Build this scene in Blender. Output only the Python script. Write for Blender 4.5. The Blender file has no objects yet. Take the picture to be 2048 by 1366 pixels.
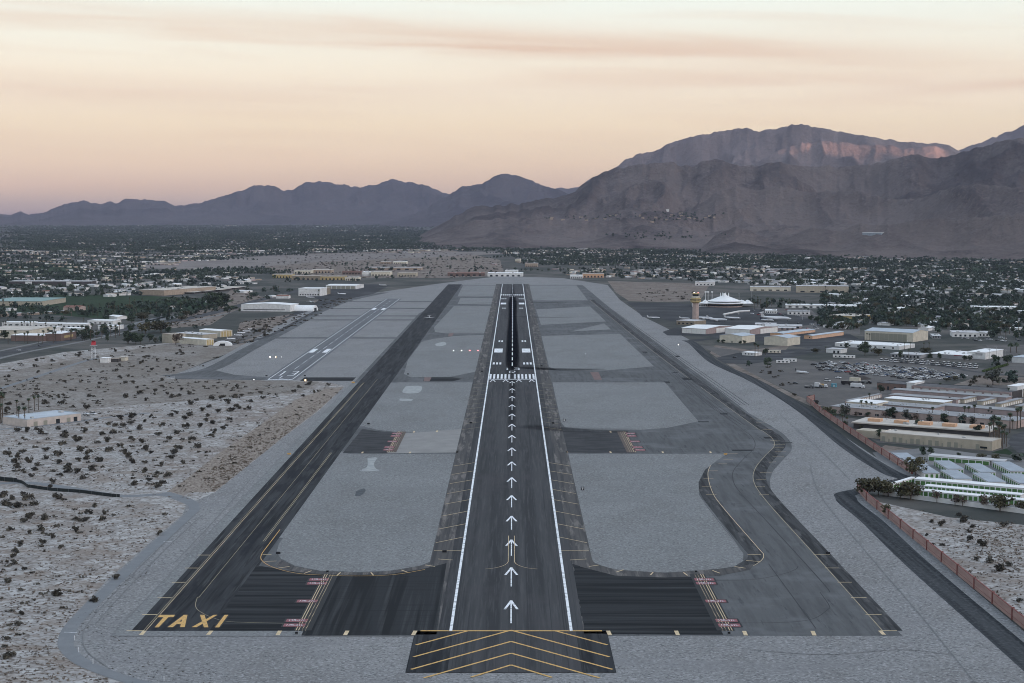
import bpy, math, random
import numpy as np
random.seed(7)
rng = np.random.default_rng(11)
scene = bpy.context.scene
col = scene.collection

# ------------------------------------------------------------------ camera
FPX, CAMH = 3225.0, 154.6                      # focal length in pixels of the 2048 px wide photo, height above the field
CX, CY, HOR = 1024.0, 683.0, 427.0
PITCH = math.atan((CY - HOR) / FPX)
YAW = math.atan(1.85 / FPX)
CAMX = 0.7
S, C = math.sin(PITCH), math.cos(PITCH)
cd = bpy.data.cameras.new('camera')
cam = bpy.data.objects.new('camera', cd)
col.objects.link(cam)
cam.location = (CAMX, 0, CAMH)
cam.rotation_euler = (math.pi / 2 - PITCH, 0, YAW)
cd.sensor_width = 36.0
cd.lens = FPX / 2048 * 36
cd.clip_start, cd.clip_end = 1.0, 120000.0
scene.camera = cam

# ------------------------------------------------------------------ sky and sun
SUN_EL, SUN_AZ = math.radians(3.0), math.radians(122.0)      # azimuth clockwise from the runway heading (+Y)
SD = np.array([math.sin(SUN_AZ), math.cos(SUN_AZ)])            # horizontal direction towards the sun
SW = np.array([-SD[1], SD[0]])                                 # across it
world = bpy.data.worlds.new('World')
scene.world = world
world.use_nodes = True
wt = world.node_tree
wt.nodes.clear()
def wn(t, **k):
    n = wt.nodes.new(t)
    for a, b in k.items():
        setattr(n, a, b)
    return n
def wmath(op, a, b=None, c=None, clamp=False):
    n = wn('ShaderNodeMath', operation=op, use_clamp=clamp)
    for i, v in enumerate((a, b, c)):
        if v is None: continue
        if isinstance(v, (int, float)): n.inputs[i].default_value = v
        else: wt.links.new(v, n.inputs[i])
    return n.outputs[0]
def srgb(r, g, b):
    f = lambda v: (v / 255 / 12.92) if v <= 10 else ((v / 255 + .055) / 1.055) ** 2.4
    return (f(r), f(g), f(b), 1)
wtc = wn('ShaderNodeTexCoord')
wsep = wn('ShaderNodeSeparateXYZ')
wt.links.new(wtc.outputs['Generated'], wsep.inputs[0])
dx, dy, dz = wsep.outputs
zpos = wmath('MAXIMUM', dz, 0.0)
ramp = wn('ShaderNodeValToRGB')
wt.links.new(wmath('SQRT', zpos), ramp.inputs[0])
def lin(r, g, b, k=(1, 1, 1)):
    c = srgb(r, g, b); return (c[0] * k[0], c[1] * k[1], c[2] * k[2], 1)
SKY = [(0.0, srgb(168, 150, 158)), (.075, srgb(198, 176, 172)), (.13, lin(234, 203, 184, (1.03, 1.03, 1.0))), (.175, lin(250, 220, 192, (1.08, 1.09, 1.05))),
       (.235, lin(255, 231, 196, (1.15, 1.18, 1.15))), (.29, lin(255, 236, 207, (1.18, 1.26, 1.28))), (.365, lin(246, 242, 230, (1.13, 1.27, 1.30))),
       (.46, (.76, .84, .92, 1)), (.64, (.60, .74, .90, 1)), (1.0, (.50, .66, .86, 1))]
el = ramp.color_ramp.elements
el[0].position, el[0].color = SKY[0]
el[1].position, el[1].color = SKY[-1]
for p, c in SKY[1:-1]:
    e = el.new(p); e.color = c
azim = wmath('ARCTAN2', dx, dy)
# long cirrus streaks: noise stretched along the azimuth
cmb = wn('ShaderNodeCombineXYZ')
wt.links.new(wmath('MULTIPLY', azim, 5.0), cmb.inputs[0])
wt.links.new(wmath('MULTIPLY', wmath('ADD', zpos, wmath('MULTIPLY', azim, .035)), 95.0), cmb.inputs[1])
ns = wn('ShaderNodeTexNoise')
ns.inputs['Scale'].default_value = 1.0
ns.inputs['Detail'].default_value = 5.0
ns.inputs['Roughness'].default_value = .55
ns.inputs['Distortion'].default_value = .6
wt.links.new(cmb.outputs[0], ns.inputs['Vector'])
def band(y0, x0, slope, halfpx, xa, xb, amp):
    zc0 = (HOR - y0) / FPX
    line = wmath('ADD', zc0, wmath('MULTIPLY', wmath('SUBTRACT', azim, (x0 - CX) / FPX), -slope))
    d = wmath('DIVIDE', wmath('SUBTRACT', zpos, line), halfpx / FPX)
    d = wmath('ADD', d, wmath('MULTIPLY', wmath('SUBTRACT', ns.outputs['Fac'], .5), 3.2))
    g = wmath('POWER', 2.718, wmath('MULTIPLY', wmath('MULTIPLY', d, d), -1.0))
    lo = wmath('DIVIDE', wmath('SUBTRACT', azim, (xa - 320 - CX) / FPX), 640 / FPX, clamp=True)
    hi = wmath('DIVIDE', wmath('SUBTRACT', (xb + 320 - CX) / FPX, azim), 640 / FPX, clamp=True)
    return wmath('MULTIPLY', wmath('MULTIPLY', g, amp), wmath('MULTIPLY', lo, hi))
m = wmath('ADD', band(92, 1100, .055, 26, 640, 1800, .7), band(45, 250, .09, 30, -400, 700, .28))
m = wmath('ADD', m, band(190, 1950, -.06, 14, 1750, 2700, .5))
m = wmath('ADD', m, band(165, 1500, .03, 20, 1100, 2000, .3))
m = wmath('ADD', m, band(190, 300, .03, 24, -300, 700, .22))
thin = wmath('MULTIPLY', wmath('SUBTRACT', ns.outputs['Fac'], .48), 1.2, clamp=True)
m = wmath('ADD', m, thin, clamp=True)
cmix = wn('ShaderNodeMixRGB')
cmix.inputs[2].default_value = lin(236, 200, 172, (1.06, 1.05, 1.0))
fade = wmath('MULTIPLY', zpos, 22.0, clamp=True)
high = wmath('SUBTRACT', 1.6, wmath('MULTIPLY', zpos, 5.0), clamp=True)
wt.links.new(wmath('MULTIPLY', m, wmath('MULTIPLY', fade, high)), cmix.inputs[0])
wt.links.new(ramp.outputs[0], cmix.inputs[1])
sky = wn('ShaderNodeTexSky', sky_type='NISHITA', sun_disc=False, sun_elevation=SUN_EL, sun_rotation=SUN_AZ)
bg1 = wn('ShaderNodeBackground'); bg1.inputs[1].default_value = .95 / 2.3
bg2 = wn('ShaderNodeBackground'); bg2.inputs[1].default_value = .05 / 2.3
wt.links.new(cmix.outputs[0], bg1.inputs[0])
wt.links.new(sky.outputs[0], bg2.inputs[0])
# afterglow: the brighter western sky, behind and to the right of the camera
vd = wn('ShaderNodeVectorMath', operation='DOT_PRODUCT')
wt.links.new(wtc.outputs['Generated'], vd.inputs[0])
vd.inputs[1].default_value = (SD[0] * .93, SD[1] * .93, .37)
bg3 = wn('ShaderNodeBackground'); bg3.inputs[0].default_value = (1.0, .90, .86, 1)
wt.links.new(wmath('MULTIPLY', wmath('POWER', wmath('MAXIMUM', vd.outputs['Value'], 0.0), 7.0), 3.4 / 2.3), bg3.inputs[1])
addg = wn('ShaderNodeAddShader')
addw = wn('ShaderNodeAddShader')
wt.links.new(bg1.outputs[0], addw.inputs[0]); wt.links.new(bg2.outputs[0], addw.inputs[1])
wout = wn('ShaderNodeOutputWorld')
wt.links.new(addw.outputs[0], addg.inputs[0]); wt.links.new(bg3.outputs[0], addg.inputs[1])
wt.links.new(addg.outputs[0], wout.inputs[0])
ld = bpy.data.lights.new('sun', 'SUN')
ld.energy, ld.angle, ld.color = 5.0, math.radians(.5), (1, .52, .36)
sun = bpy.data.objects.new('sun', ld)
col.objects.link(sun)
sun.rotation_euler = (math.pi / 2 - SUN_EL, 0, math.pi - SUN_AZ)
scene.view_settings.view_transform = 'Standard'
scene.view_settings.look = 'None'
scene.view_settings.exposure = 1.17
scene.view_settings.gamma = 1.0
scene.cycles.use_denoising = True
scene.cycles.denoiser = 'OPENIMAGEDENOISE'
scene.cycles.denoising_input_passes = 'RGB_ALBEDO_NORMAL'
scene.cycles.denoising_prefilter = 'ACCURATE'
scene.cycles.pixel_filter_type = 'BLACKMAN_HARRIS'
scene.cycles.filter_width = 1.0
scene.cycles.max_bounces = 5
scene.cycles.diffuse_bounces = 2
scene.cycles.glossy_bounces = 2
scene.cycles.volume_bounces = 0
scene.cycles.transparent_max_bounces = 8

# ------------------------------------------------------------------ survey: photo pixel -> point on the ground
def G(px, py, z=0.0):
    u, v = (px - CX) / FPX, (py - CY) / FPX
    x, y, d = u, C - v * S, S + v * C
    X = x * math.cos(YAW) - y * math.sin(YAW)
    Y = x * math.sin(YAW) + y * math.cos(YAW)
    t = (CAMH - z) / d
    return (CAMX + X * t, Y * t)
def GP(pts): return [G(*p) for p in pts]
def span(A, px, ang):                          # how far along ang from A the column px lies
    u = (px - CX) / FPX + math.tan(YAW) * -1
    dxx, dyy = math.cos(ang), math.sin(ang)
    return (u * (A[1] * C + CAMH * S) - (A[0] - CAMX)) / (dxx - u * dyy * C)
def rise(A, py):                               # height above A that shows at row py
    v = (py - CY) / FPX
    return CAMH - A[1] * (S + v * C) / (C - v * S)
GRID = math.radians(-38.0)                     # the town's street grid against the runway

# ------------------------------------------------------------------ materials
MATS = {}
def mat(name, c, rough=.85, var=.12, scale=.6, c2=None, metal=0.0, stretch=(1, 1, 1), coord='Object', detail=4, lo=.35, hi=.65, rnd=0.0, spec=.3):
    if name in MATS: return MATS[name]
    M = bpy.data.materials.new(name); M.use_nodes = True
    t = M.node_tree; b = t.nodes['Principled BSDF']
    b.inputs['Roughness'].default_value = rough
    b.inputs['Metallic'].default_value = metal
    b.inputs['Specular IOR Level'].default_value = spec
    if c2 is None: c, c2 = [v * (1 - var) for v in c], [min(1, v * (1 + var)) for v in c]
    if coord == 'Object':
        tc = t.nodes.new('ShaderNodeTexCoord').outputs['Object']
    else:
        tc = t.nodes.new('ShaderNodeNewGeometry').outputs['Position']
    mp = t.nodes.new('ShaderNodeMapping'); mp.inputs['Scale'].default_value = stretch
    t.links.new(tc, mp.inputs[0])
    n = t.nodes.new('ShaderNodeTexNoise')
    n.inputs['Scale'].default_value = scale; n.inputs['Detail'].default_value = detail
    t.links.new(mp.outputs[0], n.inputs['Vector'])
    r = t.nodes.new('ShaderNodeValToRGB')
    r.color_ramp.elements[0].position, r.color_ramp.elements[0].color = lo, (*c, 1)
    r.color_ramp.elements[1].position, r.color_ramp.elements[1].color = hi, (*c2, 1)
    t.links.new(n.outputs['Fac'], r.inputs[0])
    out = r.outputs[0]
    if rnd:
        oi = t.nodes.new('ShaderNodeObjectInfo')
        hs = t.nodes.new('ShaderNodeHueSaturation')
        ma = t.nodes.new('ShaderNodeMath'); ma.operation = 'MULTIPLY_ADD'
        ma.inputs[1].default_value = rnd * 2; ma.inputs[2].default_value = 1 - rnd
        t.links.new(oi.outputs['Random'], ma.inputs[0])
        t.links.new(ma.outputs[0], hs.inputs['Value'])
        t.links.new(out, hs.inputs['Color'])
        out = hs.outputs[0]
    t.links.new(out, b.inputs['Base Color'])
    MATS[name] = M
    return M
def layered(name, base, layers, rough=.9):
    """base colour plus noise layers: (stretch, scale, detail, lo, hi, colour, amount)"""
    M = bpy.data.materials.new(name); M.use_nodes = True
    t = M.node_tree; b = t.nodes['Principled BSDF']
    b.inputs['Roughness'].default_value = rough
    b.inputs['Specular IOR Level'].default_value = .06
    pos = t.nodes.new('ShaderNodeNewGeometry').outputs['Position']
    rgb = t.nodes.new('ShaderNodeRGB'); rgb.outputs[0].default_value = (*base, 1)
    cur = rgb.outputs[0]
    for i, (st, sc, de, lo, hi, cc, am) in enumerate(layers):
        mp = t.nodes.new('ShaderNodeMapping'); mp.inputs['Scale'].default_value = st
        mp.inputs['Location'].default_value = (i * 37.3, i * 11.9, i * 5.1)
        t.links.new(pos, mp.inputs[0])
        n = t.nodes.new('ShaderNodeTexNoise'); n.inputs['Scale'].default_value = sc; n.inputs['Detail'].default_value = de
        n.inputs['Roughness'].default_value = .6
        t.links.new(mp.outputs[0], n.inputs['Vector'])
        r = t.nodes.new('ShaderNodeMapRange'); r.inputs[1].default_value = lo; r.inputs[2].default_value = hi
        r.inputs[4].default_value = am
        t.links.new(n.outputs['Fac'], r.inputs[0])
        mx = t.nodes.new('ShaderNodeMixRGB'); mx.inputs[2].default_value = (*cc, 1)
        t.links.new(r.outputs[0], mx.inputs[0]); t.links.new(cur, mx.inputs[1])
        cur = mx.outputs[0]
    t.links.new(cur, b.inputs['Base Color'])
    MATS[name] = M
    return M
def glow(name, c, s):
    M = bpy.data.materials.new(name); M.use_nodes = True
    b = M.node_tree.nodes['Principled BSDF']
    b.inputs['Base Color'].default_value = (*c, 1)
    b.inputs['Emission Color'].default_value = (*c, 1)
    b.inputs['Emission Strength'].default_value = s / 2.3
    MATS[name] = M
    return M

# ------------------------------------------------------------------ mesh helpers
class MB:
    def __init__(s): s.v, s.f, s.m = [], [], []
    def add(s, vs, fs, mi=0):
        o = len(s.v); s.v += [tuple(p) for p in vs]
        s.f += [tuple(i + o for i in f) for f in fs]; s.m += [mi] * len(fs)
    def poly(s, pts, z=0.0, mi=0):
        s.add([(p[0], p[1], p[2] if len(p) > 2 else z) for p in pts], [range(len(pts))], mi)
    def box(s, x0, x1, y0, y1, z0, z1, mi=0, top=None):
        a, b = (x0, x1), (y0, y1)
        v = [(x0, y0, z0), (x1, y0, z0), (x1, y1, z0), (x0, y1, z0), (x0, y0, z1), (x1, y0, z1), (x1, y1, z1), (x0, y1, z1)]
        s.add(v, [(0, 3, 2, 1), (0, 1, 5, 4), (1, 2, 6, 5), (2, 3, 7, 6), (3, 0, 4, 7)], mi)
        s.add(v[4:], [(0, 1, 2, 3)], mi if top is None else top)
    def prism(s, pts, z0, z1, mi=0, top=None):
        n = len(pts)
        s.add([(*p, z0) for p in pts] + [(*p, z1) for p in pts], [(i, (i + 1) % n, n + (i + 1) % n, n + i) for i in range(n)], mi)
        s.poly(pts, z1, mi if top is None else top)
    def tube(s, p0, p1, r0, r1, n=6, mi=0, cap=True):
        p0, p1 = np.array(p0, float), np.array(p1, float)
        d = p1 - p0; d /= np.linalg.norm(d)
        a = np.cross(d, (0, 0, 1) if abs(d[2]) < .9 else (1, 0, 0)); a /= np.linalg.norm(a); b = np.cross(d, a)
        ring = lambda p, r: [tuple(p + r * (a * math.cos(2 * math.pi * i / n) + b * math.sin(2 * math.pi * i / n))) for i in range(n)]
        fs = [(i, (i + 1) % n, n + (i + 1) % n, n + i) for i in range(n)]
        if cap: fs += [tuple(range(n)), tuple(range(n, 2 * n))]
        s.add(ring(p0, r0) + ring(p1, r1), fs, mi)
    def lathe(s, prof, n=16, c=(0, 0), mi=0, mats=None):
        o = [(c[0] + r * math.cos(2 * math.pi * i / n), c[1] + r * math.sin(2 * math.pi * i / n), z) for r, z in prof for i in range(n)]
        for k in range(len(prof) - 1):
            s.add(o[k * n:(k + 2) * n], [(i, (i + 1) % n, n + (i + 1) % n, n + i) for i in range(n)], mats[k] if mats else mi)
    def loft(s, rings, mi=0):
        n = len(rings[0])
        s.add([p for r in rings for p in r], [(k * n + i, k * n + (i + 1) % n, (k + 1) * n + (i + 1) % n, (k + 1) * n + i) for k in range(len(rings) - 1) for i in range(n)]
              + [tuple(range(n)), tuple(range((len(rings) - 1) * n, len(rings) * n))], mi)
    def mesh(s, name, mats):
        me = bpy.data.meshes.new(name)
        me.from_pydata(s.v, [], s.f)
        for M in (mats if isinstance(mats, (list, tuple)) else [mats]): me.materials.append(M)
        me.polygons.foreach_set('material_index', s.m)
        me.update()
        return me
    def build(s, name, mats, parent=None, loc=None, rotz=0.0):
        return link(name, s.mesh(name, mats), parent, loc, rotz)
def link(name, data, parent=None, loc=None, rotz=0.0):
    o = bpy.data.objects.new(name, data); col.objects.link(o)
    if parent: o.parent = parent
    if loc: o.location = loc
    o.rotation_euler.z = rotz
    return o
def tag(o, label=None, cat=None, group=None, kind=None):
    if label: o['label'] = label
    if cat: o['category'] = cat
    if group: o['group'] = group
    if kind: o['kind'] = kind
    return o
def thing(name, label, cat, loc=(0, 0, 0), rotz=0.0, group=None):
    return tag(link(name, None, None, loc, rotz), label, cat, group)
def children(o): return [c for c in ALLCH.get(o.name, [])]
ALLCH = {}
def copy_thing(src, kids, loc, rotz, label, group, scale=1.0):
    r = src.copy(); col.objects.link(r); r.location = loc; r.rotation_euler.z = rotz; r.scale = (scale,) * 3 if isinstance(scale, (int, float)) else scale
    r['label'] = label
    if group: r['group'] = group
    for k in kids:
        c = k.copy(); col.objects.link(c); c.parent = r
    return r
def structure(name, mb, m, label, cat, parent=None):
    o = mb.build(name, m, parent)
    return tag(o, label, cat, None, 'structure')
def sheet(name, pts, z, m, label, cat):
    b = MB(); b.poly(pts, z)
    return structure(name, b, m, label, cat)
def npmesh(name, V, F, mats, mi=None, smooth=False):
    """quads or tris from numpy arrays"""
    me = bpy.data.meshes.new(name)
    V = np.asarray(V, np.float32); F = np.asarray(F, np.int32); k = F.shape[1]
    me.vertices.add(len(V)); me.vertices.foreach_set('co', V.ravel())
    me.loops.add(F.size); me.loops.foreach_set('vertex_index', F.ravel())
    me.polygons.add(len(F)); me.polygons.foreach_set('loop_start', np.arange(0, F.size, k, dtype=np.int32))
    for M in (mats if isinstance(mats, (list, tuple)) else [mats]): me.materials.append(M)
    if mi is not None: me.polygons.foreach_set('material_index', np.asarray(mi, np.int32))
    if smooth: me.polygons.foreach_set('use_smooth', np.ones(len(F), bool))
    me.update(calc_edges=True); me.validate()
    return me
def inpoly(x, y, P):
    n = len(P); r = False; j = n - 1
    for i in range(n):
        if (P[i][1] > y) != (P[j][1] > y) and x < (P[j][0] - P[i][0]) * (y - P[i][1]) / (P[j][1] - P[i][1]) + P[i][0]: r = not r
        j = i
    return r
def scatter(P, n):
    xs, ys = [p[0] for p in P], [p[1] for p in P]
    out = []
    while len(out) < n:
        x, y = random.uniform(min(xs), max(xs)), random.uniform(min(ys), max(ys))
        if inpoly(x, y, P): out.append((x, y))
    return out
def arcpts(c, r, a0, a1, n=8):
    return [(c[0] + r * math.cos(math.radians(a0 + (a1 - a0) * i / n)), c[1] + r * math.sin(math.radians(a0 + (a1 - a0) * i / n))) for i in range(n + 1)]
def ribbon(pts, w):
    P = np.array(pts, float); T = np.gradient(P, axis=0); T /= np.linalg.norm(T, axis=1)[:, None]
    N = np.stack([-T[:, 1], T[:, 0]], 1) * (np.asarray(w).reshape(-1, 1) / 2)
    return P + N, P - N
def addribbon(b, pts, w, z, mi=0):
    L, R = ribbon(pts, w)
    for i in range(len(L) - 1): b.poly([L[i], L[i + 1], R[i + 1], R[i]], z, mi)
def smooth(pts, n=6):
    P = np.array(pts, float); out = []
    for i in range(len(P) - 1):
        p0, p1, p2, p3 = P[max(i - 1, 0)], P[i], P[i + 1], P[min(i + 2, len(P) - 1)]
        for k in range(n):
            t = k / n
            out.append(.5 * ((2 * p1) + (-p0 + p2) * t + (2 * p0 - 5 * p1 + 4 * p2 - p3) * t * t + (-p0 + 3 * p1 - 3 * p2 + p3) * t ** 3))
    out.append(P[-1])
    return [tuple(p) for p in out]

# ------------------------------------------------------------------ ground
BLACK = (.012, .016, .021)
m_ground = layered('valley_soil', (.060, .064, .060), [((1, 1, 1), .006, 5, .44, .62, (.14, .13, .12), .8), ((1, 1, 1), .02, 4, .5, .66, (.04, .05, .045), .8)])
m_desert = layered('pale_sand', (.33, .32, .31), [((1, 1, 1), .008, 5, .42, .62, (.25, .22, .20), .85), ((1, 1, 1), .12, 5, .46, .62, (.46, .455, .445), .9), ((.6, 1, 1), .7, 4, .50, .60, (.13, .11, .095), .85), ((.6, 1, 1), .3, 3, .55, .64, (.20, .165, .14), .6),
                                             ((1, 1, 1), .06, 4, .52, .64, (.22, .18, .15), .6)])
m_scrubland = layered('brown_scrub_soil', (.18, .15, .13), [((1, 1, 1), .02, 4, .45, .62, (.24, .215, .195), .7), ((1, 1, 1), .12, 4, .52, .62, (.10, .085, .072), .8)])
m_gravel = layered('grey_gravel', (.215, .216, .217), [((1, 1, 1), .012, 4, .4, .66, (.25, .25, .248), .8), ((1, .5, 1), .035, 5, .5, .66, (.175, .172, .168), .6), ((1, 1, 1), .8, 3, .50, .66, (.36, .36, .365), .8), ((1, 1, 1), .95, 3, .52, .66, (.08, .083, .086), .75),
                                              ((.3, 1, 1), .06, 4, .52, .68, (.205, .205, .21), .6)])
m_islgravel = layered('infield_gravel', (.195, .200, .200), [((1, 1, 1), .01, 4, .4, .66, (.225, .230, .23), .8), ((1, .5, 1), .03, 5, .5, .66, (.165, .165, .162), .6), ((1, 1, 1), .8, 3, .50, .66, (.31, .32, .322), .75), ((1, 1, 1), .95, 3, .52, .66, (.085, .089, .091), .7),
                                              ((.25, 1, 1), .05, 4, .52, .68, (.19, .193, .196), .6)])
m_runway = layered('runway_asphalt', (.066, .068, .071), [((.16, .004, 1), 1, 5, .42, .60, (.040, .042, .045), .9), ((1, .03, 1), .9, 4, .5, .66, (.095, .096, .098), .55),
                                                   ((1, 1, 1), .02, 4, .5, .62, (.068, .066, .070), .6), ((.9, .002, 1), 1.1, 2, .62, .66, (.04, .042, .046), .8)])
m_shoulder = layered('shoulder_asphalt', (.095, .092, .090), [((.5, .01, 1), 1, 4, .45, .62, (.055, .056, .059), .85), ((.3, .03, 1), 1, 4, .52, .64, (.19, .175, .165), .8)])
m_taxi = layered('taxiway_asphalt', (.116, .120, .123), [((.3, .02, 1), 1, 5, .42, .64, (.074, .077, .080), .75), ((.05, .05, 1), 1, 5, .48, .66, (.105, .109, .112), .6), ((.5, .05, 1), 1, 4, .60, .68, (.05, .055, .06), .6), ((1, 1, 1), .03, 4, .5, .66, (.165, .17, .177), .6)])
m_taxidark = layered('dark_taxiway_asphalt', (.046, .049, .053), [((.2, .012, 1), 1, 5, .42, .62, (.022, .024, .027), .85), ((.5, .016, 1), 1, 4, .54, .68, (.085, .088, .09), .6), ((.6, .02, 1), 1, 3, .56, .64, (.014, .016, .018), .7), ((.1, .02, 1), 1, 3, .56, .62, (.018, .021, .026), .7)])
m_sealx = layered('sealed_asphalt_across', (.034, .037, .040), [((.006, .20, 1), 1, 4, .44, .56, (.014, .016, .018), .85), ((.008, .34, 1), 1, 3, .54, .66, (.060, .063, .066), .6), ((.02, .8, 1), 1, 3, .54, .64, (.012, .014, .015), .6)])
m_sealy = layered('sealed_asphalt_along', (.032, .035, .038), [((.17, .005, 1), 1, 3, .46, .55, (.016, .018, .020), .8), ((.35, .006, 1), 1, 3, .55, .66, (.058, .061, .064), .7), ((.02, .7, 1), 1, 3, .56, .66, (.016, .018, .02), .5)])
m_road = layered('road_asphalt', (.062, .064, .068), [((.3, .3, 1), .2, 4, .45, .65, (.11, .112, .118), .7)])
m_path = layered('pale_road_asphalt', (.19, .20, .21), [((1, 1, 1), .15, 4, .45, .65, (.22, .23, .24), .7)])
m_conn = layered('connector_asphalt', (.062, .064, .068), [((.06, .25, 1), 1, 4, .42, .6, (.035, .037, .04), .85), ((.2, .02, 1), 1, 3, .54, .66, (.04, .042, .045), .7), ((.03, .5, 1), 1, 3, .56, .68, (.09, .09, .09), .5)])
m_wallroad = layered('perimeter_asphalt', (.055, .060, .065), [((.35, .006, 1), 1, 3, .42, .6, (.022, .026, .03), .9), ((1, 1, 1), .6, 3, .5, .7, (.11, .115, .12), .6)])
m_apron = layered('apron_asphalt', (.045, .048, .052), [((.6, .6, 1), .02, 4, .45, .62, (.082, .085, .09), .8), ((.05, 1, 1), .05, 4, .5, .62, (.04, .043, .048), .8)])
m_lot = layered('lot_gravel', (.115, .110, .107), [((1, 1, 1), .03, 4, .45, .65, (.155, .147, .138), .8), ((1, 1, 1), .2, 4, .52, .66, (.085, .085, .088), .6)])
m_lawn = layered('lawn_grass', (.020, .038, .020), [((1, 1, 1), .02, 4, .45, .62, (.03, .055, .028), .8), ((1, 1, 1), .1, 4, .5, .66, (.03, .045, .028), .6)])
m_concrete = layered('yard_concrete', (.20, .20, .20), [((1, 1, 1), .05, 4, .45, .65, (.16, .16, .162), .8)])

edges = [0, 60, 130, 220, 330, 460, 620, 800, 1000, 1300, 1700, 2200, 2900, 3800, 5000, 7000, 10000, 15000, 24000, 45000]
gx = [-e for e in edges[:0:-1]] + edges
gy = [-45000, -24000, -12000, -6000, -3000, -1500, -700, -300, -100] + edges[:-1] + [32000, 45000]
V = [(x, y, 0) for y in gy for x in gx]; nx = len(gx)
F = [(j * nx + i, j * nx + i + 1, (j + 1) * nx + i + 1, (j + 1) * nx + i) for j in range(len(gy) - 1) for i in range(nx - 1)]
tag(link('ground', npmesh('ground', V, F, m_ground)), 'dark brown valley floor reaching to the foot of the mountains', 'ground', kind='structure')

def gridsheet(name, pts, z, m, label, cat, step=120):
    """polygon cut to pieces so that no face is huge"""
    import bmesh
    bm = bmesh.new()
    vs = [bm.verts.new((p[0], p[1], z)) for p in pts]
    bm.faces.new(vs)
    xs, ys = [p[0] for p in pts], [p[1] for p in pts]
    for ax, lo, hi in ((0, min(xs), max(xs)), (1, min(ys), max(ys))):
        k = lo + step
        while k < hi:
            co = (k, 0, 0) if ax == 0 else (0, k, 0); no = (1, 0, 0) if ax == 0 else (0, 1, 0)
            bmesh.ops.bisect_plane(bm, geom=bm.verts[:] + bm.edges[:] + bm.faces[:], plane_co=co, plane_no=no)
            k += step
            step_ = step
    me = bpy.data.meshes.new(name); bm.normal_update(); bm.to_mesh(me); bm.free()
    me.materials.append(m)
    return tag(link(name, me), label, cat, kind='structure')

DESERT_L = [(-420, 250), (-60, 250), *GP([(262, 1366), (175, 1335), (128, 1300), (118, 1270), (150, 1228), (215, 1160), (300, 1085), (365, 1030), (372, 1010), (430, 985), (560, 880), (640, 820), (690, 772), (640, 762), (330, 756), (430, 715), (500, 690), (330, 686), (0, 742)]), G(-150, 760), (-420, 1000)]
gridsheet('desert', DESERT_L, .03, m_desert, 'pale sandy desert dotted with dark bushes left of the airfield', 'desert')
gridsheet('desert', GP([(430, 984), (560, 879), (640, 818), (688, 774), (650, 778), (590, 800), (520, 850), (440, 905), (370, 960), (330, 986)]), .05, layered('brown_sand', (.24, .205, .175), [((1, 1, 1), .3, 5, .46, .62, (.36, .32, .28), .85), ((1, 1, 1), .6, 4, .48, .62, (.13, .10, .082), .75)]), 'brownish tufted strip of desert along the dark taxiway', 'desert')
DESERT_R = [(197, 300), (420, 300), (480, 900)] + GP([(2048, 1050), (1900, 1035), (1740, 1000), (1722, 990)])
gridsheet('parking_lot', [(330, 1000), (900, 1000), (900, 1900), (560, 1900)], .015, m_lot, 'grey yards going on past the right edge of the photo', 'yard')
gridsheet('desert', DESERT_R, .03, m_desert, 'pale sandy lot behind the pink wall at the right', 'desert')
gridsheet('desert', GP([(-40, 752), (330, 688), (500, 691), (430, 716), (330, 757), (640, 764), (600, 784), (400, 800), (200, 815), (-40, 852)]), .05, layered('grey_brown_sand', (.225, .205, .185), [((1, 1, 1), .01, 5, .44, .62, (.30, .285, .27), .8), ((1, 1, 1), .1, 5, .48, .64, (.16, .135, .115), .7), ((.6, 1, 1), .5, 4, .5, .6, (.10, .085, .07), .7)]), 'greyer desert below the small runway and the radar hut', 'desert')
SCRUBS = [
    ([(330, 686), (500, 690), (620, 640), (720, 592), (630, 600), (620, 622), (480, 645), (470, 680)], 'brown scrub strip along the small runway and its hangars'),
    ([(590, 508), (900, 500), (1000, 520), (1010, 552), (880, 556), (700, 556), (560, 548), (520, 530)], 'brown scrub plain beyond the far end of the airfield'),
    ([(1215, 562), (1420, 568), (1400, 602), (1330, 604), (1258, 602), (1232, 585)], 'brown scrub patch behind the control tower'),
    ([(1430, 690), (1500, 700), (1580, 690), (1560, 715), (1500, 745), (1590, 790), (1660, 812), (1620, 812), (1480, 745), (1420, 706)], 'bare soil strip beside the perimeter road at the right'),
    ([(1770, 890), (1985, 920), (1960, 935), (1880, 925), (1790, 912), (1755, 900)], 'gravelly strip between the roller door warehouse and the storage yard'),
    ([(1860, 785), (1960, 752), (2100, 750), (2100, 790), (1990, 790)], 'sandy lot with bushes right of the parked cars'),
    ([(500, 612), (540, 600), (470, 572), (440, 600), (300, 660), (420, 650), (460, 625)], 'scrubby verge beside the left road'),
    ([(-40, 735), (130, 704), (330, 686), (0, 742)], 'sandy verge left of the road'),
]
for P, lb in SCRUBS: gridsheet('scrubland', GP(P), .02 if P[0] != (-40, 735) else .025, m_scrubland if P[0] != (-40, 735) else m_desert, lb, 'scrubland', 300)
m_wash = layered('wash_sand', (.21, .19, .18), [((1, 1, 1), .01, 4, .45, .65, (.14, .125, .118), .8)])
gridsheet('wash', GP([(270, 528), (600, 508), (1000, 503), (1000, 508), (640, 524), (440, 540), (300, 537)]), .05, m_wash, 'pale dry river wash crossing the town', 'wash', 500)
gridsheet('lawn', GP([(-60, 528), (160, 528), (150, 542), (60, 548), (-60, 548)]), .05, m_lawn, 'distant green golf lawn at the left edge', 'lawn', 500)
gridsheet('lawn', GP([(-40, 600), (120, 588), (300, 592), (470, 600), (420, 618), (300, 628), (230, 640), (60, 625), (-40, 625)]), .05, m_lawn, 'dark green golf course behind the white motel', 'lawn', 300)
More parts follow.
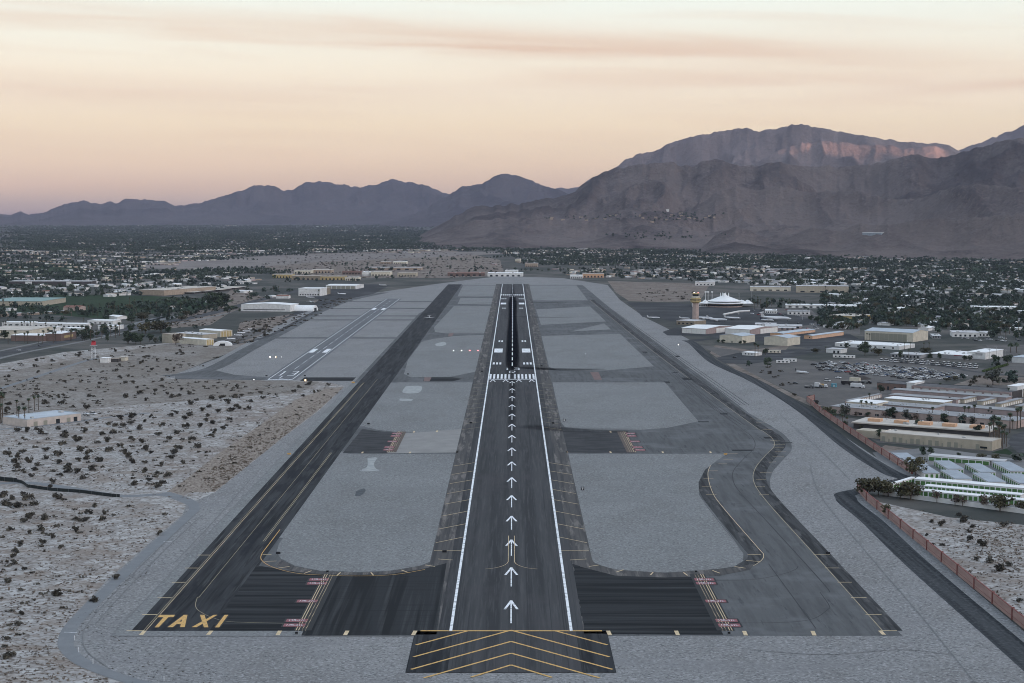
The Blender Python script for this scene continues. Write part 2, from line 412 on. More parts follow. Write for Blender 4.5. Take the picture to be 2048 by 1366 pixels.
gridsheet('lawn', GP([(1983, 905), (2012, 897), (2026, 906), (2020, 910)]), .06, m_lawn, 'small lawn under the palms at the street corner', 'lawn', 300)
gridsheet('lawn', GP([(1880, 535), (2080, 535), (2080, 545), (1880, 545)]), .05, m_lawn, 'distant lawn strip at the right edge', 'lawn', 500)

# ------------------------------------------------------------------ airfield surfaces
FIELD = GP([(262, 1366), (175, 1335), (128, 1300), (118, 1270), (150, 1228), (215, 1160), (300, 1085), (365, 1030), (372, 1010), (430, 985), (560, 880), (640, 820), (690, 772), (640, 762), (330, 756), (440, 715), (560, 648), (640, 602), (720, 590), (880, 567), (1000, 552), (1125, 556), (1215, 570), (1240, 600), (1290, 635), (1345, 662), (1400, 690), (1430, 720), (1490, 758), (1615, 825), (1818, 958), (1760, 962), (1722, 990)]) + [(190, 560), (190, 300), (-60, 300)]
gridsheet('gravel_field', FIELD, .07, m_gravel, 'grey gravel covering the airfield around the runways', 'gravel')
PAVE = [(-145, 581.5), (143.7, 581.5)] + smooth(GP([(1805, 1272), (1640, 1105), (1562, 1010), (1541, 975), (1545, 945), (1566, 920), (1583, 900), (1578, 880), (1555, 860), (1500, 828)]), 5)[1:] + GP([(1300, 676), (1225, 620), (1165, 570)]) + [(150, 3500), (-112, 3500), (-112, 3000), (-145, 2500)]
gridsheet('taxiway', PAVE, .11, m_taxi, 'grey taxiway paving right of the runway with its S bend', 'taxiway')
ISLANDS = [
    ('large pale gravel island left of the runway, nearest the camera', [(697, 908), (915, 908), (893, 1020), (872, 1110), (860, 1124), (840, 1132), (780, 1142), (720, 1144.5), (640, 1142), (590, 1132), (562, 1118), (553, 1105), (558, 1088), (625, 1000)]),
    ('second gravel island left of the runway', [(795, 765), (968, 765), (945, 854), (915, 860), (850, 865), (800, 865), (755, 860), (730, 854), (722, 848)]),
    ('gravel island with the red and white approach lights', [(843, 684), (866, 678), (912, 672), (968, 670), (954, 743), (930, 748), (900, 754), (822, 755), (808, 748), (816, 720)]),
    ('gravel island left of the runway with the parked aircraft beside it', [(868, 655), (908, 612), (985, 612), (978, 640), (968, 667), (890, 667), (870, 664)]),
    ('narrow gravel island at the far left of the runway', [(921, 596), (999, 596), (990, 609), (915, 608)]),
    ('farthest gravel island left of the runway', [(926, 571), (1002, 571), (997, 593), (915, 593)]),
    ('large gravel island right of the runway inside the S bend', [(1137, 908), (1455, 908), (1436, 920), (1410, 940), (1397, 965), (1398, 990), (1412, 1012), (1487, 1108), (1486, 1122), (1468, 1134), (1400, 1143), (1330, 1145.5), (1260, 1143), (1212, 1136), (1186, 1124), (1177, 1104)]),
    ('second gravel island right of the runway', [(1105, 765), (1330, 765), (1397, 843), (1335, 856), (1270, 861), (1200, 861), (1130, 855), (1122, 845)]),
    ('third gravel island right of the runway with a small mast', [(1083, 672), (1240, 668), (1308, 733), (1190, 743), (1115, 740), (1098, 734)]),
    ('fourth gravel island right of the runway', [(1072, 619), (1180, 613), (1212, 643), (1082, 650)]),
    ('small triangular gravel island beside the far taxiway', [(1142, 663), (1208, 647), (1222, 659)]),
    ('farthest gravel island right of the runway', [(1056, 571), (1153, 571), (1176, 601), (1062, 601)]),
]
for lb, P in ISLANDS: gridsheet('gravel_island', GP(P), .15, m_islgravel, lb, 'gravel')

rw = MB()
for a in range(588, 3546, 60): rw.poly([(-36.2, a), (36.2, a), (36.2, min(a + 60, 3546)), (-36.2, min(a + 60, 3546))], .19)
runway = structure('runway', rw, m_shoulder, 'long dark main runway with white arrows down its middle', 'runway')
b = MB()
for a in range(588, 3546, 60): b.poly([(-27, a), (27, a), (27, min(a + 60, 3546)), (-27, min(a + 60, 3546))], .22)
b.build('paving', m_runway, runway)
# rubber left by landing wheels and oil along the middle
def rubber_mat():
    M = bpy.data.materials.new('tyre_rubber'); M.use_nodes = True; t = M.node_tree; bs = t.nodes['Principled BSDF']
    bs.inputs['Base Color'].default_value = (.006, .007, .009, 1); bs.inputs['Roughness'].default_value = .8; bs.inputs['Specular IOR Level'].default_value = .0
    at = t.nodes.new('ShaderNodeAttribute'); at.attribute_name = 'wear'
    pos = t.nodes.new('ShaderNodeNewGeometry').outputs['Position']
    mp = t.nodes.new('ShaderNodeMapping'); mp.inputs['Scale'].default_value = (.5, .01, 1); t.links.new(pos, mp.inputs[0])
    n = t.nodes.new('ShaderNodeTexNoise'); n.inputs['Scale'].default_value = 1; n.inputs['Detail'].default_value = 4; t.links.new(mp.outputs[0], n.inputs['Vector'])
    m1 = t.nodes.new('ShaderNodeMath'); m1.operation = 'MULTIPLY_ADD'; m1.inputs[1].default_value = .9; m1.inputs[2].default_value = .75; t.links.new(n.outputs['Fac'], m1.inputs[0])
    m2 = t.nodes.new('ShaderNodeMath'); m2.operation = 'MULTIPLY'; m2.use_clamp = True; t.links.new(m1.outputs[0], m2.inputs[0]); t.links.new(at.outputs['Fac'], m2.inputs[1])
    t.links.new(m2.outputs[0], bs.inputs['Alpha'])
    return M
m_rubber = rubber_mat()
def stain(name, centre, halfw, wear, z, parent, nx=9):
    P = np.array(centre, float); T = np.gradient(P, axis=0); T /= np.linalg.norm(T, axis=1)[:, None]; N = np.stack([-T[:, 1], T[:, 0]], 1)
    s = np.linspace(-1, 1, nx); V, W = [], []
    for i in range(len(P)):
        for k in s:
            V.append((*(P[i] + N[i] * k * halfw[i]), z)); W.append(max(0, 1 - abs(k) ** 2.2) * wear[i])
    F = [(i * nx + k, i * nx + k + 1, (i + 1) * nx + k + 1, (i + 1) * nx + k) for i in range(len(P) - 1) for k in range(nx - 1)]
    me = npmesh(name, V, F, m_rubber)
    a = me.attributes.new('wear', 'FLOAT', 'POINT'); a.data.foreach_set('value', np.array(W, np.float32))
    return link(name, me, parent)
ys = np.linspace(1480, 3500, 60)
wear = np.interp(ys, [1480, 1560, 1640, 1750, 2000, 2300, 2500, 2750, 2950, 3100, 3500], [0, .3, .8, 1.15, 1.2, 1.1, 1.05, 1.2, 1.0, .45, .12])
hw = np.interp(ys, [1480, 1700, 2100, 2400, 2800, 3100, 3500], [6.5, 8.2, 8, 7, 8.5, 6, 4])
stain('tyre_rubber', [(.2, y) for y in ys], hw, wear, .25, runway)
stain('tyre_rubber', [(0, y) for y in np.linspace(900, 1490, 20)], [3.5] * 20, np.linspace(.0, .45, 20), .25, runway)
for cy, s, wr in ((1590, 1, .5), (1140, 1, .28), (2395, 1, .22), (2800, 1, .3)):
    px_ = np.linspace(6, 95, 16); pts = [(x, cy + 45 * math.exp(-x / 22) - 0 * x) for x in px_]
    stain('tyre_rubber', pts, np.full(16, 9 if wr > .5 else 14), np.interp(px_, [6, 15, 30, 80, 95], [0, wr, wr, wr * .6, 0]), .252, runway)
m_white = mat('white_paint', (.40, .42, .44), .65, c2=(.80, .82, .84), scale=.35, detail=9, lo=.34, hi=.5)
m_whiteworn = mat('worn_white_paint', (.33, .35, .37), .7, c2=(.72, .74, .77), scale=.5, lo=.4, hi=.6)
m_yellow = mat('yellow_paint', (.42, .26, .10), .7, c2=(.66, .40, .13), scale=1.1, detail=8, lo=.36, hi=.52)
m_yellowpale = mat('faded_yellow_paint', (.50, .39, .24), .7, c2=(.66, .52, .33), scale=.6)
m_yellowdim = mat('worn_yellow_paint', (.24, .21, .15), .7, c2=(.36, .30, .18), scale=.3)
m_blackpaint = mat('black_paint', (.010, .011, .013), .7)
def mark(name, polys, m, parent=runway, z=.27):
    b = MB()
    for i, p in enumerate(polys): b.poly(p, z + .002 * (i % 4))
    return b.build(name, m, parent)
def rect(x0, x1, y0, y1): return [(x0, y0), (x1, y0), (x1, y1), (x0, y1)]
def line(p, q, w):
    p, q = np.array(p, float), np.array(q, float); d = (q - p) / np.linalg.norm(q - p); n = np.array([-d[1], d[0]]) * w / 2
    return [tuple(p - n), tuple(q - n), tuple(q + n), tuple(p + n)]
for s in (-1, 1):
    mark('edge_line', [rect(s * 22.9 - (0 if s < 0 else 1.1), s * 22.9 + (1.1 if s < 0 else 0), a, min(a + 100, 3546)) for a in range(588, 3546, 100)], m_white)
for k in range(15):
    yt = 635 + 60.3 * k
    mark('arrow', [rect(-.26, .26, yt - 36, yt - 1.2), line((.1, yt), (-2.5, yt - 14.5), 1.0), line((-.1, yt), (2.5, yt - 14.5), 1.0)], m_white)
for xc in (-17.9, -6.0, 6.2, 18.1):
    mark('arrow', [line((xc + .1, 1496), (xc - 2.4, 1476), .95), line((xc - .1, 1496), (xc + 2.4, 1476), .95)], m_white)
mark('threshold_bar', [rect(-22.4, 22.4, 1497, 1500.5)], m_white)
for k in range(12):
    xc = -20.6 + 3.55 * k if k < 6 else 2.55 + 3.55 * (k - 6)
    mark('threshold_stripe', [rect(xc - .95, xc + .95, 1504, 1547)], m_white if k not in (5, 6) else m_whiteworn)
    mark('threshold_stripe', [rect(xc - .95, xc + .95, 3044, 3090)], m_white if k not in (5, 6) else m_whiteworn)
for s in (-1, 1):
    mark('aiming_point', [rect(s * 15.6 - 4.7, s * 15.6 + 4.7, 1790, 1842)], m_white)
    mark('aiming_point', [rect(s * 15.6 - 4.7, s * 15.6 + 4.7, 2745, 2796)], m_white)
    for y0, n in ((1647, 3), (1939, 2), (2622, 2), (2913, 3)):
        for xc in (12.3, 15.7, 19.1)[:3 if n == 3 else 2]:
            mark('touchdown_stripe', [rect(s * xc - 1.0, s * xc + 1.0, y0, y0 + 23)], m_white)
mark('centre_line', [rect(-.5, .5, 1632 + 61 * k, 1632 + 61 * k + 37) for k in range(23)], m_white, z=.29)
mark('centre_line', [rect(-.4, .4, 3120 + 61 * k, 3120 + 61 * k + 37) for k in range(7)], m_whiteworn, z=.29)
# block figures drawn as strokes in a unit box (w .6, h 1)
GLY = {'1': [((.3, 0), (.3, 1)), ((.3, 1), (.12, .86)), ((.1, 0), (.5, 0))], '3': [((0, 1), (.6, 1)), ((.6, 1), (.6, 0)), ((.6, 0), (0, 0)), ((.15, .52), (.6, .52))],
       'R': [((0, 0), (0, 1)), ((0, 1), (.6, 1)), ((.6, 1), (.6, .5)), ((.6, .5), (0, .5)), ((.25, .5), (.6, 0))], 'L': [((0, 1), (0, 0)), ((0, 0), (.6, 0))]}
def figure(ch, x, y, w, h, t, flip=False):
    out = []
    for (a, b_) in GLY[ch]:
        p = [(x + (q[0] - .3) / .6 * w, y + q[1] * h) for q in (a, b_)]
        if flip: p = [(2 * x - q[0], 2 * y + h - q[1]) for q in p]
        out.append(line(p[0], p[1], t if abs(p[0][0] - p[1][0]) < w * .7 else t * 2.2))
    return out
mark('runway_number', figure('1', -4.9, 1590, 3.4, 20, 1.3) + figure('3', 4.2, 1590, 5, 20, 1.3), m_whiteworn, z=.275)
mark('runway_letter', figure('R', 0, 1556, 5, 22, 1.3), m_whiteworn, z=.275)
mark('runway_number', figure('3', -3.2, 3006, 4, 18, 1.3, True) + figure('1', 3.6, 3006, 2.6, 18, 1.3, True), m_whiteworn, z=.275)
for s in (-1, 1):
    k = 0
    for yi in [731, 762, 795, 829] + [863 + 32.6 * i for i in range(5)] + [1160 + 30.5 * i for i in range(11)] + [1620 + 30.5 * i for i in range(36)]:
        dy = 13.5 if yi > 740 else 0
        mark('shoulder_stripe', [line((s * 22.9, yi), (s * 35.6, yi - dy), .5 if yi < 1500 else .35)], m_yellowpale if yi < 1100 else m_yellowdim)
    mark('lead_in_line', [line(a, c, .26) for a, c in (lambda P: list(zip(P[:-1], P[1:])))(
        [(s * 1.4, 765), (s * 1.4, 708)] + [(s * (1.4 + 12 * (1 - math.cos(q))), 708 - 16 * math.sin(q)) for q in np.linspace(.1, 1.4, 8)])], m_yellowpale, z=.28)
# blast pad with chevrons
bp = MB(); bp.poly(rect(-35.6, 35.6, 533.5, 588), .20)
pad = structure('blast_pad', bp, m_taxidark, 'dark blast pad with yellow chevrons before the runway', 'blast pad')
bp = MB(); bp.poly(rect(-21.5, 24, 533.8, 588), .215); bp.build('paving', m_runway, pad)
for P in ([(937, 1262.5), (832, 1291)], [(1109, 1262.5), (1215, 1291)]): mark('chevron', [line(G(*P[0]), G(*P[1]), 1.0)], m_yellow, pad, .24)
for ap, el_, er_ in (((1022, 1261.5), (827, 1315), (1219, 1315)), ((1022, 1284), (822, 1340), (1225, 1340)), ((1022, 1307.5), (848, 1357), (1199, 1357)), ((1022, 1331), (942, 1355.5), (1104, 1356))):
    mark('chevron', [line(G(*ap), G(*el_), 1.0), line(G(*ap), G(*er_), 1.0)], m_yellow, pad, .24)
mark('chevron_bar', [rect(-33.6, 33.8, 587.4, 588.6)], m_yellow, pad, .25)

# left taxiway, dark
b = MB()
for a in range(588, 3480, 60): b.poly(rect(-141, -111, a, a + 60), .18)
ltaxi = structure('taxiway', b, m_taxidark, 'very dark straight taxiway left of the runway', 'taxiway')
b = MB(); b.poly([(-146.5, 581), (-141, 581), (-141, 1470), (-146.5, 1470)], .17); b.poly(rect(-146, -76, 581, 588), .165); b.poly([(-111, 760), (-105.5, 760), (-105.5, 1040), (-111, 1040)], .17); b.poly([(-111, 1165), (-105.5, 1165), (-105.5, 1470), (-111, 1470)], .17)
b.build('shoulder', m_islgravel, ltaxi)
def lines(name, P, w, m, z, parent): mark(name, [line(a, c, w) for a, c in zip(P[:-1], P[1:])], m, parent, z)
for xo in (-136.5, -135.6): lines('edge_line', [(xo, 588), (xo, 1470)], .24, m_yellowdim if xo < -136 else m_yellowpale, .21, ltaxi)
for xo in (-117.4, -116.6): lines('edge_line', [(xo, 752), (xo, 1035)], .3, m_yellowdim, .21, ltaxi)
lines('centre_line', [(-126, y) for y in (640, 1500)], .22, m_yellowdim, .21, ltaxi)
lines('centre_line', smooth(GP([(395, 1195), (391, 1212), (400, 1224), (430, 1238), (470, 1245), (600, 1248)]), 4), .25, m_yellowdim, .21, ltaxi)
lines('edge_line', smooth(GP([(560, 1060), (535, 1093), (523, 1110), (524, 1122), (545, 1135), (590, 1147), (640, 1151), (720, 1153), (790, 1150), (850, 1140)]), 4), .35, m_yellow, .24, ltaxi)
for P in ([(395, 1111), (421, 1111)], [(370, 1137), (397, 1137)], [(344, 1165.5), (371, 1165.5)], [(315, 1196.5), (343, 1196.5)], [(284, 1230), (314, 1230)], [(253, 1262.5), (289, 1262.5)]):
    mark('tick', [line(G(*P[0]), G(*P[1]), .75)], m_yellowpale, ltaxi, .215)
for P in ([(525, 1110), (543, 1110)], [(529, 1124), (553, 1123)], [(557, 1137), (579, 1134)], [(608, 1148), (623, 1142.5)], [(674, 1152), (681, 1146)], [(747, 1152), (742, 1146)], [(815, 1145.5), (803, 1141)], [(870, 1134), (850, 1131)], [(905, 1121), (876, 1119)]):
    mark('tick', [line(G(*P[0]), G(*P[1]), .6)], m_yellowpale, ltaxi, .25)
# sealed connectors by the runway start
C1 = GP([(893, 1127), (873, 1270)]) + [(-77, 581.5), (-78, 683)] + GP([(700, 1151), (770, 1150), (840, 1140)])
b = MB(); b.poly(C1, .20)
lc = structure('connector', b, m_sealy, 'freshly sealed black connector left of the runway start', 'connector')
b = MB(); b.poly([(-77, 588.2), (-112, 588.2), (-112, 700)] + GP([(575, 1142), (640, 1148)]) + [(-78, 683)], .195); b.build('paving', m_sealx, lc)
b = MB(); b.poly(GP([(560, 1120), (590, 1134), (640, 1143), (720, 1146), (780, 1143), (840, 1133), (893, 1117), (890, 1128), (840, 1140), (770, 1149), (700, 1151), (640, 1149), (590, 1144), (550, 1131)]), .205); b.build('shoulder', m_shoulder, lc)
C1R = GP([(1145, 1128), (1160, 1134), (1220, 1149), (1300, 1155), (1383, 1153), (1445, 1270), (1168, 1270)])
random.seed(5)
LE = [G(1145 + (1168 - 1145) * t + random.uniform(-5, 3), 1128 + 140 * t) for t in np.linspace(1, 0, 22)]
b = MB(); b.poly(GP([(1220, 1149), (1300, 1153), (1383, 1152), (1447, 1271)]) + LE[:1] + LE[1:], .20)
rc = structure('connector', b, m_sealx, 'freshly sealed black connector right of the runway start', 'connector')
b = MB(); b.poly(GP([(1178, 1112), (1190, 1128), (1230, 1140), (1330, 1146.5), (1470, 1136), (1510, 1128), (1500, 1140), (1440, 1152), (1330, 1156), (1230, 1152), (1160, 1134)]), .205); b.build('shoulder', m_shoulder, rc)
for P in ([(1140, 1121), (1173, 1119)], [(1178, 1134), (1198, 1131)], [(1233, 1145), (1247, 1140.5)], [(1301, 1151), (1306, 1145.5)], [(1375, 1152), (1367, 1146)], [(1440, 1147.5), (1425, 1142)], [(1491, 1137.5), (1469, 1134)], [(1519, 1124), (1492, 1122)], [(1522, 1110.5), (1495, 1110)]):
    mark('tick', [line(G(*P[0]), G(*P[1]), .6)], m_yellowpale, rc, .25)
for x in (558, 693, 829): mark('tick', [line(G(x + 2, 1262.5), G(x - 3, 1271.5), 1.5)], m_yellowpale, lc, .23)
mark('tick', [line(G(289, 1263), G(282, 1271), 1.5)], m_yellowpale, ltaxi, .22); mark('tick', [line(G(423, 1262.5), G(416, 1271), 1.5)], m_yellowpale, ltaxi, .22)
for x in (1218, 1354): mark('tick', [line(G(x - 2, 1262.5), G(x + 2, 1271.5), 1.5)], m_yellowpale, rc, .23)
# connectors further up
C2 = GP([(692, 905), (697, 895), (720, 862), (760, 864), (800, 866), (945, 857), (936, 905)])
b = MB(); b.poly(GP([(797, 868), (945, 857), (937, 905), (775, 907)]), .17)
c2l = structure('connector', b, mat('pale_concrete', (.22, .215, .21), .9, c2=(.265, .26, .25), scale=.08), 'pale concrete connector in the middle left of the runway', 'connector')
b = MB(); b.poly(GP([(685, 907), (725, 858), (755, 863), (800, 866), (773, 907)]), .172); b.build('paving', m_conn, c2l)
b = MB(); b.poly(GP([(1105, 862), (1140, 862), (1200, 864), (1255, 862), (1270, 906), (1140, 906), (1115, 900)]), .17)
c2r = structure('connector', b, m_conn, 'dark connector in the middle right of the runway', 'connector')
b = MB(); b.poly(GP([(609, 755), (712, 755), (705, 762), (600, 762)]), .12)
c3 = structure('connector', b, m_sealx, 'short black connector at the start of the small runway', 'connector')
b = MB(); b.poly(GP([(849, 755), (905, 755), (925, 758), (905, 763), (846, 763)]), .17); b.build('paving', m_sealx, c3)
# hold lines and red painted position signs
m_redpaint = mat('red_paint', (.20, .055, .065), .7, c2=(.30, .11, .12), scale=.6)
m_brownpaint = mat('rusty_paint', (.06, .045, .04), .7, c2=(.11, .075, .055), scale=.5)
def hold(x, y0, y1, s, parent, z=.24):
    mark('hold_line', [rect(x - .6 + min(0, s * 5.4), x + .6 + max(0, s * 5.4), y0, y1)], m_blackpaint if y0 < 900 else m_brownpaint, parent, z)
    for k in (.3, 1.25): mark('hold_line', [rect(x + s * k - .15, x + s * k + .15, y0, y1)], m_yellowpale, parent, z + .02)
    for k in (2.6, 3.8): mark('hold_line', [rect(x + s * k - .14, x + s * k + .14, y, y + .8) for y in np.arange(y0, y1 - 1, 1.8)], m_yellowpale, parent, z + .02)
hold(-80.2, 588.5, 682.5, 1, lc); hold(82.5, 588.5, 682.5, -1, rc); hold(-81.0, 1037, 1137, 1, c2l, .22); hold(80.6, 1037, 1137, -1, c2r, .22)
def textmesh(body, size, m, name, bold=0.0):
    cu = bpy.data.curves.new(name, 'FONT'); cu.body = body; cu.size = size; cu.align_x = 'CENTER'; cu.align_y = 'CENTER'; cu.offset = bold
    o = bpy.data.objects.new(name, cu); col.objects.link(o)
    bpy.context.view_layer.update()
    me = bpy.data.meshes.new_from_object(o.evaluated_get(bpy.context.evaluated_depsgraph_get()))
    me.name = name; bpy.data.objects.remove(o); bpy.data.curves.remove(cu)
    me.materials.clear(); me.materials.append(m)
    return me
tm_sign = {k: textmesh(k, 3.0, m_whiteworn, 'lettering', .03) for k in ('13R-31L',)}
def redsign(px, py, parent, w=8.2, d=4.4):
    x, y = G(px, py)
    mark('red_sign', [rect(x - w / 2 - .7, x + w / 2 + .7, y - d / 2 - .7, y + d / 2 + .7)], m_blackpaint, parent, .245)
    o = mark('red_sign', [rect(x - w / 2, x + w / 2, y - d / 2, y + d / 2)], m_redpaint, parent, .26)
    t = link('lettering', tm_sign['13R-31L'], o, (x, y, .28)); t.scale = (w / 12.6, 1.15, 1)
for p in ((638, 1160), (634, 1167.8), (614.5, 1203.3), (594, 1242), (589, 1251.5)): redsign(*p, lc)
for p in ((1408.5, 1160), (1412, 1167.5), (1431.5, 1203.3), (1453, 1242), (1458.5, 1251.5)): redsign(*p, rc)
for p in ((794, 867.5), (791, 872.5), (785, 883.5), (779, 895), (777, 900)): redsign(*p, c2l, 6.5, 7)
for p in ((1261, 867.5), (1263, 872.5), (1269.5, 883.5), (1275, 895), (1280, 900.5)): redsign(*p, c2r, 6.5, 7)
m_redfaint = mat('faded_red_paint', (.12, .085, .08), .8, c2=(.19, .12, .11), scale=.3)
for P in ([(849, 755), (863, 755), (859, 763), (847, 763)],): mark('hold_line', [GP(P)], m_redfaint, c3, .2)
mark('hold_line', [GP([(1180, 744.5), (1197, 744.5), (1204, 760), (1189, 760)])], m_redfaint, c2r, .2)
mark('hold_line', [GP([(898, 667), (908, 666), (904, 673), (896, 673)])], m_redfaint, c3, .2)
# TAXI in yellow with a black outline
Z4 = lambda P: [G(240 + a / 8.533, 1180 + b_ / 8.533) for a, b_ in P]
TAXI = [('T', [[(640, 475), (670, 435), (938, 435), (912, 475)], [(745, 473), (828, 473), (660, 648), (592, 648)]]),
        ('A', [[(812, 645), (1092, 435), (1145, 435), (905, 645)], [(1080, 435), (1152, 435), (1105, 645), (1025, 645)], [(950, 552), (1055, 552), (1048, 592), (935, 592)]]),
        ('X', [[(1222, 645), (1600, 435), (1662, 435), (1310, 645)], [(1365, 435), (1442, 435), (1510, 648), (1432, 648)]]),
        ('I', [[(1622, 648), (1785, 435), (1850, 435), (1692, 648)]])]
for ch, ps in TAXI:
    ps = [Z4(p) for p in ps]
    ol = []
    for p in ps: ol += [line(a, c, 1.15) for a, c in zip(p, p[1:] + p[:1])]
    o = mark('letter', ps, m_yellow, ltaxi, .26)
    b = MB()
    for i, p in enumerate(ol): b.poly(p, .23 + .0015 * i)
    b.build('outline', m_blackpaint, o)
# right taxiway lines
rt = [o for o in col.objects if o.name == 'taxiway'][0]
OUT = [(1765, 1262), (1625, 1105), (1535, 1005), (1508, 965), (1510, 938), (1530, 912), (1548, 893), (1545, 878), (1525, 862), (1480, 832), (1290, 690), (1180, 600)]
INN = [(1430, 918), (1416, 945), (1425, 985), (1450, 1020), (1515, 1095), (1527, 1110), (1522, 1122), (1500, 1135), (1470, 1143)]
MID = [(1660, 1185), (1640, 1160), (1540, 1050), (1480, 985), (1466, 960), (1468, 940), (1490, 915), (1510, 893), (1500, 870), (1460, 840), (1270, 690), (1150, 590)]
lines('edge_line', smooth(GP(OUT), 6), .35, m_yellowdim, .14, rt)
lines('edge_line', smooth(GP(INN), 6), .28, m_yellowpale, .14, rt)
m_band = layered('dark_shoulder_band', (.062, .064, .067), [((.4, .02, 1), 1, 4, .44, .58, (.030, .032, .034), .9), ((.3, .05, 1), 1, 3, .54, .66, (.12, .12, .12), .7)])
def sideband(pts, o0, o1, z):
    P = np.array(pts, float); T = np.gradient(P, axis=0); T /= np.linalg.norm(T, axis=1)[:, None]; N = np.stack([T[:, 1], -T[:, 0]], 1)
    b = MB(); A_, B_ = P + N * np.asarray(o0).reshape(-1, 1), P + N * np.asarray(o1).reshape(-1, 1)
    for i in range(len(P) - 1): b.poly([A_[i], A_[i + 1], B_[i + 1], B_[i]], z)
    return b
sideband(smooth(GP(OUT), 6), .4, 7.5, .126).build('shoulder', m_band, rt)
sideband(smooth(GP(INN), 6), .4, 7.0, .126).build('shoulder', m_band, rt)
m_tar = mat('tar_line', (.03, .03, .034), .8)
lines('centre_line', smooth(GP(MID), 6), .5, m_tar, .14, rt)
lines('tar_line', smooth(GP([(1385, 1162), (1500, 1160), (1560, 1150), (1590, 1140), (1596, 1133)]), 6), .4, m_tar, .14, rt)
lines('tar_line', smooth(GP([(1390, 1246), (1540, 1246), (1620, 1240), (1655, 1220), (1658, 1211), (1640, 1185)]), 6), .4, m_tar, .14, rt)
lines('tar_line', GP([(1537, 1128), (1632, 1258)]), .4, m_tar, .14, rt)
for pts in ([(1190, 600), (1330, 700), (1480, 810)], [(1175, 590), (1300, 690), (1440, 800)], [(1140, 580), (1250, 665), (1390, 775)], [(1335, 745), (1420, 812), (1475, 850)]):
    for k in range(3): lines('tar_line', [(x + k * 3.1 + random.uniform(-1, 1), y) for x, y in GP(pts)], .7, m_tar, .135 + k * .002, rt)
for (x, y, w, d) in ((1375, 758, 9, 24), (1334, 765, 5, 16), (1448, 828, 6, 8), (1485, 901, 14, 6), (1541, 876, 9, 8), (1407, 844, 8, 5), (1350, 745, 5, 8), (1425, 787, 4, 6), (1310, 703, 4, 22), (1290, 705, 5, 20), (1355, 713, 5, 18), (1567, 886, 12, 4)):
    X, Y = G(x, y); mark('patch', [rect(X - w / 2, X + w / 2, Y - d / 2, Y + d / 2)], m_sealx, rt, .142)
for P in ([(1627, 1110), (1660, 1110)], [(1650, 1136.5), (1678, 1136.5)], [(1675, 1165), (1704, 1165)], [(1702, 1196), (1733, 1196)], [(1731, 1229.5), (1763, 1229.5)], [(1760, 1262), (1794, 1262)],
          [(1407, 957), (1427, 957)], [(1404, 973), (1424, 973)], [(1412, 990), (1433, 990)], [(1417, 942), (1436, 942)], [(1437, 928), (1454, 928)], [(1447, 919), (1466, 919)], [(1448, 907), (1475, 907)],
          [(1512, 959), (1532, 959)], [(1510, 974), (1530, 974)], [(1518, 990), (1538, 990)], [(1520, 945), (1543, 945)], [(1538, 925), (1552, 924)], [(1545, 914), (1568, 914)], [(1550, 903), (1572, 903)], [(1548, 896), (1568, 896)], [(1545, 889), (1570, 889)], [(1540, 881), (1560, 882)], [(1500, 838), (1522, 839)], [(1512, 846), (1535, 846)], [(1525, 860), (1545, 859)]):
    mark('tick', [line(G(*P[0]), G(*P[1]), .55)], m_yellowpale, rt, .145)
for x in (1490, 1627): mark('tick', [line(G(x - 2, 1262.5), G(x + 2, 1271.5), 1.5)], m_yellowpale, rt, .145)
mark('tick', [line(G(1760, 1262), G(1768, 1270), 1.5)], m_yellowpale, rt, .146)
for p in ((725, 905.5), (820, 905.5), (914, 904.5), (828, 864), (874, 863)): mark('tick', [line(G(p[0] + .8, p[1] - 1.5), G(p[0] - .8, p[1] + 1.5), 1.2)], m_yellowpale, c2l, .19)
for p in ((1134, 904.5), (1221, 905), (1325.5, 905), (1421, 905), (1221, 864)): mark('tick', [line(G(p[0] - .6, p[1] - 1.5), G(p[0] + .6, p[1] + 1.5), 1.2)], m_yellowpale, c2r, .19)

# small parallel runway
b = MB()
for a in range(1490, 2930, 60): b.poly(rect(-231, -201.5, a, min(a + 60, 2935)), .12)
r2 = structure('runway', b, layered('grey_runway_asphalt', (.155, .162, .172), [((.4, .006, 1), 1, 4, .45, .62, (.115, .12, .128), .8)]), 'small grey parallel runway at the left with white edges', 'runway')
for x in (-228, -205.3): mark('edge_line', [rect(x - .35, x + .35, 1498, 2925)], m_white, r2, .15)
mark('threshold_bar', [rect(-228, -205.3, 1494, 1500)], m_whiteworn, r2, .15)
mark('runway_number', figure('1', -222.4, 1536, 4, 40, 1.3) + figure('3', -212.4, 1536, 6, 40, 1.3), m_white, r2, .15)
mark('runway_letter', figure('L', -217, 1508, 4, 22, 1.1), m_whiteworn, r2, .15)
mark('centre_line', [rect(-217, -216.2, 1597 + 61 * k, 1597 + 61 * k + 37) for k in range(21)], m_whiteworn, r2, .15)
for xa in (-224.5, -209.5):
    mark('aiming_point', [rect(xa - 2.7, xa + 2.7, 1790, 1840)], m_white, r2, .15); mark('aiming_point', [rect(xa - 2.7, xa + 2.7, 2590, 2640)], m_white, r2, .15)
b = MB()
addribbon(b, smooth(GP([(330, 752), (372, 748), (430, 735), (500, 697), (580, 655), (640, 622), (700, 600), (770, 585)]), 5), 17, .10)
b.poly(GP([(350, 752), (420, 738), (470, 750), (540, 755), (540, 761), (350, 758)]), .095)
structure('taxiway', b, m_taxi, 'narrow grey taxiway beside the small left runway', 'taxiway')
b = MB()
for y in (603, 617, 632, 676, 640): addribbon(b, [(-300, G(900, y)[1]), (-142, G(900, y)[1])], 22, .098)
structure('taxiway', b, m_taxi, 'short grey cross taxiways between the small runway and the dark taxiway', 'taxiway')
b = MB(); b.poly(GP([(560, 640), (640, 600), (600, 585), (700, 566), (780, 570), (740, 592), (690, 600)]), .09)
structure('apron', b, m_apron, 'dark apron by the left hangars', 'apron')
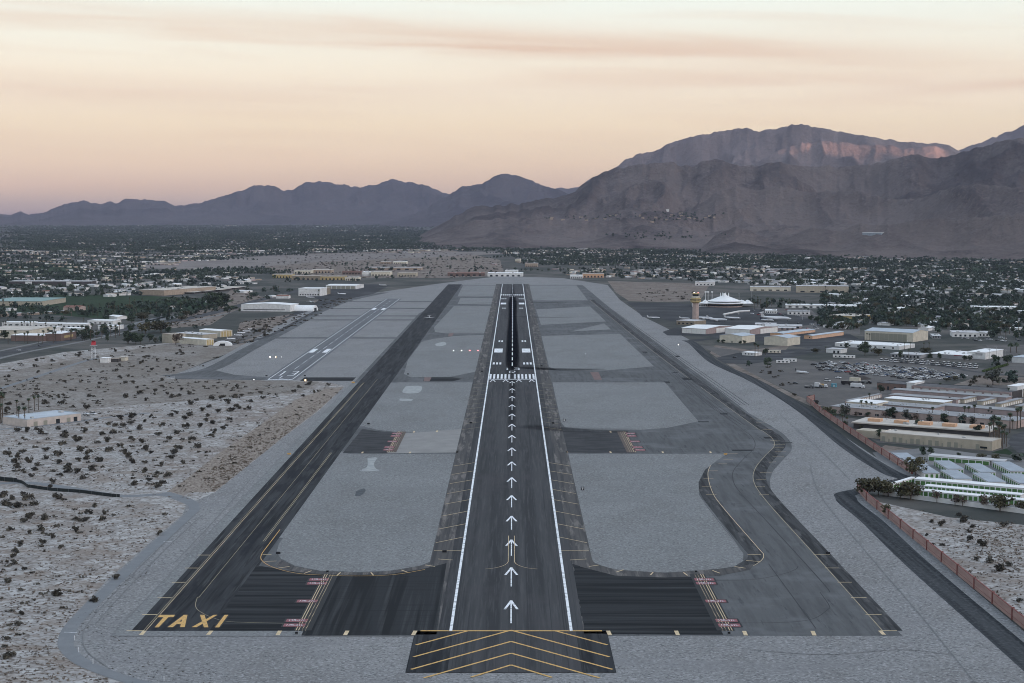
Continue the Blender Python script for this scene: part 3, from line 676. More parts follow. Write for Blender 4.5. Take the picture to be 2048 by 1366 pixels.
# aprons and tarmac at the right
b = MB(); b.poly(GP([(1252, 604), (1330, 606), (1480, 612), (1640, 640), (1620, 650), (1500, 662), (1420, 655), (1330, 640), (1285, 634), (1268, 615)]), .10)
ap = structure('apron', b, m_apron, 'dark terminal apron around the control tower', 'apron')
b = MB(); b.poly(GP([(1325, 664), (1350, 655), (1420, 655), (1560, 664), (1700, 668), (1740, 690), (1650, 700), (1560, 690), (1470, 672), (1395, 683), (1372, 680), (1430, 676), (1415, 672), (1335, 671)]), .10)
structure('apron', b, m_apron, 'dark tarmac between the white hangars', 'apron')
b = MB(); b.poly(GP([(1430, 716), (1480, 705), (1500, 712), (1560, 700), (1650, 696), (1640, 702), (1560, 720), (1500, 728), (1450, 727)]), .09)
structure('apron', b, m_apron, 'dark yard by the small white office', 'apron')
b = MB(); addribbon(b, smooth(GP([(1520, 700), (1600, 703), (1740, 705), (1850, 725), (1960, 745), (2100, 758)]), 4), 9, .1); addribbon(b, GP([(1540, 712), (1640, 694), (1760, 672)]), 9, .102)
structure('road', b, m_road, 'narrow road behind the car lot at the right', 'road')
b = MB(); addribbon(b, smooth(GP([(1372, 681), (1388, 688), (1420, 718), (1450, 735), (1500, 757), (1560, 790), (1620, 830), (1700, 895), (1780, 945), (1815, 957), (1790, 965), (1740, 978), (1693, 988), (1692, 996), (1700, 1008)]) + [(181.5, 800), (179.5, 700), (179.5, 560), (179.5, 350)], 6), 11.5, .12)
b2 = MB(); b2.v, b2.f, b2.m = b.v, b.f, b.m
structure('road', b2, m_wallroad, 'dark perimeter road along the pink walls', 'road')
b = MB(); b.poly(GP([(1400, 690), (1640, 724), (1720, 716), (1850, 722), (1990, 740), (1960, 752), (1850, 765), (1760, 775), (1760, 800), (1690, 830), (1615, 800), (1500, 745)]), .06)
structure('parking_lot', b, m_lot, 'grey gravel lot with the rows of parked cars', 'parking lot')
b = MB(); b.poly(GP([(1480, 616), (1620, 618), (1640, 636), (1560, 634), (1470, 626)]), .08); b.poly(GP([(1500, 640), (1720, 640), (1720, 668), (1560, 664)]), .07)
structure('parking_lot', b, m_lot, 'parking lots beside the terminal', 'parking lot')
b = MB(); b.poly(GP([(1745, 905), (1860, 895), (2090, 925), (2160, 1040), (2050, 1020), (1745, 975), (1780, 950)]), .05)
structure('yard', b, m_concrete, 'concrete yard of the green and white storage units', 'yard')
b = MB(); b.poly(GP([(1690, 812), (2100, 850), (2100, 770), (1750, 770)]), .055); b.poly(GP([(1655, 830), (2040, 880), (2000, 905), (1755, 885)]), .057)
structure('yard', b, m_lot, 'grey yards between the long warehouses', 'yard')
b = MB(); b.poly(GP([(2025, 870), (2100, 850), (2140, 930), (2060, 920), (2035, 905), (2015, 886)]), .1)
structure('road', b, m_road, 'curved end of an asphalt street at the right edge', 'road')
# service road, left road
b = MB(); addribbon(b, smooth(GP([(330, 985), (375, 1000), (388, 1012), (380, 1030), (300, 1100), (215, 1180), (150, 1245), (133, 1275), (135, 1298), (165, 1325), (230, 1352), (300, 1372), (420, 1400)]), 7), 5.6, .13)
path = structure('path', b, m_path, 'pale service road curving round the airfield corner at the left', 'road')
for P in ([(128, 1265), (154, 1266)], [(327, 1083.5), (343, 1083.8)]): mark('stop_line', [line(G(*P[0]), G(*P[1]), .4)], m_white, path, .16)
b = MB(); addribbon(b, smooth(GP([(0, 967), (60, 966), (130, 975), (240, 992), (330, 990), (390, 1010)]), 6), 7, .10)
structure('path', b, m_path, 'sandy track crossing the left desert', 'road')
b = MB(); addribbon(b, smooth(GP([(-60, 725), (40, 700), (150, 678), (270, 655), (370, 638), (440, 622), (520, 600), (600, 580)]), 6), 22, .10)
lroad = structure('road', b, m_road, 'two lane road running away past the palms at the left', 'road')
b = MB(); addribbon(b, smooth(GP([(-60, 733), (40, 707), (160, 684), (290, 657), (395, 640), (460, 625)]), 6), 7, .09); addribbon(b, smooth(GP([(-60, 716), (40, 693), (150, 671), (270, 649), (360, 633)]), 6), 6, .09)
b.build('shoulder', m_concrete, lroad)
b = MB(); addribbon(b, smooth(GP([(200, 672), (270, 651), (340, 632), (300, 640), (250, 655)]), 4), 14, .088)
b.poly(GP([(270, 645), (340, 634), (360, 630), (330, 640), (220, 660)]), .07)
structure('path', b, m_path, 'pale empty lot beside the left road', 'road')
b = MB(); addribbon(b, smooth(GP([(-40, 790), (60, 758), (170, 722), (200, 716)]), 5), 6, .09); addribbon(b, smooth(GP([(-40, 862), (100, 850), (230, 833), (300, 826)]), 4), 5, .09)
structure('path', b, m_path, 'sandy tracks across the upper left desert', 'road')
b = MB(); addribbon(b, smooth(GP([(455, 690), (530, 675), (590, 645), (640, 618), (670, 604)]), 5), 7, .11)
structure('road', b, m_road, 'narrow fence road along the brown scrub at the left', 'road')
b = MB(); b.poly(GP([(430, 690), (480, 662), (520, 656), (540, 660), (470, 690)]), .09)
structure('parking_lot', b, m_lot, 'yard with parked small planes beside the cream hangars', 'yard')

# ------------------------------------------------------------------ mountains
def hash2(ix, iy, seed):
    h = (ix.astype(np.int64) * 374761393 + iy.astype(np.int64) * 668265263 + seed * 144665) & 0xffffffff
    h = ((h ^ (h >> 13)) * 1274126177) & 0xffffffff
    return ((h ^ (h >> 16)) & 0xffff) / 65535.0
def vnoise(x, y, seed):
    ix, iy = np.floor(x), np.floor(y); fx, fy = x - ix, y - iy
    fx, fy = fx * fx * fx * (fx * (fx * 6 - 15) + 10), fy * fy * fy * (fy * (fy * 6 - 15) + 10)
    a, b_, c, d = hash2(ix, iy, seed), hash2(ix + 1, iy, seed), hash2(ix, iy + 1, seed), hash2(ix + 1, iy + 1, seed)
    return (a * (1 - fx) + b_ * fx) * (1 - fy) + (c * (1 - fx) + d * fx) * fy
def ridged(x, y, seed, oct=5, gain=.5):
    s, a, t, w = 0, 1.0, 0, 1.0
    for o in range(oct):
        n = 1 - np.abs(2 * vnoise(x, y, seed + o) - 1); n = n * n
        s = s + n * a * w; t += a; w = np.clip(n * 1.6, 0, 1); x, y, a = x * 2.03 + 3.1, y * 2.03 + 1.7, a * gain
    return s / t
def fbm(x, y, seed, oct=4):
    s, a, t = 0, 1.0, 0
    for o in range(oct):
        s = s + vnoise(x, y, seed + o) * a; t += a; x, y, a = x * 2.1 + 5.3, y * 2.1 + 2.9, a * .5
    return s / t
def mountain_mat(name, base, dark, pale, sc=1.0, bump=35.0):
    M = layered(name, base, [((1, 1, .5), .0012 * sc, 5, .40, .64, pale, .55), ((1, 1, .5), .004 * sc, 6, .46, .64, dark, .5), ((1, 1, .6), .022 * sc, 5, .50, .64, dark, .5), ((1, 1, .6), .04 * sc, 4, .52, .64, pale, .65), ((1, 1, .6), .06 * sc, 4, .54, .64, dark, .6)], .95)
    t = M.node_tree; bs = t.nodes['Principled BSDF']
    src = bs.inputs['Base Color'].links[0].from_socket                 # pale debris in the gullies, dark rock on the spurs
    for lo, hi, cc, am in ((.45, .95, [v * .92 for v in pale], .7), (.42, .08, dark, .8)):
        at = t.nodes.new('ShaderNodeAttribute'); at.attribute_name = 'gully'
        r = t.nodes.new('ShaderNodeMapRange'); r.inputs[1].default_value = lo; r.inputs[2].default_value = hi; r.inputs[4].default_value = am
        t.links.new(at.outputs['Fac'], r.inputs[0])
        mx = t.nodes.new('ShaderNodeMixRGB'); mx.inputs[2].default_value = (*cc, 1)
        t.links.new(r.outputs[0], mx.inputs[0]); t.links.new(src, mx.inputs[1]); src = mx.outputs[0]
    t.links.new(src, bs.inputs['Base Color'])
    n = t.nodes.new('ShaderNodeTexNoise'); n.inputs['Scale'].default_value = .0065 * sc; n.inputs['Detail'].default_value = 9; n.inputs['Roughness'].default_value = .62
    t.links.new(t.nodes.new('ShaderNodeNewGeometry').outputs['Position'], n.inputs['Vector'])
    bp = t.nodes.new('ShaderNodeBump'); bp.inputs['Strength'].default_value = 1.0; bp.inputs['Distance'].default_value = bump
    t.links.new(n.outputs['Fac'], bp.inputs['Height']); t.links.new(bp.outputs[0], bs.inputs['Normal'])
    return M
def terrain(name, label, m, ridges, us, ts, rib=.35, ribscale=900.0, seed=1, floor=-12.0, jag=.0024):
    """fan of columns (photo column -> compass direction) by distances; each ridge: crest rows, crest distances, front width, back width"""
    us, ts = np.array(us, float), np.array(ts, float)
    U, T = np.meshgrid(us, ts)
    X, Y = CAMX + (U - 1025.85) / FPX * T, T
    wx, wy = fbm(X / 1700, Y / 1700, seed + 50) - .5, fbm(X / 1700 + 9, Y / 1700 + 4, seed + 60) - .5
    Z = np.full(U.shape, floor); GU = np.full(U.shape, .45)
    for crest, dist, wf, wb, pw in ridges:
        cu = np.array(crest, float); du = np.array(dist, float)
        cy_ = np.interp(us, cu[:, 0], cu[:, 1], left=520, right=520)
        cd_ = np.interp(us, du[:, 0], du[:, 1])
        hz = CAMH + (HOR - cy_) / FPX * cd_
        hz = hz + jag * cd_ * (fbm(us / 14.0, us * 0 + seed, seed + 7, 4) - .5) * np.clip(hz / 150, 0, 1)
        hz = np.maximum(hz, floor)
        d = (T + wy * wf * .55 - cd_[None, :])
        x = np.where(d < 0, -d / wf, d / wb)
        x = np.clip(np.abs(x) - .02, 0, None)
        g = np.clip(1 - x, 0, 1) ** pw
        wa = ribscale * 1.6
        r = ridged((X + wx * wa + .25 * Y * math.sin(seed)) / ribscale, (Y + wy * wa) / (ribscale * 2.6), seed + 3, 3)
        r2 = ridged((X + wx * wa * .6) / (ribscale * .36), (Y + wy * wa * .6) / (ribscale * .62), seed + 13, 4)
        rn = np.clip((r - .12) / .62, 0, 1) * .66 + np.clip((r2 - .12) / .62, 0, 1) * .34
        env = np.clip(x * 5, 0, 1) ** .8
        z = hz[None, :] * g * (1 - rib * env * (1 - rn))
        z = np.where(z < floor, floor, z)
        z = np.where(g <= 0, floor, z - 14 * (g < .04))
        GU = np.where(z > Z, np.clip(1 - rn, 0, 1), GU); Z = np.maximum(Z, z)
    n, k = U.shape
    V = np.stack([X, Y, Z], -1).reshape(-1, 3)
    i = np.arange(n - 1)[:, None] * k + np.arange(k - 1)[None, :]
    F = np.stack([i, i + 1, i + k + 1, i + k], -1).reshape(-1, 4)
    me = npmesh(name, V, F, m, smooth=True)
    a_ = me.attributes.new('gully', 'FLOAT', 'POINT'); a_.data.foreach_set('value', GU.ravel().astype(np.float32))
    return tag(link(name, me), label, 'mountain', kind='structure')
m_mnt_far = mountain_mat('far_mountain_rock', (.058, .052, .060), (.034, .030, .035), (.088, .078, .082), .7, 60.0)
m_mnt = mountain_mat('mountain_rock', (.105, .088, .086), (.050, .043, .045), (.18, .152, .144), 1.3, 45.0)
m_mnt_mid = mountain_mat('mid_mountain_rock', (.15, .128, .128), (.09, .078, .08), (.22, .18, .175), 1.0, 45.0)
A1 = [(-400, 446), (-100, 440), (0, 430), (22, 428), (45, 424), (60, 430), (90, 426), (120, 412), (145, 406), (170, 400), (188, 406), (205, 410), (220, 405), (238, 406), (255, 398), (275, 398), (295, 399), (312, 402), (330, 402), (345, 409), (355, 413), (370, 410), (385, 406), (405, 404), (430, 397), (447, 394), (460, 388), (478, 385), (495, 378), (505, 372), (520, 370), (535, 370), (552, 374), (568, 380), (590, 378), (602, 371), (615, 365), (640, 363), (660, 366), (680, 370), (700, 370), (720, 373), (745, 371), (760, 365), (775, 361), (795, 360), (812, 364), (830, 366), (845, 368), (860, 373), (872, 380), (890, 386), (910, 392), (960, 420), (1010, 450)]
A2 = [(760, 447), (840, 425), (880, 400), (900, 388), (915, 379), (930, 373), (950, 371), (965, 369), (980, 358), (995, 352), (1015, 349), (1032, 351), (1048, 356), (1065, 362), (1080, 369), (1096, 375), (1115, 380), (1150, 395), (1200, 430)]
A3 = [(820, 400), (868, 378), (892, 387), (905, 391), (1060, 390), (1090, 378), (1120, 371), (1145, 371), (1160, 368), (1190, 352), (1240, 345), (1400, 400)]
A3D = [(800, 29000), (1400, 29000)]
terrain('mountain', 'long dark mauve mountain range on the left horizon', m_mnt_far, [(A1, [(0, 26500), (1000, 26500)], 4200, 4500, 1.1)], np.arange(-420, 1040, 3), np.linspace(21500, 30800, 80), .5, 1300, 3)
terrain('mountain', 'pointed mauve mountain in the middle of the horizon', m_mnt_far, [(A2, [(0, 22500), (1000, 22500)], 4000, 3500, 1.1)], np.arange(740, 1220, 2.5), np.linspace(18200, 26000, 80), .5, 1200, 9)
terrain('mountain', 'pale hazy ridge showing in the gaps of the far range', m_mnt_far, [(A3, A3D, 1200, 1200, 1.0)], np.arange(800, 1420, 6), np.linspace(27500, 30300, 14), .1, 1500, 19)
Cc = [(1080, 452), (1130, 410), (1150, 384), (1190, 352), (1212, 342), (1235, 330), (1250, 318), (1268, 311), (1290, 304), (1310, 300), (1330, 290), (1350, 280), (1375, 275), (1400, 270), (1420, 267), (1440, 263), (1465, 262), (1490, 260), (1503, 263), (1513, 266), (1530, 261), (1548, 263), (1562, 258), (1580, 254), (1595, 256), (1612, 256), (1640, 262), (1665, 268), (1690, 275), (1710, 276), (1730, 280), (1755, 285), (1780, 288), (1810, 288), (1830, 286), (1855, 288), (1875, 287), (1890, 291), (1905, 297), (1918, 303), (1960, 330), (2100, 380)]
Cs = [(1500, 330), (1560, 300), (1600, 290), (1640, 285), (1690, 290), (1740, 292), (1800, 298), (1850, 296), (1890, 300), (1930, 318), (2000, 350)]
terrain('mountain', 'broad high mountain at the right with a pink sunlit flank', m_mnt_mid, [(Cc, [(1000, 17500), (2200, 17500)], 4800, 4200, 1.15), (Cs, [(1000, 15200), (2200, 15200)], 2600, 1600, 1.2)], np.arange(1070, 2110, 2.5), np.linspace(12600, 21800, 190), .60, 760, 23)
Dd = [(1820, 400), (1880, 335), (1912, 303), (1935, 294), (1960, 285), (1980, 279), (2000, 272), (2020, 264), (2048, 253), (2120, 225), (2250, 190), (2500, 160)]
terrain('mountain', 'bluish slope rising out of the photo at the right edge', m_mnt_mid, [(Dd, [(1000, 20800), (2600, 20800)], 3200, 3500, 1.1)], np.arange(1810, 2520, 4), np.linspace(17500, 24400, 70), .35, 1000, 31)
B = [(790, 485), (840, 472), (870, 455), (888, 445), (905, 435), (920, 427), (935, 420), (952, 413), (970, 410), (985, 413), (1000, 411), (1030, 408), (1060, 404), (1085, 399), (1110, 395), (1130, 390), (1150, 383), (1168, 367), (1185, 354), (1205, 348), (1230, 340), (1258, 336), (1290, 333), (1310, 329), (1330, 328), (1348, 330), (1362, 334), (1380, 336), (1392, 330), (1400, 324), (1412, 321), (1428, 322), (1445, 325), (1462, 330), (1478, 335), (1495, 336), (1520, 332), (1545, 329), (1562, 328), (1578, 332), (1600, 333), (1625, 336), (1650, 334), (1680, 337), (1705, 336), (1725, 333), (1745, 330), (1768, 324), (1790, 319), (1812, 314), (1835, 314), (1855, 318), (1872, 318), (1895, 311), (1915, 308), (1940, 301), (1960, 296), (1985, 288), (2010, 283), (2048, 279), (2130, 268), (2300, 250), (2600, 240)]
BD = [(790, 10800), (1000, 10600), (1200, 10600), (1410, 10200), (1700, 10400), (2048, 9800), (2600, 9000)]
Bf = [(820, 488), (860, 470), (900, 455), (950, 441), (1000, 437), (1060, 434), (1120, 436), (1200, 440), (1260, 443), (1330, 450), (1400, 462), (1450, 480)]
BfD = [(800, 9200), (1450, 8200)]
Bm = [(1280, 470), (1340, 440), (1400, 405), (1440, 380), (1470, 372), (1500, 380), (1560, 372), (1620, 385), (1700, 380), (1760, 395), (1830, 400), (1900, 372), (1950, 368), (2000, 372), (2048, 376), (2200, 340), (2500, 330)]
BmD = [(1280, 9000), (1450, 8700), (1700, 8300), (2048, 7400), (2500, 7000)]
Bn = [(1395, 500), (1430, 470), (1470, 452), (1500, 462), (1540, 478), (1580, 470), (1620, 455), (1680, 462), (1720, 447), (1745, 450), (1800, 446), (1860, 437), (1920, 440), (2000, 430), (2100, 420), (2500, 410)]
BnD = [(1395, 7000), (1600, 6700), (2048, 6000), (2500, 5700)]
m_near = terrain('mountain', 'dark brown rugged foothills filling the right middle distance', m_mnt,
        [(B, BD, 3200, 3000, 1.35), (Bf, BfD, 1200, 1500, 1.25), (Bm, BmD, 1700, 1500, 1.5), (Bn, BnD, 850, 1100, 1.25)], np.arange(780, 2560, 2.5), np.concatenate([np.linspace(4900, 8600, 170), np.linspace(8625, 11200, 100), np.linspace(11250, 14000, 40)]), .72, 560, 41)
# the tall range in the west, outside the picture, its crest shaped to keep the valley in shade
w = np.concatenate([np.arange(-9000, 13500, 140.0), np.arange(13500, 15500, 35.0), np.arange(15500, 26001, 140.0)])
s = np.linspace(-3600, 3600, 33)
hz = 1780 + 420 * fbm(w / 2600, w * 0, 71) + 260 * (fbm(w / 420, w * 0 + 3, 75) - .5)
notch = np.clip(1 - np.abs((w - 14330) / 600), 0, 1)  # gap shaped into the unseen crest so sun reaches one far flank
sill = 1275 + 620 * (fbm(w / 150, w * 0 + 1, 77) - .5)
hz = np.where(notch > 0, np.minimum(hz, sill + (1 - np.clip(notch * 3, 0, 1)) * 900), hz)
Wg, Sg = np.meshgrid(w, s)
pos = SD[None, None, :] * (6200 + Sg)[..., None] + SW[None, None, :] * Wg[..., None] * 1.0
rr = ridged(pos[..., 0] / 1500, pos[..., 1] / 1500, 81)
Zg = hz[None, :] * np.clip(1 - np.abs(Sg) / 3600, 0, 1) ** 1.05 * (1 - .35 * np.clip(np.abs(Sg) / 600, 0, 1) * (1 - rr)) - 15
n, k = Wg.shape
i = np.arange(n - 1)[:, None] * k + np.arange(k - 1)[None, :]
tag(link('mountain', npmesh('mountain', np.concatenate([pos, Zg[..., None]], -1).reshape(-1, 3), np.stack([i, i + 1, i + k + 1, i + k], -1).reshape(-1, 4), m_mnt, smooth=True)),
    'tall unseen range in the west, shaped to shade the valley, beyond the right edge of the photo', 'mountain', kind='structure')

# ------------------------------------------------------------------ buildings
def wallmat(nm, c, v=.10): return mat(nm, c, .85, v, .25, detail=5)
W = dict(white=wallmat('white_wall', (.68, .68, .67)), cream=wallmat('cream_wall', (.60, .555, .46)), beige=wallmat('beige_wall', (.42, .375, .30)), tan=wallmat('tan_wall', (.36, .29, .23)),
         pink=wallmat('pink_wall', (.44, .345, .31)), palepink=wallmat('pale_pink_wall', (.52, .455, .41)), brown=wallmat('brown_wall', (.17, .12, .105)), grey=wallmat('grey_wall', (.30, .30, .31)), peach=wallmat('peach_wall', (.58, .36, .23)),
         mauve=wallmat('mauve_wall', (.34, .27, .26)), ochre=wallmat('ochre_wall', (.44, .34, .17)), dark=wallmat('dark_wall', (.07, .065, .065)), green=wallmat('green_door_paint', (.075, .165, .055)),
         stone=wallmat('stone_wall', (.26, .22, .17)))
R = dict(white=mat('white_roof', (.80, .81, .81), .8, .06, .08, detail=5), pale=mat('pale_roof', (.50, .50, .51), .85, .14, .08, detail=5), grey=mat('grey_roof', (.30, .305, .315), .85, .14, .08, detail=5),
         beige=mat('beige_roof', (.50, .46, .41), .85, .12, .08, detail=5), blue=mat('pale_blue_roof', (.42, .47, .52), .6, .08, .1), tan=mat('tan_roof', (.38, .33, .28), .85, .12, .08), steel=mat('steel_grey_roof', (.30, .34, .385), .55, .10, .15), terra=mat('terracotta_roof', (.22, .11, .085), .85, .2, .3),
         dark=mat('dark_roof', (.10, .10, .105), .85, .15, .1), teal=mat('teal_roof', (.20, .30, .29), .7, .08, .1))
m_glass = mat('dark_window_glass', (.025, .03, .035), .15, .2, .2, spec=.5)
m_doorgrey = mat('roller_door_metal', (.27, .265, .22), .7, .05, 3, stretch=(.1, .1, 6))
m_doorwhite = mat('white_door_metal', (.74, .73, .70), .7, .05, 1, stretch=(1, 1, .2))
m_doorgreen = W['green']; m_doorpeach = mat('peach_door_metal', (.66, .43, .30), .7, .08, .5); m_metal = mat('grey_metal', (.33, .34, .35), .5, .1, 1, metal=.3)
m_unit = mat('roof_unit_metal', (.42, .42, .42), .6, .2, .4)
def face_rect(b, face, L, D, u0, u1, z0, z1, t=.07, mi=0):
    if face == 'front': b.box(u0, u1, -t, 0, z0, z1, mi)
    elif face == 'right': b.box(L, L + t, u0, u1, z0, z1, mi)
    elif face == 'left': b.box(-t, 0, u0, u1, z0, z1, mi)
def bld(name, label, cat, A, xB, ytop, depth=None, xC=None, wall='white', roof='white', kind='flat', B=None, ridge='x', rise_m=1.6, eave=.35, doors=(), units=0, ang=GRID, h=None, L=None, group=None, rt=.35, parapet=False, unit_m=None, unit_size=(1.2, 3.2)):
    """A: photo point of the left foot of the front wall, xB: photo column of its right end, ytop: row of the wall top above A"""
    A = G(*A)
    if B:
        B = G(*B); ang = math.atan2(B[1] - A[1], B[0] - A[0]); L = math.hypot(B[0] - A[0], B[1] - A[1])
    if L is None: L = span(A, xB, ang)
    if h is None: h = rise(A, ytop)
    B_ = (A[0] + L * math.cos(ang), A[1] + L * math.sin(ang))
    D = depth if depth else span(B_, xC, ang + math.pi / 2)
    root = thing(name, label, cat, (A[0], A[1], 0), ang, group)
    root['dims'] = (L, D, h)
    b = MB(); b.box(0, L, 0, D, -.3, h)
    if kind == 'gable':
        if ridge == 'x':
            for x in (0, L): b.add([(x, 0, h), (x, D, h), (x, D / 2, h + rise_m)], [(0, 1, 2)])
        else:
            for y in (0, D): b.add([(0, y, h), (L, y, h), (L / 2, y, h + rise_m)], [(0, 1, 2)])
    b.build('wall', W[wall], root)
    b = MB(); e = eave
    if kind == 'flat':
        if parapet:
            b.box(.3, L - .3, .3, D - .3, h + .01, h + .06)
            for q in ((-.05, L + .05, -.05, .3), (-.05, L + .05, D - .3, D + .05), (-.05, .3, .3, D - .3), (L - .3, L + .05, .3, D - .3)): b.box(*q, h + .01, h + .5)
        else: b.box(-e, L + e, -e, D + e, h + .01, h + rt)
    else:
        if ridge == 'x':
            for y0, y1, z0, z1 in ((-e, D / 2, h + .05, h + rise_m + .1), (D / 2, D + e, h + rise_m + .1, h + .05)):
                b.add([(-e, y0, z0), (L + e, y0, z0), (L + e, y1, z1), (-e, y1, z1), (-e, y0, z0 + .25), (L + e, y0, z0 + .25), (L + e, y1, z1 + .25), (-e, y1, z1 + .25)],
                      [(3, 2, 1, 0), (4, 5, 6, 7), (0, 1, 5, 4), (1, 2, 6, 5), (2, 3, 7, 6), (3, 0, 4, 7)])
        else:
            for x0, x1, z0, z1 in ((-e, L / 2, h + .05, h + rise_m + .1), (L / 2, L + e, h + rise_m + .1, h + .05)):
                b.add([(x0, -e, z0), (x1, -e, z1), (x1, D + e, z1), (x0, D + e, z0), (x0, -e, z0 + .25), (x1, -e, z1 + .25), (x1, D + e, z1 + .25), (x0, D + e, z0 + .25)],
                      [(3, 2, 1, 0), (4, 5, 6, 7), (0, 1, 5, 4), (1, 2, 6, 5), (2, 3, 7, 6), (3, 0, 4, 7)])
    rf = b.build('roof', R[roof], root)
    for (nm, face, u0, u1, z0, z1, m) in doors:
        ext = L if face == 'front' else D
        f = lambda u: u * ext if abs(u) <= 1.0001 and not isinstance(u, int) else (u if u >= 0 else ext + u)
        b = MB(); face_rect(b, face, L, D, f(u0), f(u1), z0, z1 if z1 > 0 else h + z1)
        b.build(nm, m, root)
    for i in range(units):
        s = random.uniform(*unit_size); x, y = random.uniform(2, max(2.2, L - 4)), random.uniform(1.5, max(1.7, D - 4))
        if kind != 'flat': break
        b = MB(); zz = h + (.06 if parapet else rt)
        b.box(x, x + s, y, y + s * random.uniform(.6, 1.1), zz, zz + random.uniform(.8, 1.5))
        b.build('roof_unit', unit_m or m_unit, rf)
    return root
def repeat_doors(nm, face, n, w, z1, m, start=.03, end=.97, z0=0.0):
    out = []
    for i in range(n):
        c = start + (end - start) * (i + .5) / n
        out.append((nm, face, c - w / 2, c + w / 2, z0, z1, m))
    return out
H1 = [('hangar_door', 'front', .02 + i * .193, .02 + i * .193 + .187, .1, -.5, m_doorwhite) for i in range(5)] + [('hangar_door', 'right', .36 + i * .104, .36 + i * .104 + .10, .1, -.5, m_doorwhite) for i in range(6)]
bld('hangar', 'white roofed hangar with a pinkish end wall, directly before the control tower', 'hangar', (1363.5, 666), 1412.3, 655.7, xC=1467.8, wall='mauve', roof='white', kind='gable', doors=H1, rise_m=2.2)
bld('hangar', 'white roofed hangar with a pinkish end wall, behind the two cream hangars', 'hangar', (1449.4, 667.5), 1500.5, 656.8, xC=1555.8, wall='mauve', roof='white', kind='gable', doors=H1, rise_m=2.2)
bld('hangar', 'cream metal hangar with dark shrubs at its foot, left of the pair', 'hangar', (1439.2, 684.3), 1483.7, 670.4, xC=1509.8, wall='cream', roof='blue', kind='gable', ridge='y', rise_m=2.0, doors=[('door', 'front', .52, .60, 0, 2.4, m_doorgrey)])
bld('hangar', 'cream metal hangar with a pale blue roof, right of the pair', 'hangar', (1528.2, 689.5), 1574.8, 673.9, xC=1600.2, wall='cream', roof='blue', kind='gable', ridge='y', rise_m=2.0)
bld('hangar_row', 'long row of peach doored aircraft sheds, farther one of the two', 'hangar', (1540, 671), 1566, 666, xC=1630.5, wall='peach', roof='blue', kind='gable', ridge='y', rise_m=.8, doors=repeat_doors('shed_door', 'right', 9, .10, -.5, m_doorpeach))
bld('hangar_row', 'long row of peach doored aircraft sheds, nearer one of the two', 'hangar', (1607.7, 677.8), 1624.3, 671, xC=1687.7, wall='peach', roof='blue', kind='gable', ridge='y', rise_m=.8, doors=repeat_doors('shed_door', 'right', 12, .075, -.5, m_doorpeach) + [('window', 'front', .62, .75, 1.6, 2.8, m_glass)])
bld('hangar', 'very large pale hangar with a wide wall of sliding door panels', 'hangar', (1729.2, 679.3), 1825.4, 661.4, xC=1855.8, wall='cream', roof='blue', kind='gable', ridge='x', rise_m=2.5,
    doors=[('hangar_door', 'front', .13 + i * .0935, .13 + i * .0935 + .091, .2, -2.2, m_doorgrey) for i in range(8)] + [('door', 'front', .89, .905, 0, 2.4, m_doorwhite)])
bld('warehouse', 'long low white flat roofed building before the large panelled hangar', 'building', (1669.7, 692.7), 1798.7, 686, depth=42, wall='white', roof='white', units=9, parapet=True, doors=repeat_doors('window', 'front', 7, .03, 2.6, m_glass, z0=1.0))
bld('house', 'small pale house with two dark openings beside the long white building', 'house', (1652, 705), 1681, 697.5, depth=16, wall='white', roof='pale', doors=[('door', 'front', .5, .62, 0, 2.6, m_glass), ('door', 'front', .78, .9, 0, 2.6, m_glass)])
bld('warehouse', 'low grey walled building with dark openings left of the tank roofed store', 'building', (1781, 713), 1841, 707, depth=26, wall='grey', roof='pale', doors=repeat_doors('door', 'front', 8, .05, 2.2, m_glass), units=3)
bld('store', 'low white store with tanks on its roof and a red name board', 'store', (1858, 715), 1934, 707, depth=48, wall='grey', roof='white', units=8, doors=[('red_board', 'front', .66, .86, 3.4, 4.5, mat('red_board_paint', (.22, .03, .04)))])
st = bld('warehouse', 'tall white box warehouse with grey lettering on its front wall', 'building', (1934.2, 717), 1970.3, 703.5, xC=2006, wall='white', roof='white', doors=[('lettering', 'front', .46, .84, 5.0, 6.2, W['grey']), ('lettering', 'front', .25, .84, 4.1, 4.6, W['grey']), ('roller_door', 'right', .05, .3, 0, 2.8, m_doorwhite)], units=1)
bld('house', 'pale bluish building cut by the right edge above the hedge', 'building', (2024, 725), 2085, 714, depth=30, wall='white', roof='blue')
bld('office', 'small white office with three dark windows and two tall palms beside it', 'office', (1484, 710.5), 1511, 704.6, depth=14, wall='white', roof='white', doors=repeat_doors('window', 'front', 3, .07, 2.6, m_glass, start=.15, end=.85, z0=1.2))
bld('tank_building', 'ochre topped long hall behind the T shaped sheds', 'building', (1657.5, 638.5), 1712, 630.5, xC=1743.5, wall='ochre', roof='beige', doors=[('window', 'front', .04, .08, 4, 5.5, m_glass), ('hangar_door', 'right', .3, .9, .2, -2, m_glass)], units=4)
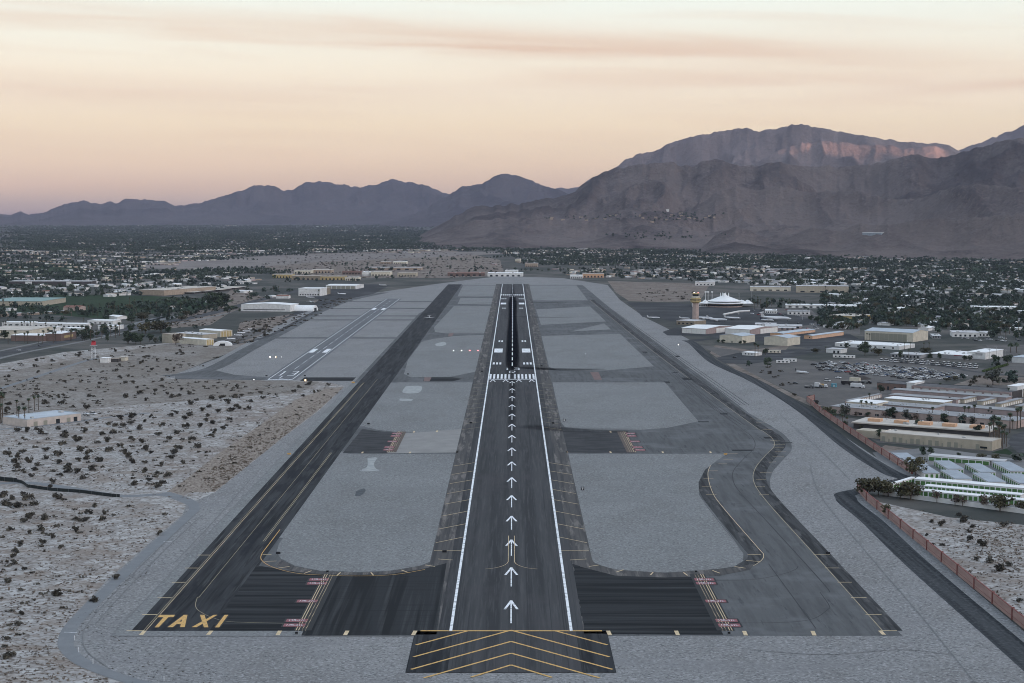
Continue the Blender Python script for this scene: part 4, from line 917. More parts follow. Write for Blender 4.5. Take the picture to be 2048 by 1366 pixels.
# storage estate in the right middle
S1 = bld('shop_row', 'long building with an arcade of white panels and brown piers facing the storage rows', 'building', (1826, 785.5), 2021, 771.5, depth=26, wall='dark', roof='dark', parapet=True)
Ls, Ds, hs = S1['dims']
for i in range(12):
    b = MB(); b.box(Ls * i / 11.0 - .9, Ls * i / 11.0 + .9, -1.2, -.01, -.3, hs - 1.2); b.build('pier', W['mauve'], S1)
    if i < 11:
        b = MB(); b.box(Ls * i / 11.0 + .95, Ls * (i + 1) / 11.0 - .95, -.7, -.02, hs * .42, hs - 1.3); b.build('panel', W['white'], S1)
b = MB(); b.box(-1, Ls + 1, -1.25, -.01, hs - 1.15, hs + .3); b.build('fascia', W['mauve'], S1)
bld('shop_row', 'brown walled wing with dark doors left of the white panel arcade', 'building', (1754, 778.5), 1812, 765.5, depth=24, wall='brown', roof='dark', parapet=True, doors=repeat_doors('door', 'front', 4, .06, 3.2, m_glass))
bld('shop_row', 'plain white entrance block between the brown wing and the arcade', 'building', (1813, 783.5), 1829, 765, depth=20, wall='white', roof='white')
bld('shop_row', 'tall white end block of the arcade with palms before it', 'building', (2015, 795), 2034, 772, depth=26, wall='white', roof='white', doors=[('door', 'front', .3, .45, 0, 3, m_glass)])
bld('shop_row', 'white roofed block right of the arcade at the edge of the photo', 'building', (2040, 793), 2100, 777, depth=20, wall='beige', roof='white')
bld('storage_row', 'grey storage row under the arcade, farthest of the long rows', 'storage', (1783, 788.5), 2012, 779, depth=13, wall='mauve', roof='grey', rt=.3)
bld('storage_row', 'second long storage row before the arcade', 'storage', (1778, 798), 1912, 789.5, depth=14, wall='mauve', roof='grey', doors=[('roller_door', 'right', .3, .7, 0, 2.6, m_doorwhite)])
bld('storage_row', 'long storage row with the bright white roof', 'storage', (1769, 805), 1887, 796.5, depth=17, wall='beige', roof='white', units=4, unit_size=(.8, 1.6))
bld('storage_row', 'long storage row with a brown front wall beside the cream office', 'storage', (1756, 818.5), 1868, 808, depth=20, wall='mauve', roof='grey', units=6, unit_size=(.6, 1.0))
bld('storage_row', 'slanting storage row with white framed doors by the dirt yard', 'storage', (1690, 808), 1697, 801, depth=None, xC=1763, wall='pink', roof='grey', doors=repeat_doors('roller_door', 'right', 13, .05, 2.4, m_doorwhite))
bld('office', 'cream flat roofed office before the storage rows', 'office', (1693.5, 817.5), 1752, 803.2, depth=22, wall='cream', roof='white', doors=[('window', 'front', .12, .2, 2.5, 4, m_glass), ('window', 'front', .7, .78, 2.5, 4, m_glass)])
for i, (x, y, xc) in enumerate(((1917, 806, 1968), (1954, 810, 2006), (1990, 815, 2045), (2030, 820, 2092))):
    bld('storage_row', ['short storage row with pale doors, leftmost of four beside the arcade', 'second of four short storage rows beside the arcade', 'third of four short storage rows beside the arcade', 'short storage row cut by the right edge of the photo'][i], 'storage',
        (x, y), x + 11, y - 8, xC=xc, wall='beige', roof='grey', doors=repeat_doors('roller_door', 'right', 9, .06, 2.2, m_doorwhite), group=None)
bld('storage_row', 'long brown fronted storage row behind the pink building', 'storage', (1878, 820), 2085, 810.5, depth=16, wall='mauve', roof='grey')
bld('warehouse', 'long pink building with small roof vents behind the line of dark trees', 'building', (1661, 827), 2031, 812.5, depth=24, wall='pink', roof='grey', units=34, unit_size=(.7, 1.6), doors=repeat_doors('window', 'front', 10, .02, 2.6, m_glass, z0=.8))
S4 = bld('warehouse', 'low beige building with peach boxes along its flat roof', 'building', (1707, 857), 1976, 846, B=(1977, 876), depth=30, wall='dark', roof='beige', eave=1.2, rt=.9, units=6)
Ls, Ds, hs = S4['dims']
for u in (.08, .28, .46, .64, .84):
    b = MB(); b.box(Ls * u, Ls * u + 9, 8, 15, hs + .9, hs + 3.0); b.build('roof_box', W['peach'], S4)
S5 = bld('warehouse', 'beige warehouse with a row of roller doors facing the storage yard', 'warehouse', (1760.5, 882.4), 1984, 865, B=(1983.6, 901.8), depth=18, wall='beige', roof='beige', parapet=True, units=3,
    doors=[('roller_door', 'front', u, u + .034, 0, 3.6, m_doorgrey) for u in (.012, .115, .17, .275, .33, .44, .50, .61, .67, .86)] + [('door', 'front', u, u + .012, 0, 2.3, m_doorgrey) for u in (.075, .235, .39, .56, .73, .93)])
Ls, Ds, hs = S5['dims']
b = MB(); b.box(-22, -.1, 10, 22, -.3, 5); b.build('annex', W['beige'], S5)
b = MB(); b.box(Ls * .9, Ls * .96, -.4, -.1, 1.2, 2.4); b.build('window', m_glass, S5)
# green and white storage units
def unit(label, A, xB, ytop, depth=None, xC=None, fdoors=0, rdoors=0, ldoors=0, roof='pale', wall='white', w=.7, **k):
    dd = []
    if fdoors: dd += repeat_doors('roller_door', 'front', fdoors, w / fdoors, 2.35, m_doorgreen, .005, .995, .1)
    if rdoors: dd += repeat_doors('roller_door', 'right', rdoors, w / rdoors, 2.35, m_doorgreen, .005, .995, .1)
    if ldoors: dd += repeat_doors('roller_door', 'left', ldoors, w / ldoors, 2.35, m_doorgreen, .005, .995, .1)
    return bld('storage_unit', label, 'storage', A, xB, ytop, depth, xC, wall=wall, roof=roof, doors=dd, rt=.3, eave=.2, **k)
unit('long storage block with nine green bays, farthest in the storage yard', (1856, 921), 1979, 911.5, B=(1979, 931), depth=9, fdoors=9, w=.86, h=3.1)
unit('plain grey storage block at the far right of the yard', (1981, 931), 2008, 923, B=(2008, 933), depth=8, roof='pale', wall='grey', h=3.0)
for i, (A, xb, dp) in enumerate((((1896, 948), 1927.7, 32), ((1910, 968), 1943.8, 32), ((1961, 954.5), 1991.4, 33), ((1977, 974.5), 2011, 32), ((2021, 952.5), 2056, 36), ((2040, 977.5), 2080, 34))):
    n = ['leftmost', 'leftmost', 'middle', 'middle', 'rightmost', 'rightmost'][i]
    unit('pale roofed storage unit in the yard, %s pair, %s one' % (n, ['farther', 'nearer'][i % 2]), A, xb, A[1] - 9, depth=dp, ang=0.0, fdoors=5 if i % 2 == 0 else 0, ldoors=9, h=2.9, roof='steel', w=.62)
unit('stepped storage block beside the pink wall, farthest step', (1800, 926), 1831, 913, depth=22, ang=0.0, h=2.9, roof='steel')
unit('stepped storage block beside the pink wall, middle step', (1826, 940), 1856, 928, depth=27, ang=0.0, h=2.9, roof='steel')
unit('stepped storage block beside the pink wall, nearest step with a green door', (1848, 956.5), 1879, 946, depth=27, ang=0.0, h=2.9, roof='steel', fdoors=3, w=.5)
unit('very long green doored storage row crossing the yard', (1829, 969), 2092, 960, B=(2092, 992), depth=8, fdoors=24, w=.80, h=3.1, roof='white')
unit('middle long storage row with grey green doors', (1848, 981), 2042, 972, B=(2042, 1000), depth=6, fdoors=22, w=.70, h=2.6, roof='white')
unit('nearest long storage row behind the bare trees', (1826, 990), 2092, 983, B=(2092, 1016), depth=6, fdoors=26, w=.74, h=2.8, roof='white')
unit('short storage wing slanting towards the perimeter road', (1779, 978), 1786, 970, xC=1829, rdoors=7, w=.75, h=3.0, roof='white')
b = MB(); A_, B_ = G(1765, 990), G(2090, 1033)
wl = thing('boundary_wall', 'low white wall along the near side of the storage yard', 'wall', (*A_, 0), math.atan2(B_[1] - A_[1], B_[0] - A_[0]))
LL = math.hypot(B_[0] - A_[0], B_[1] - A_[1])
b.box(0, LL, -.15, .15, -.2, 2.3); b.build('wall', W['white'], wl)
b = MB(); b.box(0, LL, -.22, .22, 2.3, 2.42); b.build('coping', W['white'], wl)
# pink perimeter walls
m_pinkwall = mat('pink_block_wall', (.34, .225, .20), .9, .14, .5, detail=6, stretch=(.2, .2, 1)); m_redcap = mat('red_brown_cap', (.22, .085, .075), .8, .12, .5)
def soundwall(label, pts, h, step):
    P = np.array(pts, float); ln = 0
    root = thing('perimeter_wall', label, 'wall', (P[0][0], P[0][1], 0))
    b, cpb, rb = MB(), MB(), MB()
    posts = []
    for a, c in zip(P[:-1], P[1:]):
        d = c - a; L_ = np.hypot(*d); n = max(1, int(round(L_ / step)))
        for i in range(n):
            p, q = a + d * i / n - P[0], a + d * (i + 1) / n - P[0]
            b.prism(line(p, q, .35), -.2, h); cpb.prism(line(p, q, .55), h + .002, h + .22); rb.prism(line(p, q, .45), h * .30, h * .30 + .16)
            posts.append(p)
    posts.append(P[-1] - P[0])
    b.build('wall', m_pinkwall, root); cpb.build('coping', m_redcap, root); rb.build('rail', m_redcap, root)
    for p in posts:
        k = MB(); k.box(p[0] - .55, p[0] + .55, p[1] - .32, p[1] + .32, -.2, h + .5); k.build('pier', m_redcap, root)
soundwall('long pink block wall beside the dark road, farther section up to the storage yard', [(251, 1333), (243.5, 1322), (240, 1250)] + [(238.6, 1150), (238, 1050), (238, 962), G(1824, 948)], 4.0, 23)
soundwall('pink block wall with a red cap at the lower right, nearer section', [G(1716, 983), (191.5, 860), (191.5, 300)], 4.4, 26)

# left side buildings
bld('warehouse', 'long pale building with dark doors in the left desert', 'warehouse', (6.5, 848), 54, 833.5, xC=162, wall='palepink', roof='blue', units=5, parapet=True, doors=[('roller_door', 'right', u, u + .07, 0, 3.4, m) for u, m in ((.12, m_doorgrey), (.3, m_doorgrey), (.53, m_glass), (.73, m_doorgrey), (.86, m_glass))])
bld('hangar', 'cream hangar with yellow framed doors beside the yard, nearer of two', 'hangar', (359, 687), 412.7, 675.8, xC=428, wall='cream', roof='white', kind='gable', rise_m=.8, doors=[('hangar_door', 'right', .08 + i * .31, .30 + i * .31, .1, -.6, W['ochre']) for i in range(3)])
bld('hangar', 'cream hangar with yellow framed doors beside the yard, farther of two', 'hangar', (399, 671.5), 440.5, 659.5, xC=464.6, wall='cream', roof='white', kind='gable', rise_m=.8, doors=[('hangar_door', 'right', .1 + i * .22, .26 + i * .22, .1, -.8, W['ochre']) for i in range(4)] + [('window', 'front', .55, .65, 2.5, 4, m_doorwhite)])
bld('hangar', 'low flat roofed wing between the two cream hangars', 'building', (352, 675), 405, 666, depth=24, wall='beige', roof='pale', units=6)
bld('building', 'plain beige block behind the dark trees left of the cream hangars', 'building', (324, 685), 345, 668, depth=20, wall='beige', roof='tan')
bld('hangar', 'big white hangar with dark hedges along its foot beyond the brown scrub', 'hangar', (482, 622), 580, 609, depth=40, wall='white', roof='white', kind='gable', ridge='y', rise_m=2, ang=math.radians(-12), doors=[('window', 'front', .05, .9, 2.2, 3.2, m_glass)])
A_ = G(583, 622); q = thing('quonset_hut', 'round topped white hut attached to the big white hangar', 'hangar', (*A_, 0), math.radians(-12))
b = MB(); b.loft([[(x, 12 + 12 * math.cos(t), 9 * math.sin(t)) for t in np.linspace(0, math.pi, 14)] for x in (0, 36)]); b.build('shell', R['white'], q)
b = MB(); b.box(36.01, 36.1, 6, 17, 0, 5); b.build('door', m_glass, q)
bld('hangar', 'long low pale hangar at the end of the left apron', 'hangar', (652, 578), 712, 571, depth=70, wall='white', roof='white', kind='gable', rise_m=1.5, ang=math.radians(-8), doors=repeat_doors('hangar_door', 'front', 6, .14, -1, m_doorgrey))
bld('building', 'white building with palms before its front, near the left apron', 'building', (597, 592), 640, 577, depth=45, wall='white', roof='white', ang=math.radians(-10), doors=repeat_doors('window', 'front', 8, .06, 4, m_glass, z0=1.5))
bld('building', 'dark fronted wing right of the white building with palms', 'building', (640, 590), 649, 577, depth=40, wall='stone', roof='tan', ang=math.radians(-10))
bld('house', 'small house with a terracotta roof near the left apron', 'house', (552, 597), 577, 592, depth=14, wall='white', roof='terra', kind='gable', rise_m=1.4, ang=math.radians(-8))
bld('beacon_hut', 'white hut with an open carport below the red radar antenna', 'hut', (200, 725.5), 216, 714, depth=10, wall='white', roof='white', ang=math.radians(-5), h=4.6)
bld('beacon_hut', 'small dark shed beside the white radar hut', 'hut', (219, 724), 236, 717, depth=9, wall='dark', roof='tan', ang=math.radians(-5), h=3.4)
bld('beacon_hut', 'small cream shed at the right end of the radar huts', 'hut', (238, 722), 251, 714.5, depth=9, wall='cream', roof='beige', ang=math.radians(-5), h=3.8)
bld('building', 'tan supermarket block with a pale roof at the left edge', 'building', (-40, 676), 58, 664, depth=70, wall='cream', roof='beige', ang=math.radians(-8), h=10)
bld('building', 'dark red brick block behind the palms at the left', 'building', (90, 682), 122, 665, depth=45, wall='brown', roof='white', ang=math.radians(-8), h=9, doors=[('window', 'right', .2, .8, 3, 6, W['ochre'])])
bld('building', 'dark brown shop front under the palms at the left', 'building', (22, 682), 88, 668, depth=30, wall='brown', roof='white', ang=math.radians(-8), h=7)
for i, (x, y, xb, dp) in enumerate(((4, 652, 62, 22), (66, 654, 118, 20), (60, 662, 110, 18), (122, 655, 172, 20), (128, 664, 170, 16), (175, 648, 226, 24), (196, 659, 236, 20), (10, 663, 50, 16))):
    bld('motel', ['white roofed motel wing, far left', 'white roofed motel wing behind the palms, second from left', 'motel wing nearest the tan supermarket', 'long motel wing in the middle of the complex', 'low motel wing before the middle one', 'large white motel hall at the right end', 'bright white motel wing nearest the road', 'small motel wing behind the supermarket roof'][i], 'motel',
        (x, y), xb, y - 5, depth=dp, wall='white', roof='white', ang=math.radians(-8 - 3 * (i % 3)), h=5.0, doors=repeat_doors('window', 'front', 5, .08, 2.6, m_glass, z0=.9))
bld('building', 'long dark glazed building with two pale blocks in the left trees', 'building', (18, 572), 182, 563.5, depth=40, wall='dark', roof='pale', ang=math.radians(-2), h=10, doors=[('panel', 'front', .20, .28, 1, -.5, W['white']), ('panel', 'front', .70, .76, 1, -.5, W['white'])])
bld('building', 'beige school block with a wide pale roof among the trees', 'building', (278, 590), 328, 577.5, depth=170, wall='tan', roof='beige', ang=math.radians(-24), h=10, units=8, unit_size=(4, 8))
bld('building', 'flat teal roofed hall at the left edge by the golf course', 'building', (-30, 612), 82, 604, depth=120, wall='beige', roof='teal', ang=math.radians(-4), h=8)
bld('building', 'small pale block right of the teal roofed hall', 'building', (83, 607), 96, 602, depth=40, wall='white', roof='beige', ang=math.radians(-4), h=7)
bld('house', 'villa with a terracotta roof among the palms at the left', 'house', (126, 622), 158, 616, depth=26, wall='pink', roof='terra', kind='gable', rise_m=2, ang=math.radians(-8), h=6)
for i, (x, y, xb) in enumerate(((360, 588, 388), (378, 586, 410), (395, 583, 440), (430, 579, 470))):
    bld('carport', ['pale carport roof by the scrub, leftmost', 'pale carport roof by the scrub, second from left', 'long carport roof by the scrub, third from left', 'long carport roof by the scrub, rightmost'][i], 'carport', (x, y), xb, y - 2, depth=60, wall='dark', roof='beige', ang=math.radians(-10), h=3.5, eave=2)
MALL = [((545, 556, 583, 549), 'ochre', 'beige', 'long ochre shop building at the left end of the far strip mall'), ((583, 560, 640, 552), 'stone', 'tan', 'brown and yellow fronted shop, second of the far strip mall'), ((640, 560, 688, 553), 'ochre', 'tan', 'yellowish shop front in the middle of the far strip mall'), ((690, 561, 716, 555), 'cream', 'beige', 'cream shop block with arched openings in the far strip mall'),
        ((588, 547, 622, 541), 'cream', 'beige', 'pale shop behind the brown fronted one in the far strip mall'), ((622, 546, 662, 540), 'tan', 'beige', 'tan shop in the back row of the far strip mall'), ((684, 549, 722, 543), 'brown', 'terra', 'reddish shop in the back row of the far strip mall'), ((724, 552, 738, 544), 'white', 'white', 'tall white shop corner in the back row of the far mall'), ((742, 552, 780, 544), 'cream', 'beige', 'cream shops right of the tall white corner of the far mall'),
        ((795, 553, 832, 546), 'beige', 'tan', 'beige shop at the right end of the far strip mall'), ((736, 540, 842, 535), 'tan', 'pale', 'wide low store with a pale roof behind the far strip mall'), ((786, 528, 813, 523), 'cream', 'white', 'cream block standing alone on the brown plain'), ((760, 528, 780, 524), 'tan', 'beige', 'tan block left of the cream one on the brown plain'),
        ((895, 552, 968, 546), 'brown', 'terra', 'brown hotel with a reddish roof beyond the runway end'), ((975, 553, 1045, 546), 'white', 'white', 'white hall with stepped roofs right behind the runway end'), ((1010, 549, 1035, 541), 'white', 'white', 'tall white block on the stepped hall behind the runway end'), ((1030, 524, 1041, 518.5), 'cream', 'beige', 'lone cream building behind the dark tree belt'),
        ((1050, 534, 1075, 527), 'tan', 'tan', 'tan block among the shops beyond the runway end'), ((1165, 555, 1208, 548), 'peach', 'tan', 'peach adobe house group beyond the runway end'), ((1140, 557, 1165, 551), 'white', 'white', 'white shop left of the peach adobe houses')]
for (x, y, xb, yt), wl_, rf, lb in MALL:
    bld('shop', lb, 'shop', (x, y), xb, yt, depth=45, wall=wl_, roof=rf, ang=math.radians(-3), doors=repeat_doors('window', 'front', 6, .07, 4.0, m_glass, z0=.3), units=3, unit_size=(2, 4), group=None)
RIGHTB = [((1390, 571, 1428, 564), 'white', 'pale', 'pale building with arched openings beyond the terminal road'), ((1500, 582, 1581, 574), 'cream', 'pale', 'long pale warehouse beyond the terminal road, left one'), ((1592, 585, 1697, 572), 'beige', 'pale', 'long pale warehouse beyond the terminal road, right one'),
          ((1575, 629, 1620, 623), 'white', 'grey', 'wide white roofed rental office beside the terminal lot'), ((1530, 627, 1553, 621), 'white', 'white', 'low white hall left of the rental office'), ((1571, 616, 1645, 610), 'white', 'white', 'long white terminal wing behind the rental office'), ((1645, 618, 1713, 611), 'white', 'white', 'white and pink terminal wing right of the long one'),
          ((1510, 653, 1552, 649), 'mauve', 'pale', 'low shed roof behind the white hangars, farthest'), ((1530, 657, 1604, 652), 'mauve', 'pale', 'long shed roof behind the white hangars, middle'), ((1537, 660, 1592, 656), 'mauve', 'pale', 'shed roof behind the white hangars, nearest'),
          ((1804, 596, 1842, 592), 'white', 'white', 'pavilion with a pale tent roof in the right trees'), ((1905, 674, 1956, 665), 'white', 'pale', 'carport shed with a flat pale roof in the right lot'), ((1950, 673, 1985, 666), 'white', 'pale', 'second carport shed with a flat pale roof in the right lot'), ((1865, 677, 1882, 672), 'grey', 'pale', 'small grey shed beside the large panelled hangar'), ((1945, 623, 2035, 614), 'white', 'white', 'long white low building among the right trees')]
for (x, y, xb, yt), wl_, rf, lb in RIGHTB:
    bld('building', lb, 'building', (x, y), xb, yt, depth=36, wall=wl_, roof=rf, ang=math.radians(-10), doors=repeat_doors('window', 'front', 5, .08, 3.2, m_glass, z0=.8), units=3, unit_size=(2, 4))
from mathutils import Vector
from mathutils.bvhtree import BVHTree
slope = BVHTree.FromPolygons([v.co.copy() for v in m_near.data.vertices], [tuple(p.vertices) for p in m_near.data.polygons])
def on_slope(px, py):
    x, y = G(px, py) if py > HOR + 4 else (0, 0)
    u, v = (px - CX) / FPX, (py - CY) / FPX
    d = Vector((u, C - v * S, -S - v * C)); d.normalize()
    return slope.ray_cast(Vector((CAMX, 0, CAMH)), d)[0]
p, q = on_slope(1724, 469), on_slope(1762, 469)
if p and q:
    ln_ = min((q - p).xy.length, 110.0)
    root = thing('water_tank', 'long pale water tank on the brown hillside at the right', 'tank', (p.x, p.y, min(p.z, q.z)), math.atan2(q.y - p.y, q.x - p.x))
    b = MB(); b.box(0, ln_, -4, 16, -30, max(p.z, q.z) - min(p.z, q.z) + 6); b.build('tank', R['steel'], root)
    b = MB(); b.box(-1, ln_ + 1, -5, 17, max(p.z, q.z) - min(p.z, q.z) + 6.01, max(p.z, q.z) - min(p.z, q.z) + 7.5); b.build('roof', R['white'], root)
hill_spots, hill_trees = [], []
for q in scatter([(1060, 436), (1180, 433), (1300, 424), (1450, 428), (1400, 446), (1260, 442), (1100, 440)], 130) + scatter([(1180, 470), (1330, 462), (1480, 470), (1300, 482)], 60):
    p = on_slope(*q)
    if p: (hill_spots if len(hill_spots) < 26 else hill_trees).append(p)
b = MB()
for p in hill_spots:
    L_, D_ = random.uniform(12, 24), random.uniform(10, 14); b.box(p.x - L_ / 2, p.x + L_ / 2, p.y - D_ / 2, p.y + D_ / 2, p.z - 8, p.z + random.uniform(2.5, 4), 0, 1)
tag(b.build('hillside_houses', [W['tan'], R['grey']]), 'tiny pale houses scattered on the brown hillside', 'houses', None, 'stuff')
p = on_slope(1331, 420)
if p:
    b = MB(); b.box(-15, 15, -7, 7, -12, 5); o = b.build('villa', W['white'], None, (p.x, p.y, p.z)); tag(o, 'bright white villa alone high on the brown hillside', 'villa')
    b = MB(); b.box(-16, 16, -8, 8, 5.01, 5.8); b.build('roof', R['white'], o)
# ------------------------------------------------------------------ control tower and terminal
T = G(1391, 643.5); hT = lambda y: rise(T, y); uw = T[1] / FPX
tower = thing('control_tower', 'tall octagonal control tower with a yellow ring under its dark cab', 'control tower', (*T, 0))
b = MB(); b.lathe([(6.6 * uw, 0), (6.2 * uw, hT(606))], 8); b.build('shaft', W['pink'], tower)
b = MB(); b.lathe([(6.2 * uw, hT(606)), (9.6 * uw, hT(604.5)), (10.4 * uw, hT(604)), (10.4 * uw, hT(597)), (9.6 * uw, hT(596.6)), (9.6 * uw, hT(596))], 8); b.build('gallery', W['ochre'], tower)
b = MB(); b.lathe([(10.45 * uw, hT(600.3)), (10.5 * uw, hT(600.3)), (10.5 * uw, hT(598.6)), (10.45 * uw, hT(598.6))], 8); b.build('window', m_glass, tower)
b = MB(); b.lathe([(7.4 * uw, hT(596)), (8.2 * uw, hT(595.5)), (8.2 * uw, hT(592.6)), (6.4 * uw, hT(592.4))], 8); b.build('deck', W['cream'], tower)
b = MB(); b.lathe([(5.6 * uw, hT(592.5)), (6.6 * uw, hT(588.2))], 8); b.build('cab_window', m_glass, tower)
b = MB(); b.lathe([(6.6 * uw, hT(588.2)), (7.6 * uw, hT(588)), (7.6 * uw, hT(586.6)), (5 * uw, hT(586)), (0, hT(586))], 8); rf = b.build('roof', W['ochre'], tower)
for dx_ in (-2.5, 0, 3):
    b = MB(); b.tube((dx_ * uw, 0, hT(586.1)), (dx_ * uw, 0, hT(583)), .25, .12); b.build('antenna', m_metal, rf)
for dx_ in (-3.5, 4.5):
    b = MB(); b.lathe([(0, hT(585.9)), (1.0, hT(585.7)), (1.0, hT(584.6)), (0, hT(584.2))], 8, (dx_ * uw, -2)); b.build('lamp', glow('tower_lamp' + ('' if dx_ < 0 else '_red'), (1, .9, .75) if dx_ < 0 else (1, .4, .35), 1.2), rf)
bld('tower_base', 'low stone block the control tower rises from', 'building', (1353, 649), 1388, 641, xC=1412, wall='stone', roof='pale', parapet=True, doors=repeat_doors('window', 'front', 4, .12, 3, m_glass, z0=1.2))
T = G(1449, 613); hT = lambda y: rise(T, y); uw = T[1] / FPX
term = thing('terminal', 'airport terminal with a white tent roof and tall white masts', 'terminal', (*T, 0))
b = MB(); b.lathe([(36 * uw, 0), (36 * uw, hT(606.5))], 28); b.build('wall', W['pink'], term)
b = MB(); b.lathe([(36.3 * uw, hT(610.5)), (36.6 * uw, hT(610.5)), (36.6 * uw, hT(607.5)), (36.3 * uw, hT(607.5))], 28); b.build('window', m_glass, term)
b = MB(); b.lathe([(36 * uw, hT(606.5)), (41 * uw, hT(606)), (41 * uw, hT(604.5)), (33 * uw, hT(604)), (33 * uw, hT(602.6)), (34 * uw, hT(601)), (30 * uw, hT(600.4)), (22 * uw, hT(597.5)), (14 * uw, hT(594.5)), (8 * uw, hT(592.5)), (0, hT(592.2))], 28, mats=[0, 0, 0, 1, 0, 0, 0, 0, 0, 0]); b.build('roof', [R['white'], m_glass], term)
b = MB(); b.lathe([(7 * uw, hT(592.5)), (4.5 * uw, hT(590)), (3.5 * uw, hT(589.5)), (2.5 * uw, hT(587)), (0, hT(586.5))], 12); b.build('lantern', R['white'], term)
for dx_, dy_ in ((-8, 0), (-3, 6), (3, 6), (8, 0), (-2, -5)):
    b = MB(); b.tube((dx_ * uw, dy_ * uw, hT(593)), (dx_ * uw, dy_ * uw, hT(585.5)), .9, .7); b.build('mast', R['white'], term)
for i, (dx_, r_) in enumerate(((36, 10), (47, 9), (-38, 9))):
    b = MB()
    for q in range(3): b.lathe([(r_ * uw, hT(606)), (r_ * .5 * uw, hT(603.5)), (r_ * .15 * uw, hT(600.5)), (0, hT(600))], 8, (dx_ * uw, (q - 1) * r_ * 1.3 * uw))
    b.build('tent_roof', R['white'], term)
bld('concourse', 'long low white concourse wing left of the tent roofed terminal', 'building', (1384, 613.5), 1424, 606.5, depth=40, wall='white', roof='white', ang=math.radians(-6), doors=repeat_doors('window', 'front', 9, .07, 4, m_glass, z0=1))
for i, x in enumerate((1411, 1416, 1424)):
    p = G(x, 609); mp_ = thing('light_mast', ['floodlight mast left of the terminal, outermost', 'second floodlight mast left of the terminal', 'floodlight mast closest to the terminal roof'][i], 'light mast', (*p, 0))
    b = MB(); b.tube((0, 0, 0), (0, 0, 21), .5, .3); b.build('pole', R['white'], mp_)
    b = MB(); b.box(-1.6, 1.6, -.4, .4, 20.5, 22.5); b.build('lamp_head', R['white'], mp_)

# ------------------------------------------------------------------ plants
m_leaf = mat('dark_leaves', (.026, .042, .030), .8, c2=(.070, .095, .055), scale=.9, rnd=.35)
m_leafgrey = mat('grey_green_leaves', (.045, .052, .042), .8, c2=(.10, .105, .085), scale=.8, rnd=.3)
m_leafolive = mat('olive_leaves', (.050, .050, .028), .8, c2=(.105, .095, .055), scale=.8, rnd=.3)
m_leafbrown = mat('bare_brown_twigs', (.075, .058, .048), .85, c2=(.13, .10, .08), scale=.8, rnd=.25)
m_frond = mat('palm_fronds', (.025, .040, .024), .7, c2=(.055, .078, .042), scale=.8, rnd=.3)
m_dead = mat('dead_palm_skirt', (.10, .075, .05), .9, c2=(.16, .12, .08), scale=.8)
m_bark = mat('bark', (.10, .08, .065), .9, .25, 1.0)
m_shrub = mat('creosote_leaves', (.032, .030, .025), .85, c2=(.125, .112, .088), scale=1.2, rnd=.4)
m_tuft = mat('dry_tuft', (.11, .088, .068), .9, c2=(.20, .165, .135), scale=.05)
def leafcloud(n, size, centres, radii, flat=.8, seed=0):
    """small randomly turned leaf quads filling lumpy clumps"""
    r = np.random.default_rng(seed)
    c = np.array(centres, float); q = np.array(radii, float)
    wgt = q ** 2; k = r.choice(len(c), n, p=wgt / wgt.sum())
    d = r.normal(size=(n, 3)); d /= np.linalg.norm(d, axis=1)[:, None]
    rad = q[k] * (.55 + .5 * r.random(n))
    p = c[k] + d * rad[:, None] * np.array([1, 1, flat])
    a = r.normal(size=(n, 3)); a /= np.linalg.norm(a, axis=1)[:, None]
    b_ = np.cross(a, r.normal(size=(n, 3))); b_ /= np.linalg.norm(b_, axis=1)[:, None]
    s = (size * (.6 + .8 * r.random(n)))[:, None]
    V = np.stack([p - a * s - b_ * s * .5, p + a * s * .2 - b_ * s * .7, p + a * s + b_ * s * .4, p - a * s * .2 + b_ * s * .7], 1).reshape(-1, 3)
    V[:, 2] = np.maximum(V[:, 2], .02)
    return V, np.arange(4 * n).reshape(-1, 4)
def clumps(n, R_, H, z0, seed):
    r = random.Random(seed); cs, rs = [], []
    for i in range(n):
        a, d = r.uniform(0, 6.28), R_ * r.uniform(.1, .72)
        z = z0 + (H - z0) * r.uniform(.18, .85)
        k = 1 - .55 * abs((z - z0) / (H - z0) - .45)
        cs.append((d * k * math.cos(a), d * k * math.sin(a), z)); rs.append(R_ * r.uniform(.24, .46))
    return cs, rs
TREE = {}
def tree_proto(key, R_, H, z0, n, nl, size, m, seed, trunk=.22, limbs=4, flat=.85):
    cs, rs = clumps(n, R_, H, z0, seed)
    crown = npmesh('crown', *leafcloud(nl, size, cs, rs, flat, seed), m)
    b = MB(); b.tube((0, 0, -.2), (.1, 0, z0 + .5), trunk, trunk * .6, 6)
    for c, r in list(zip(cs, rs))[:limbs]: b.tube((.1, 0, z0 + .1), c, trunk * .55, .05, 5)
    TREE[key] = (crown, b.mesh('trunk', m_bark), H)
for i in range(4): tree_proto('broad%d' % i, 3.9, 7.5 + .3 * i, 1.3, 15 + i, 620, .42, m_leaf, 10 + i)
for i in range(3): tree_proto('grey%d' % i, 3.6, 7.0, 1.0, 15, 560, .40, m_leafgrey, 30 + i)
for i in range(3): tree_proto('olive%d' % i, 4.2, 6.0, 1.2, 15, 600, .38, m_leafolive, 50 + i, flat=.7)
for i in range(2): tree_proto('bare%d' % i, 3.6, 5.4, 1.7, 9, 190, .40, m_leafbrown, 70 + i, .2, 9, .6)
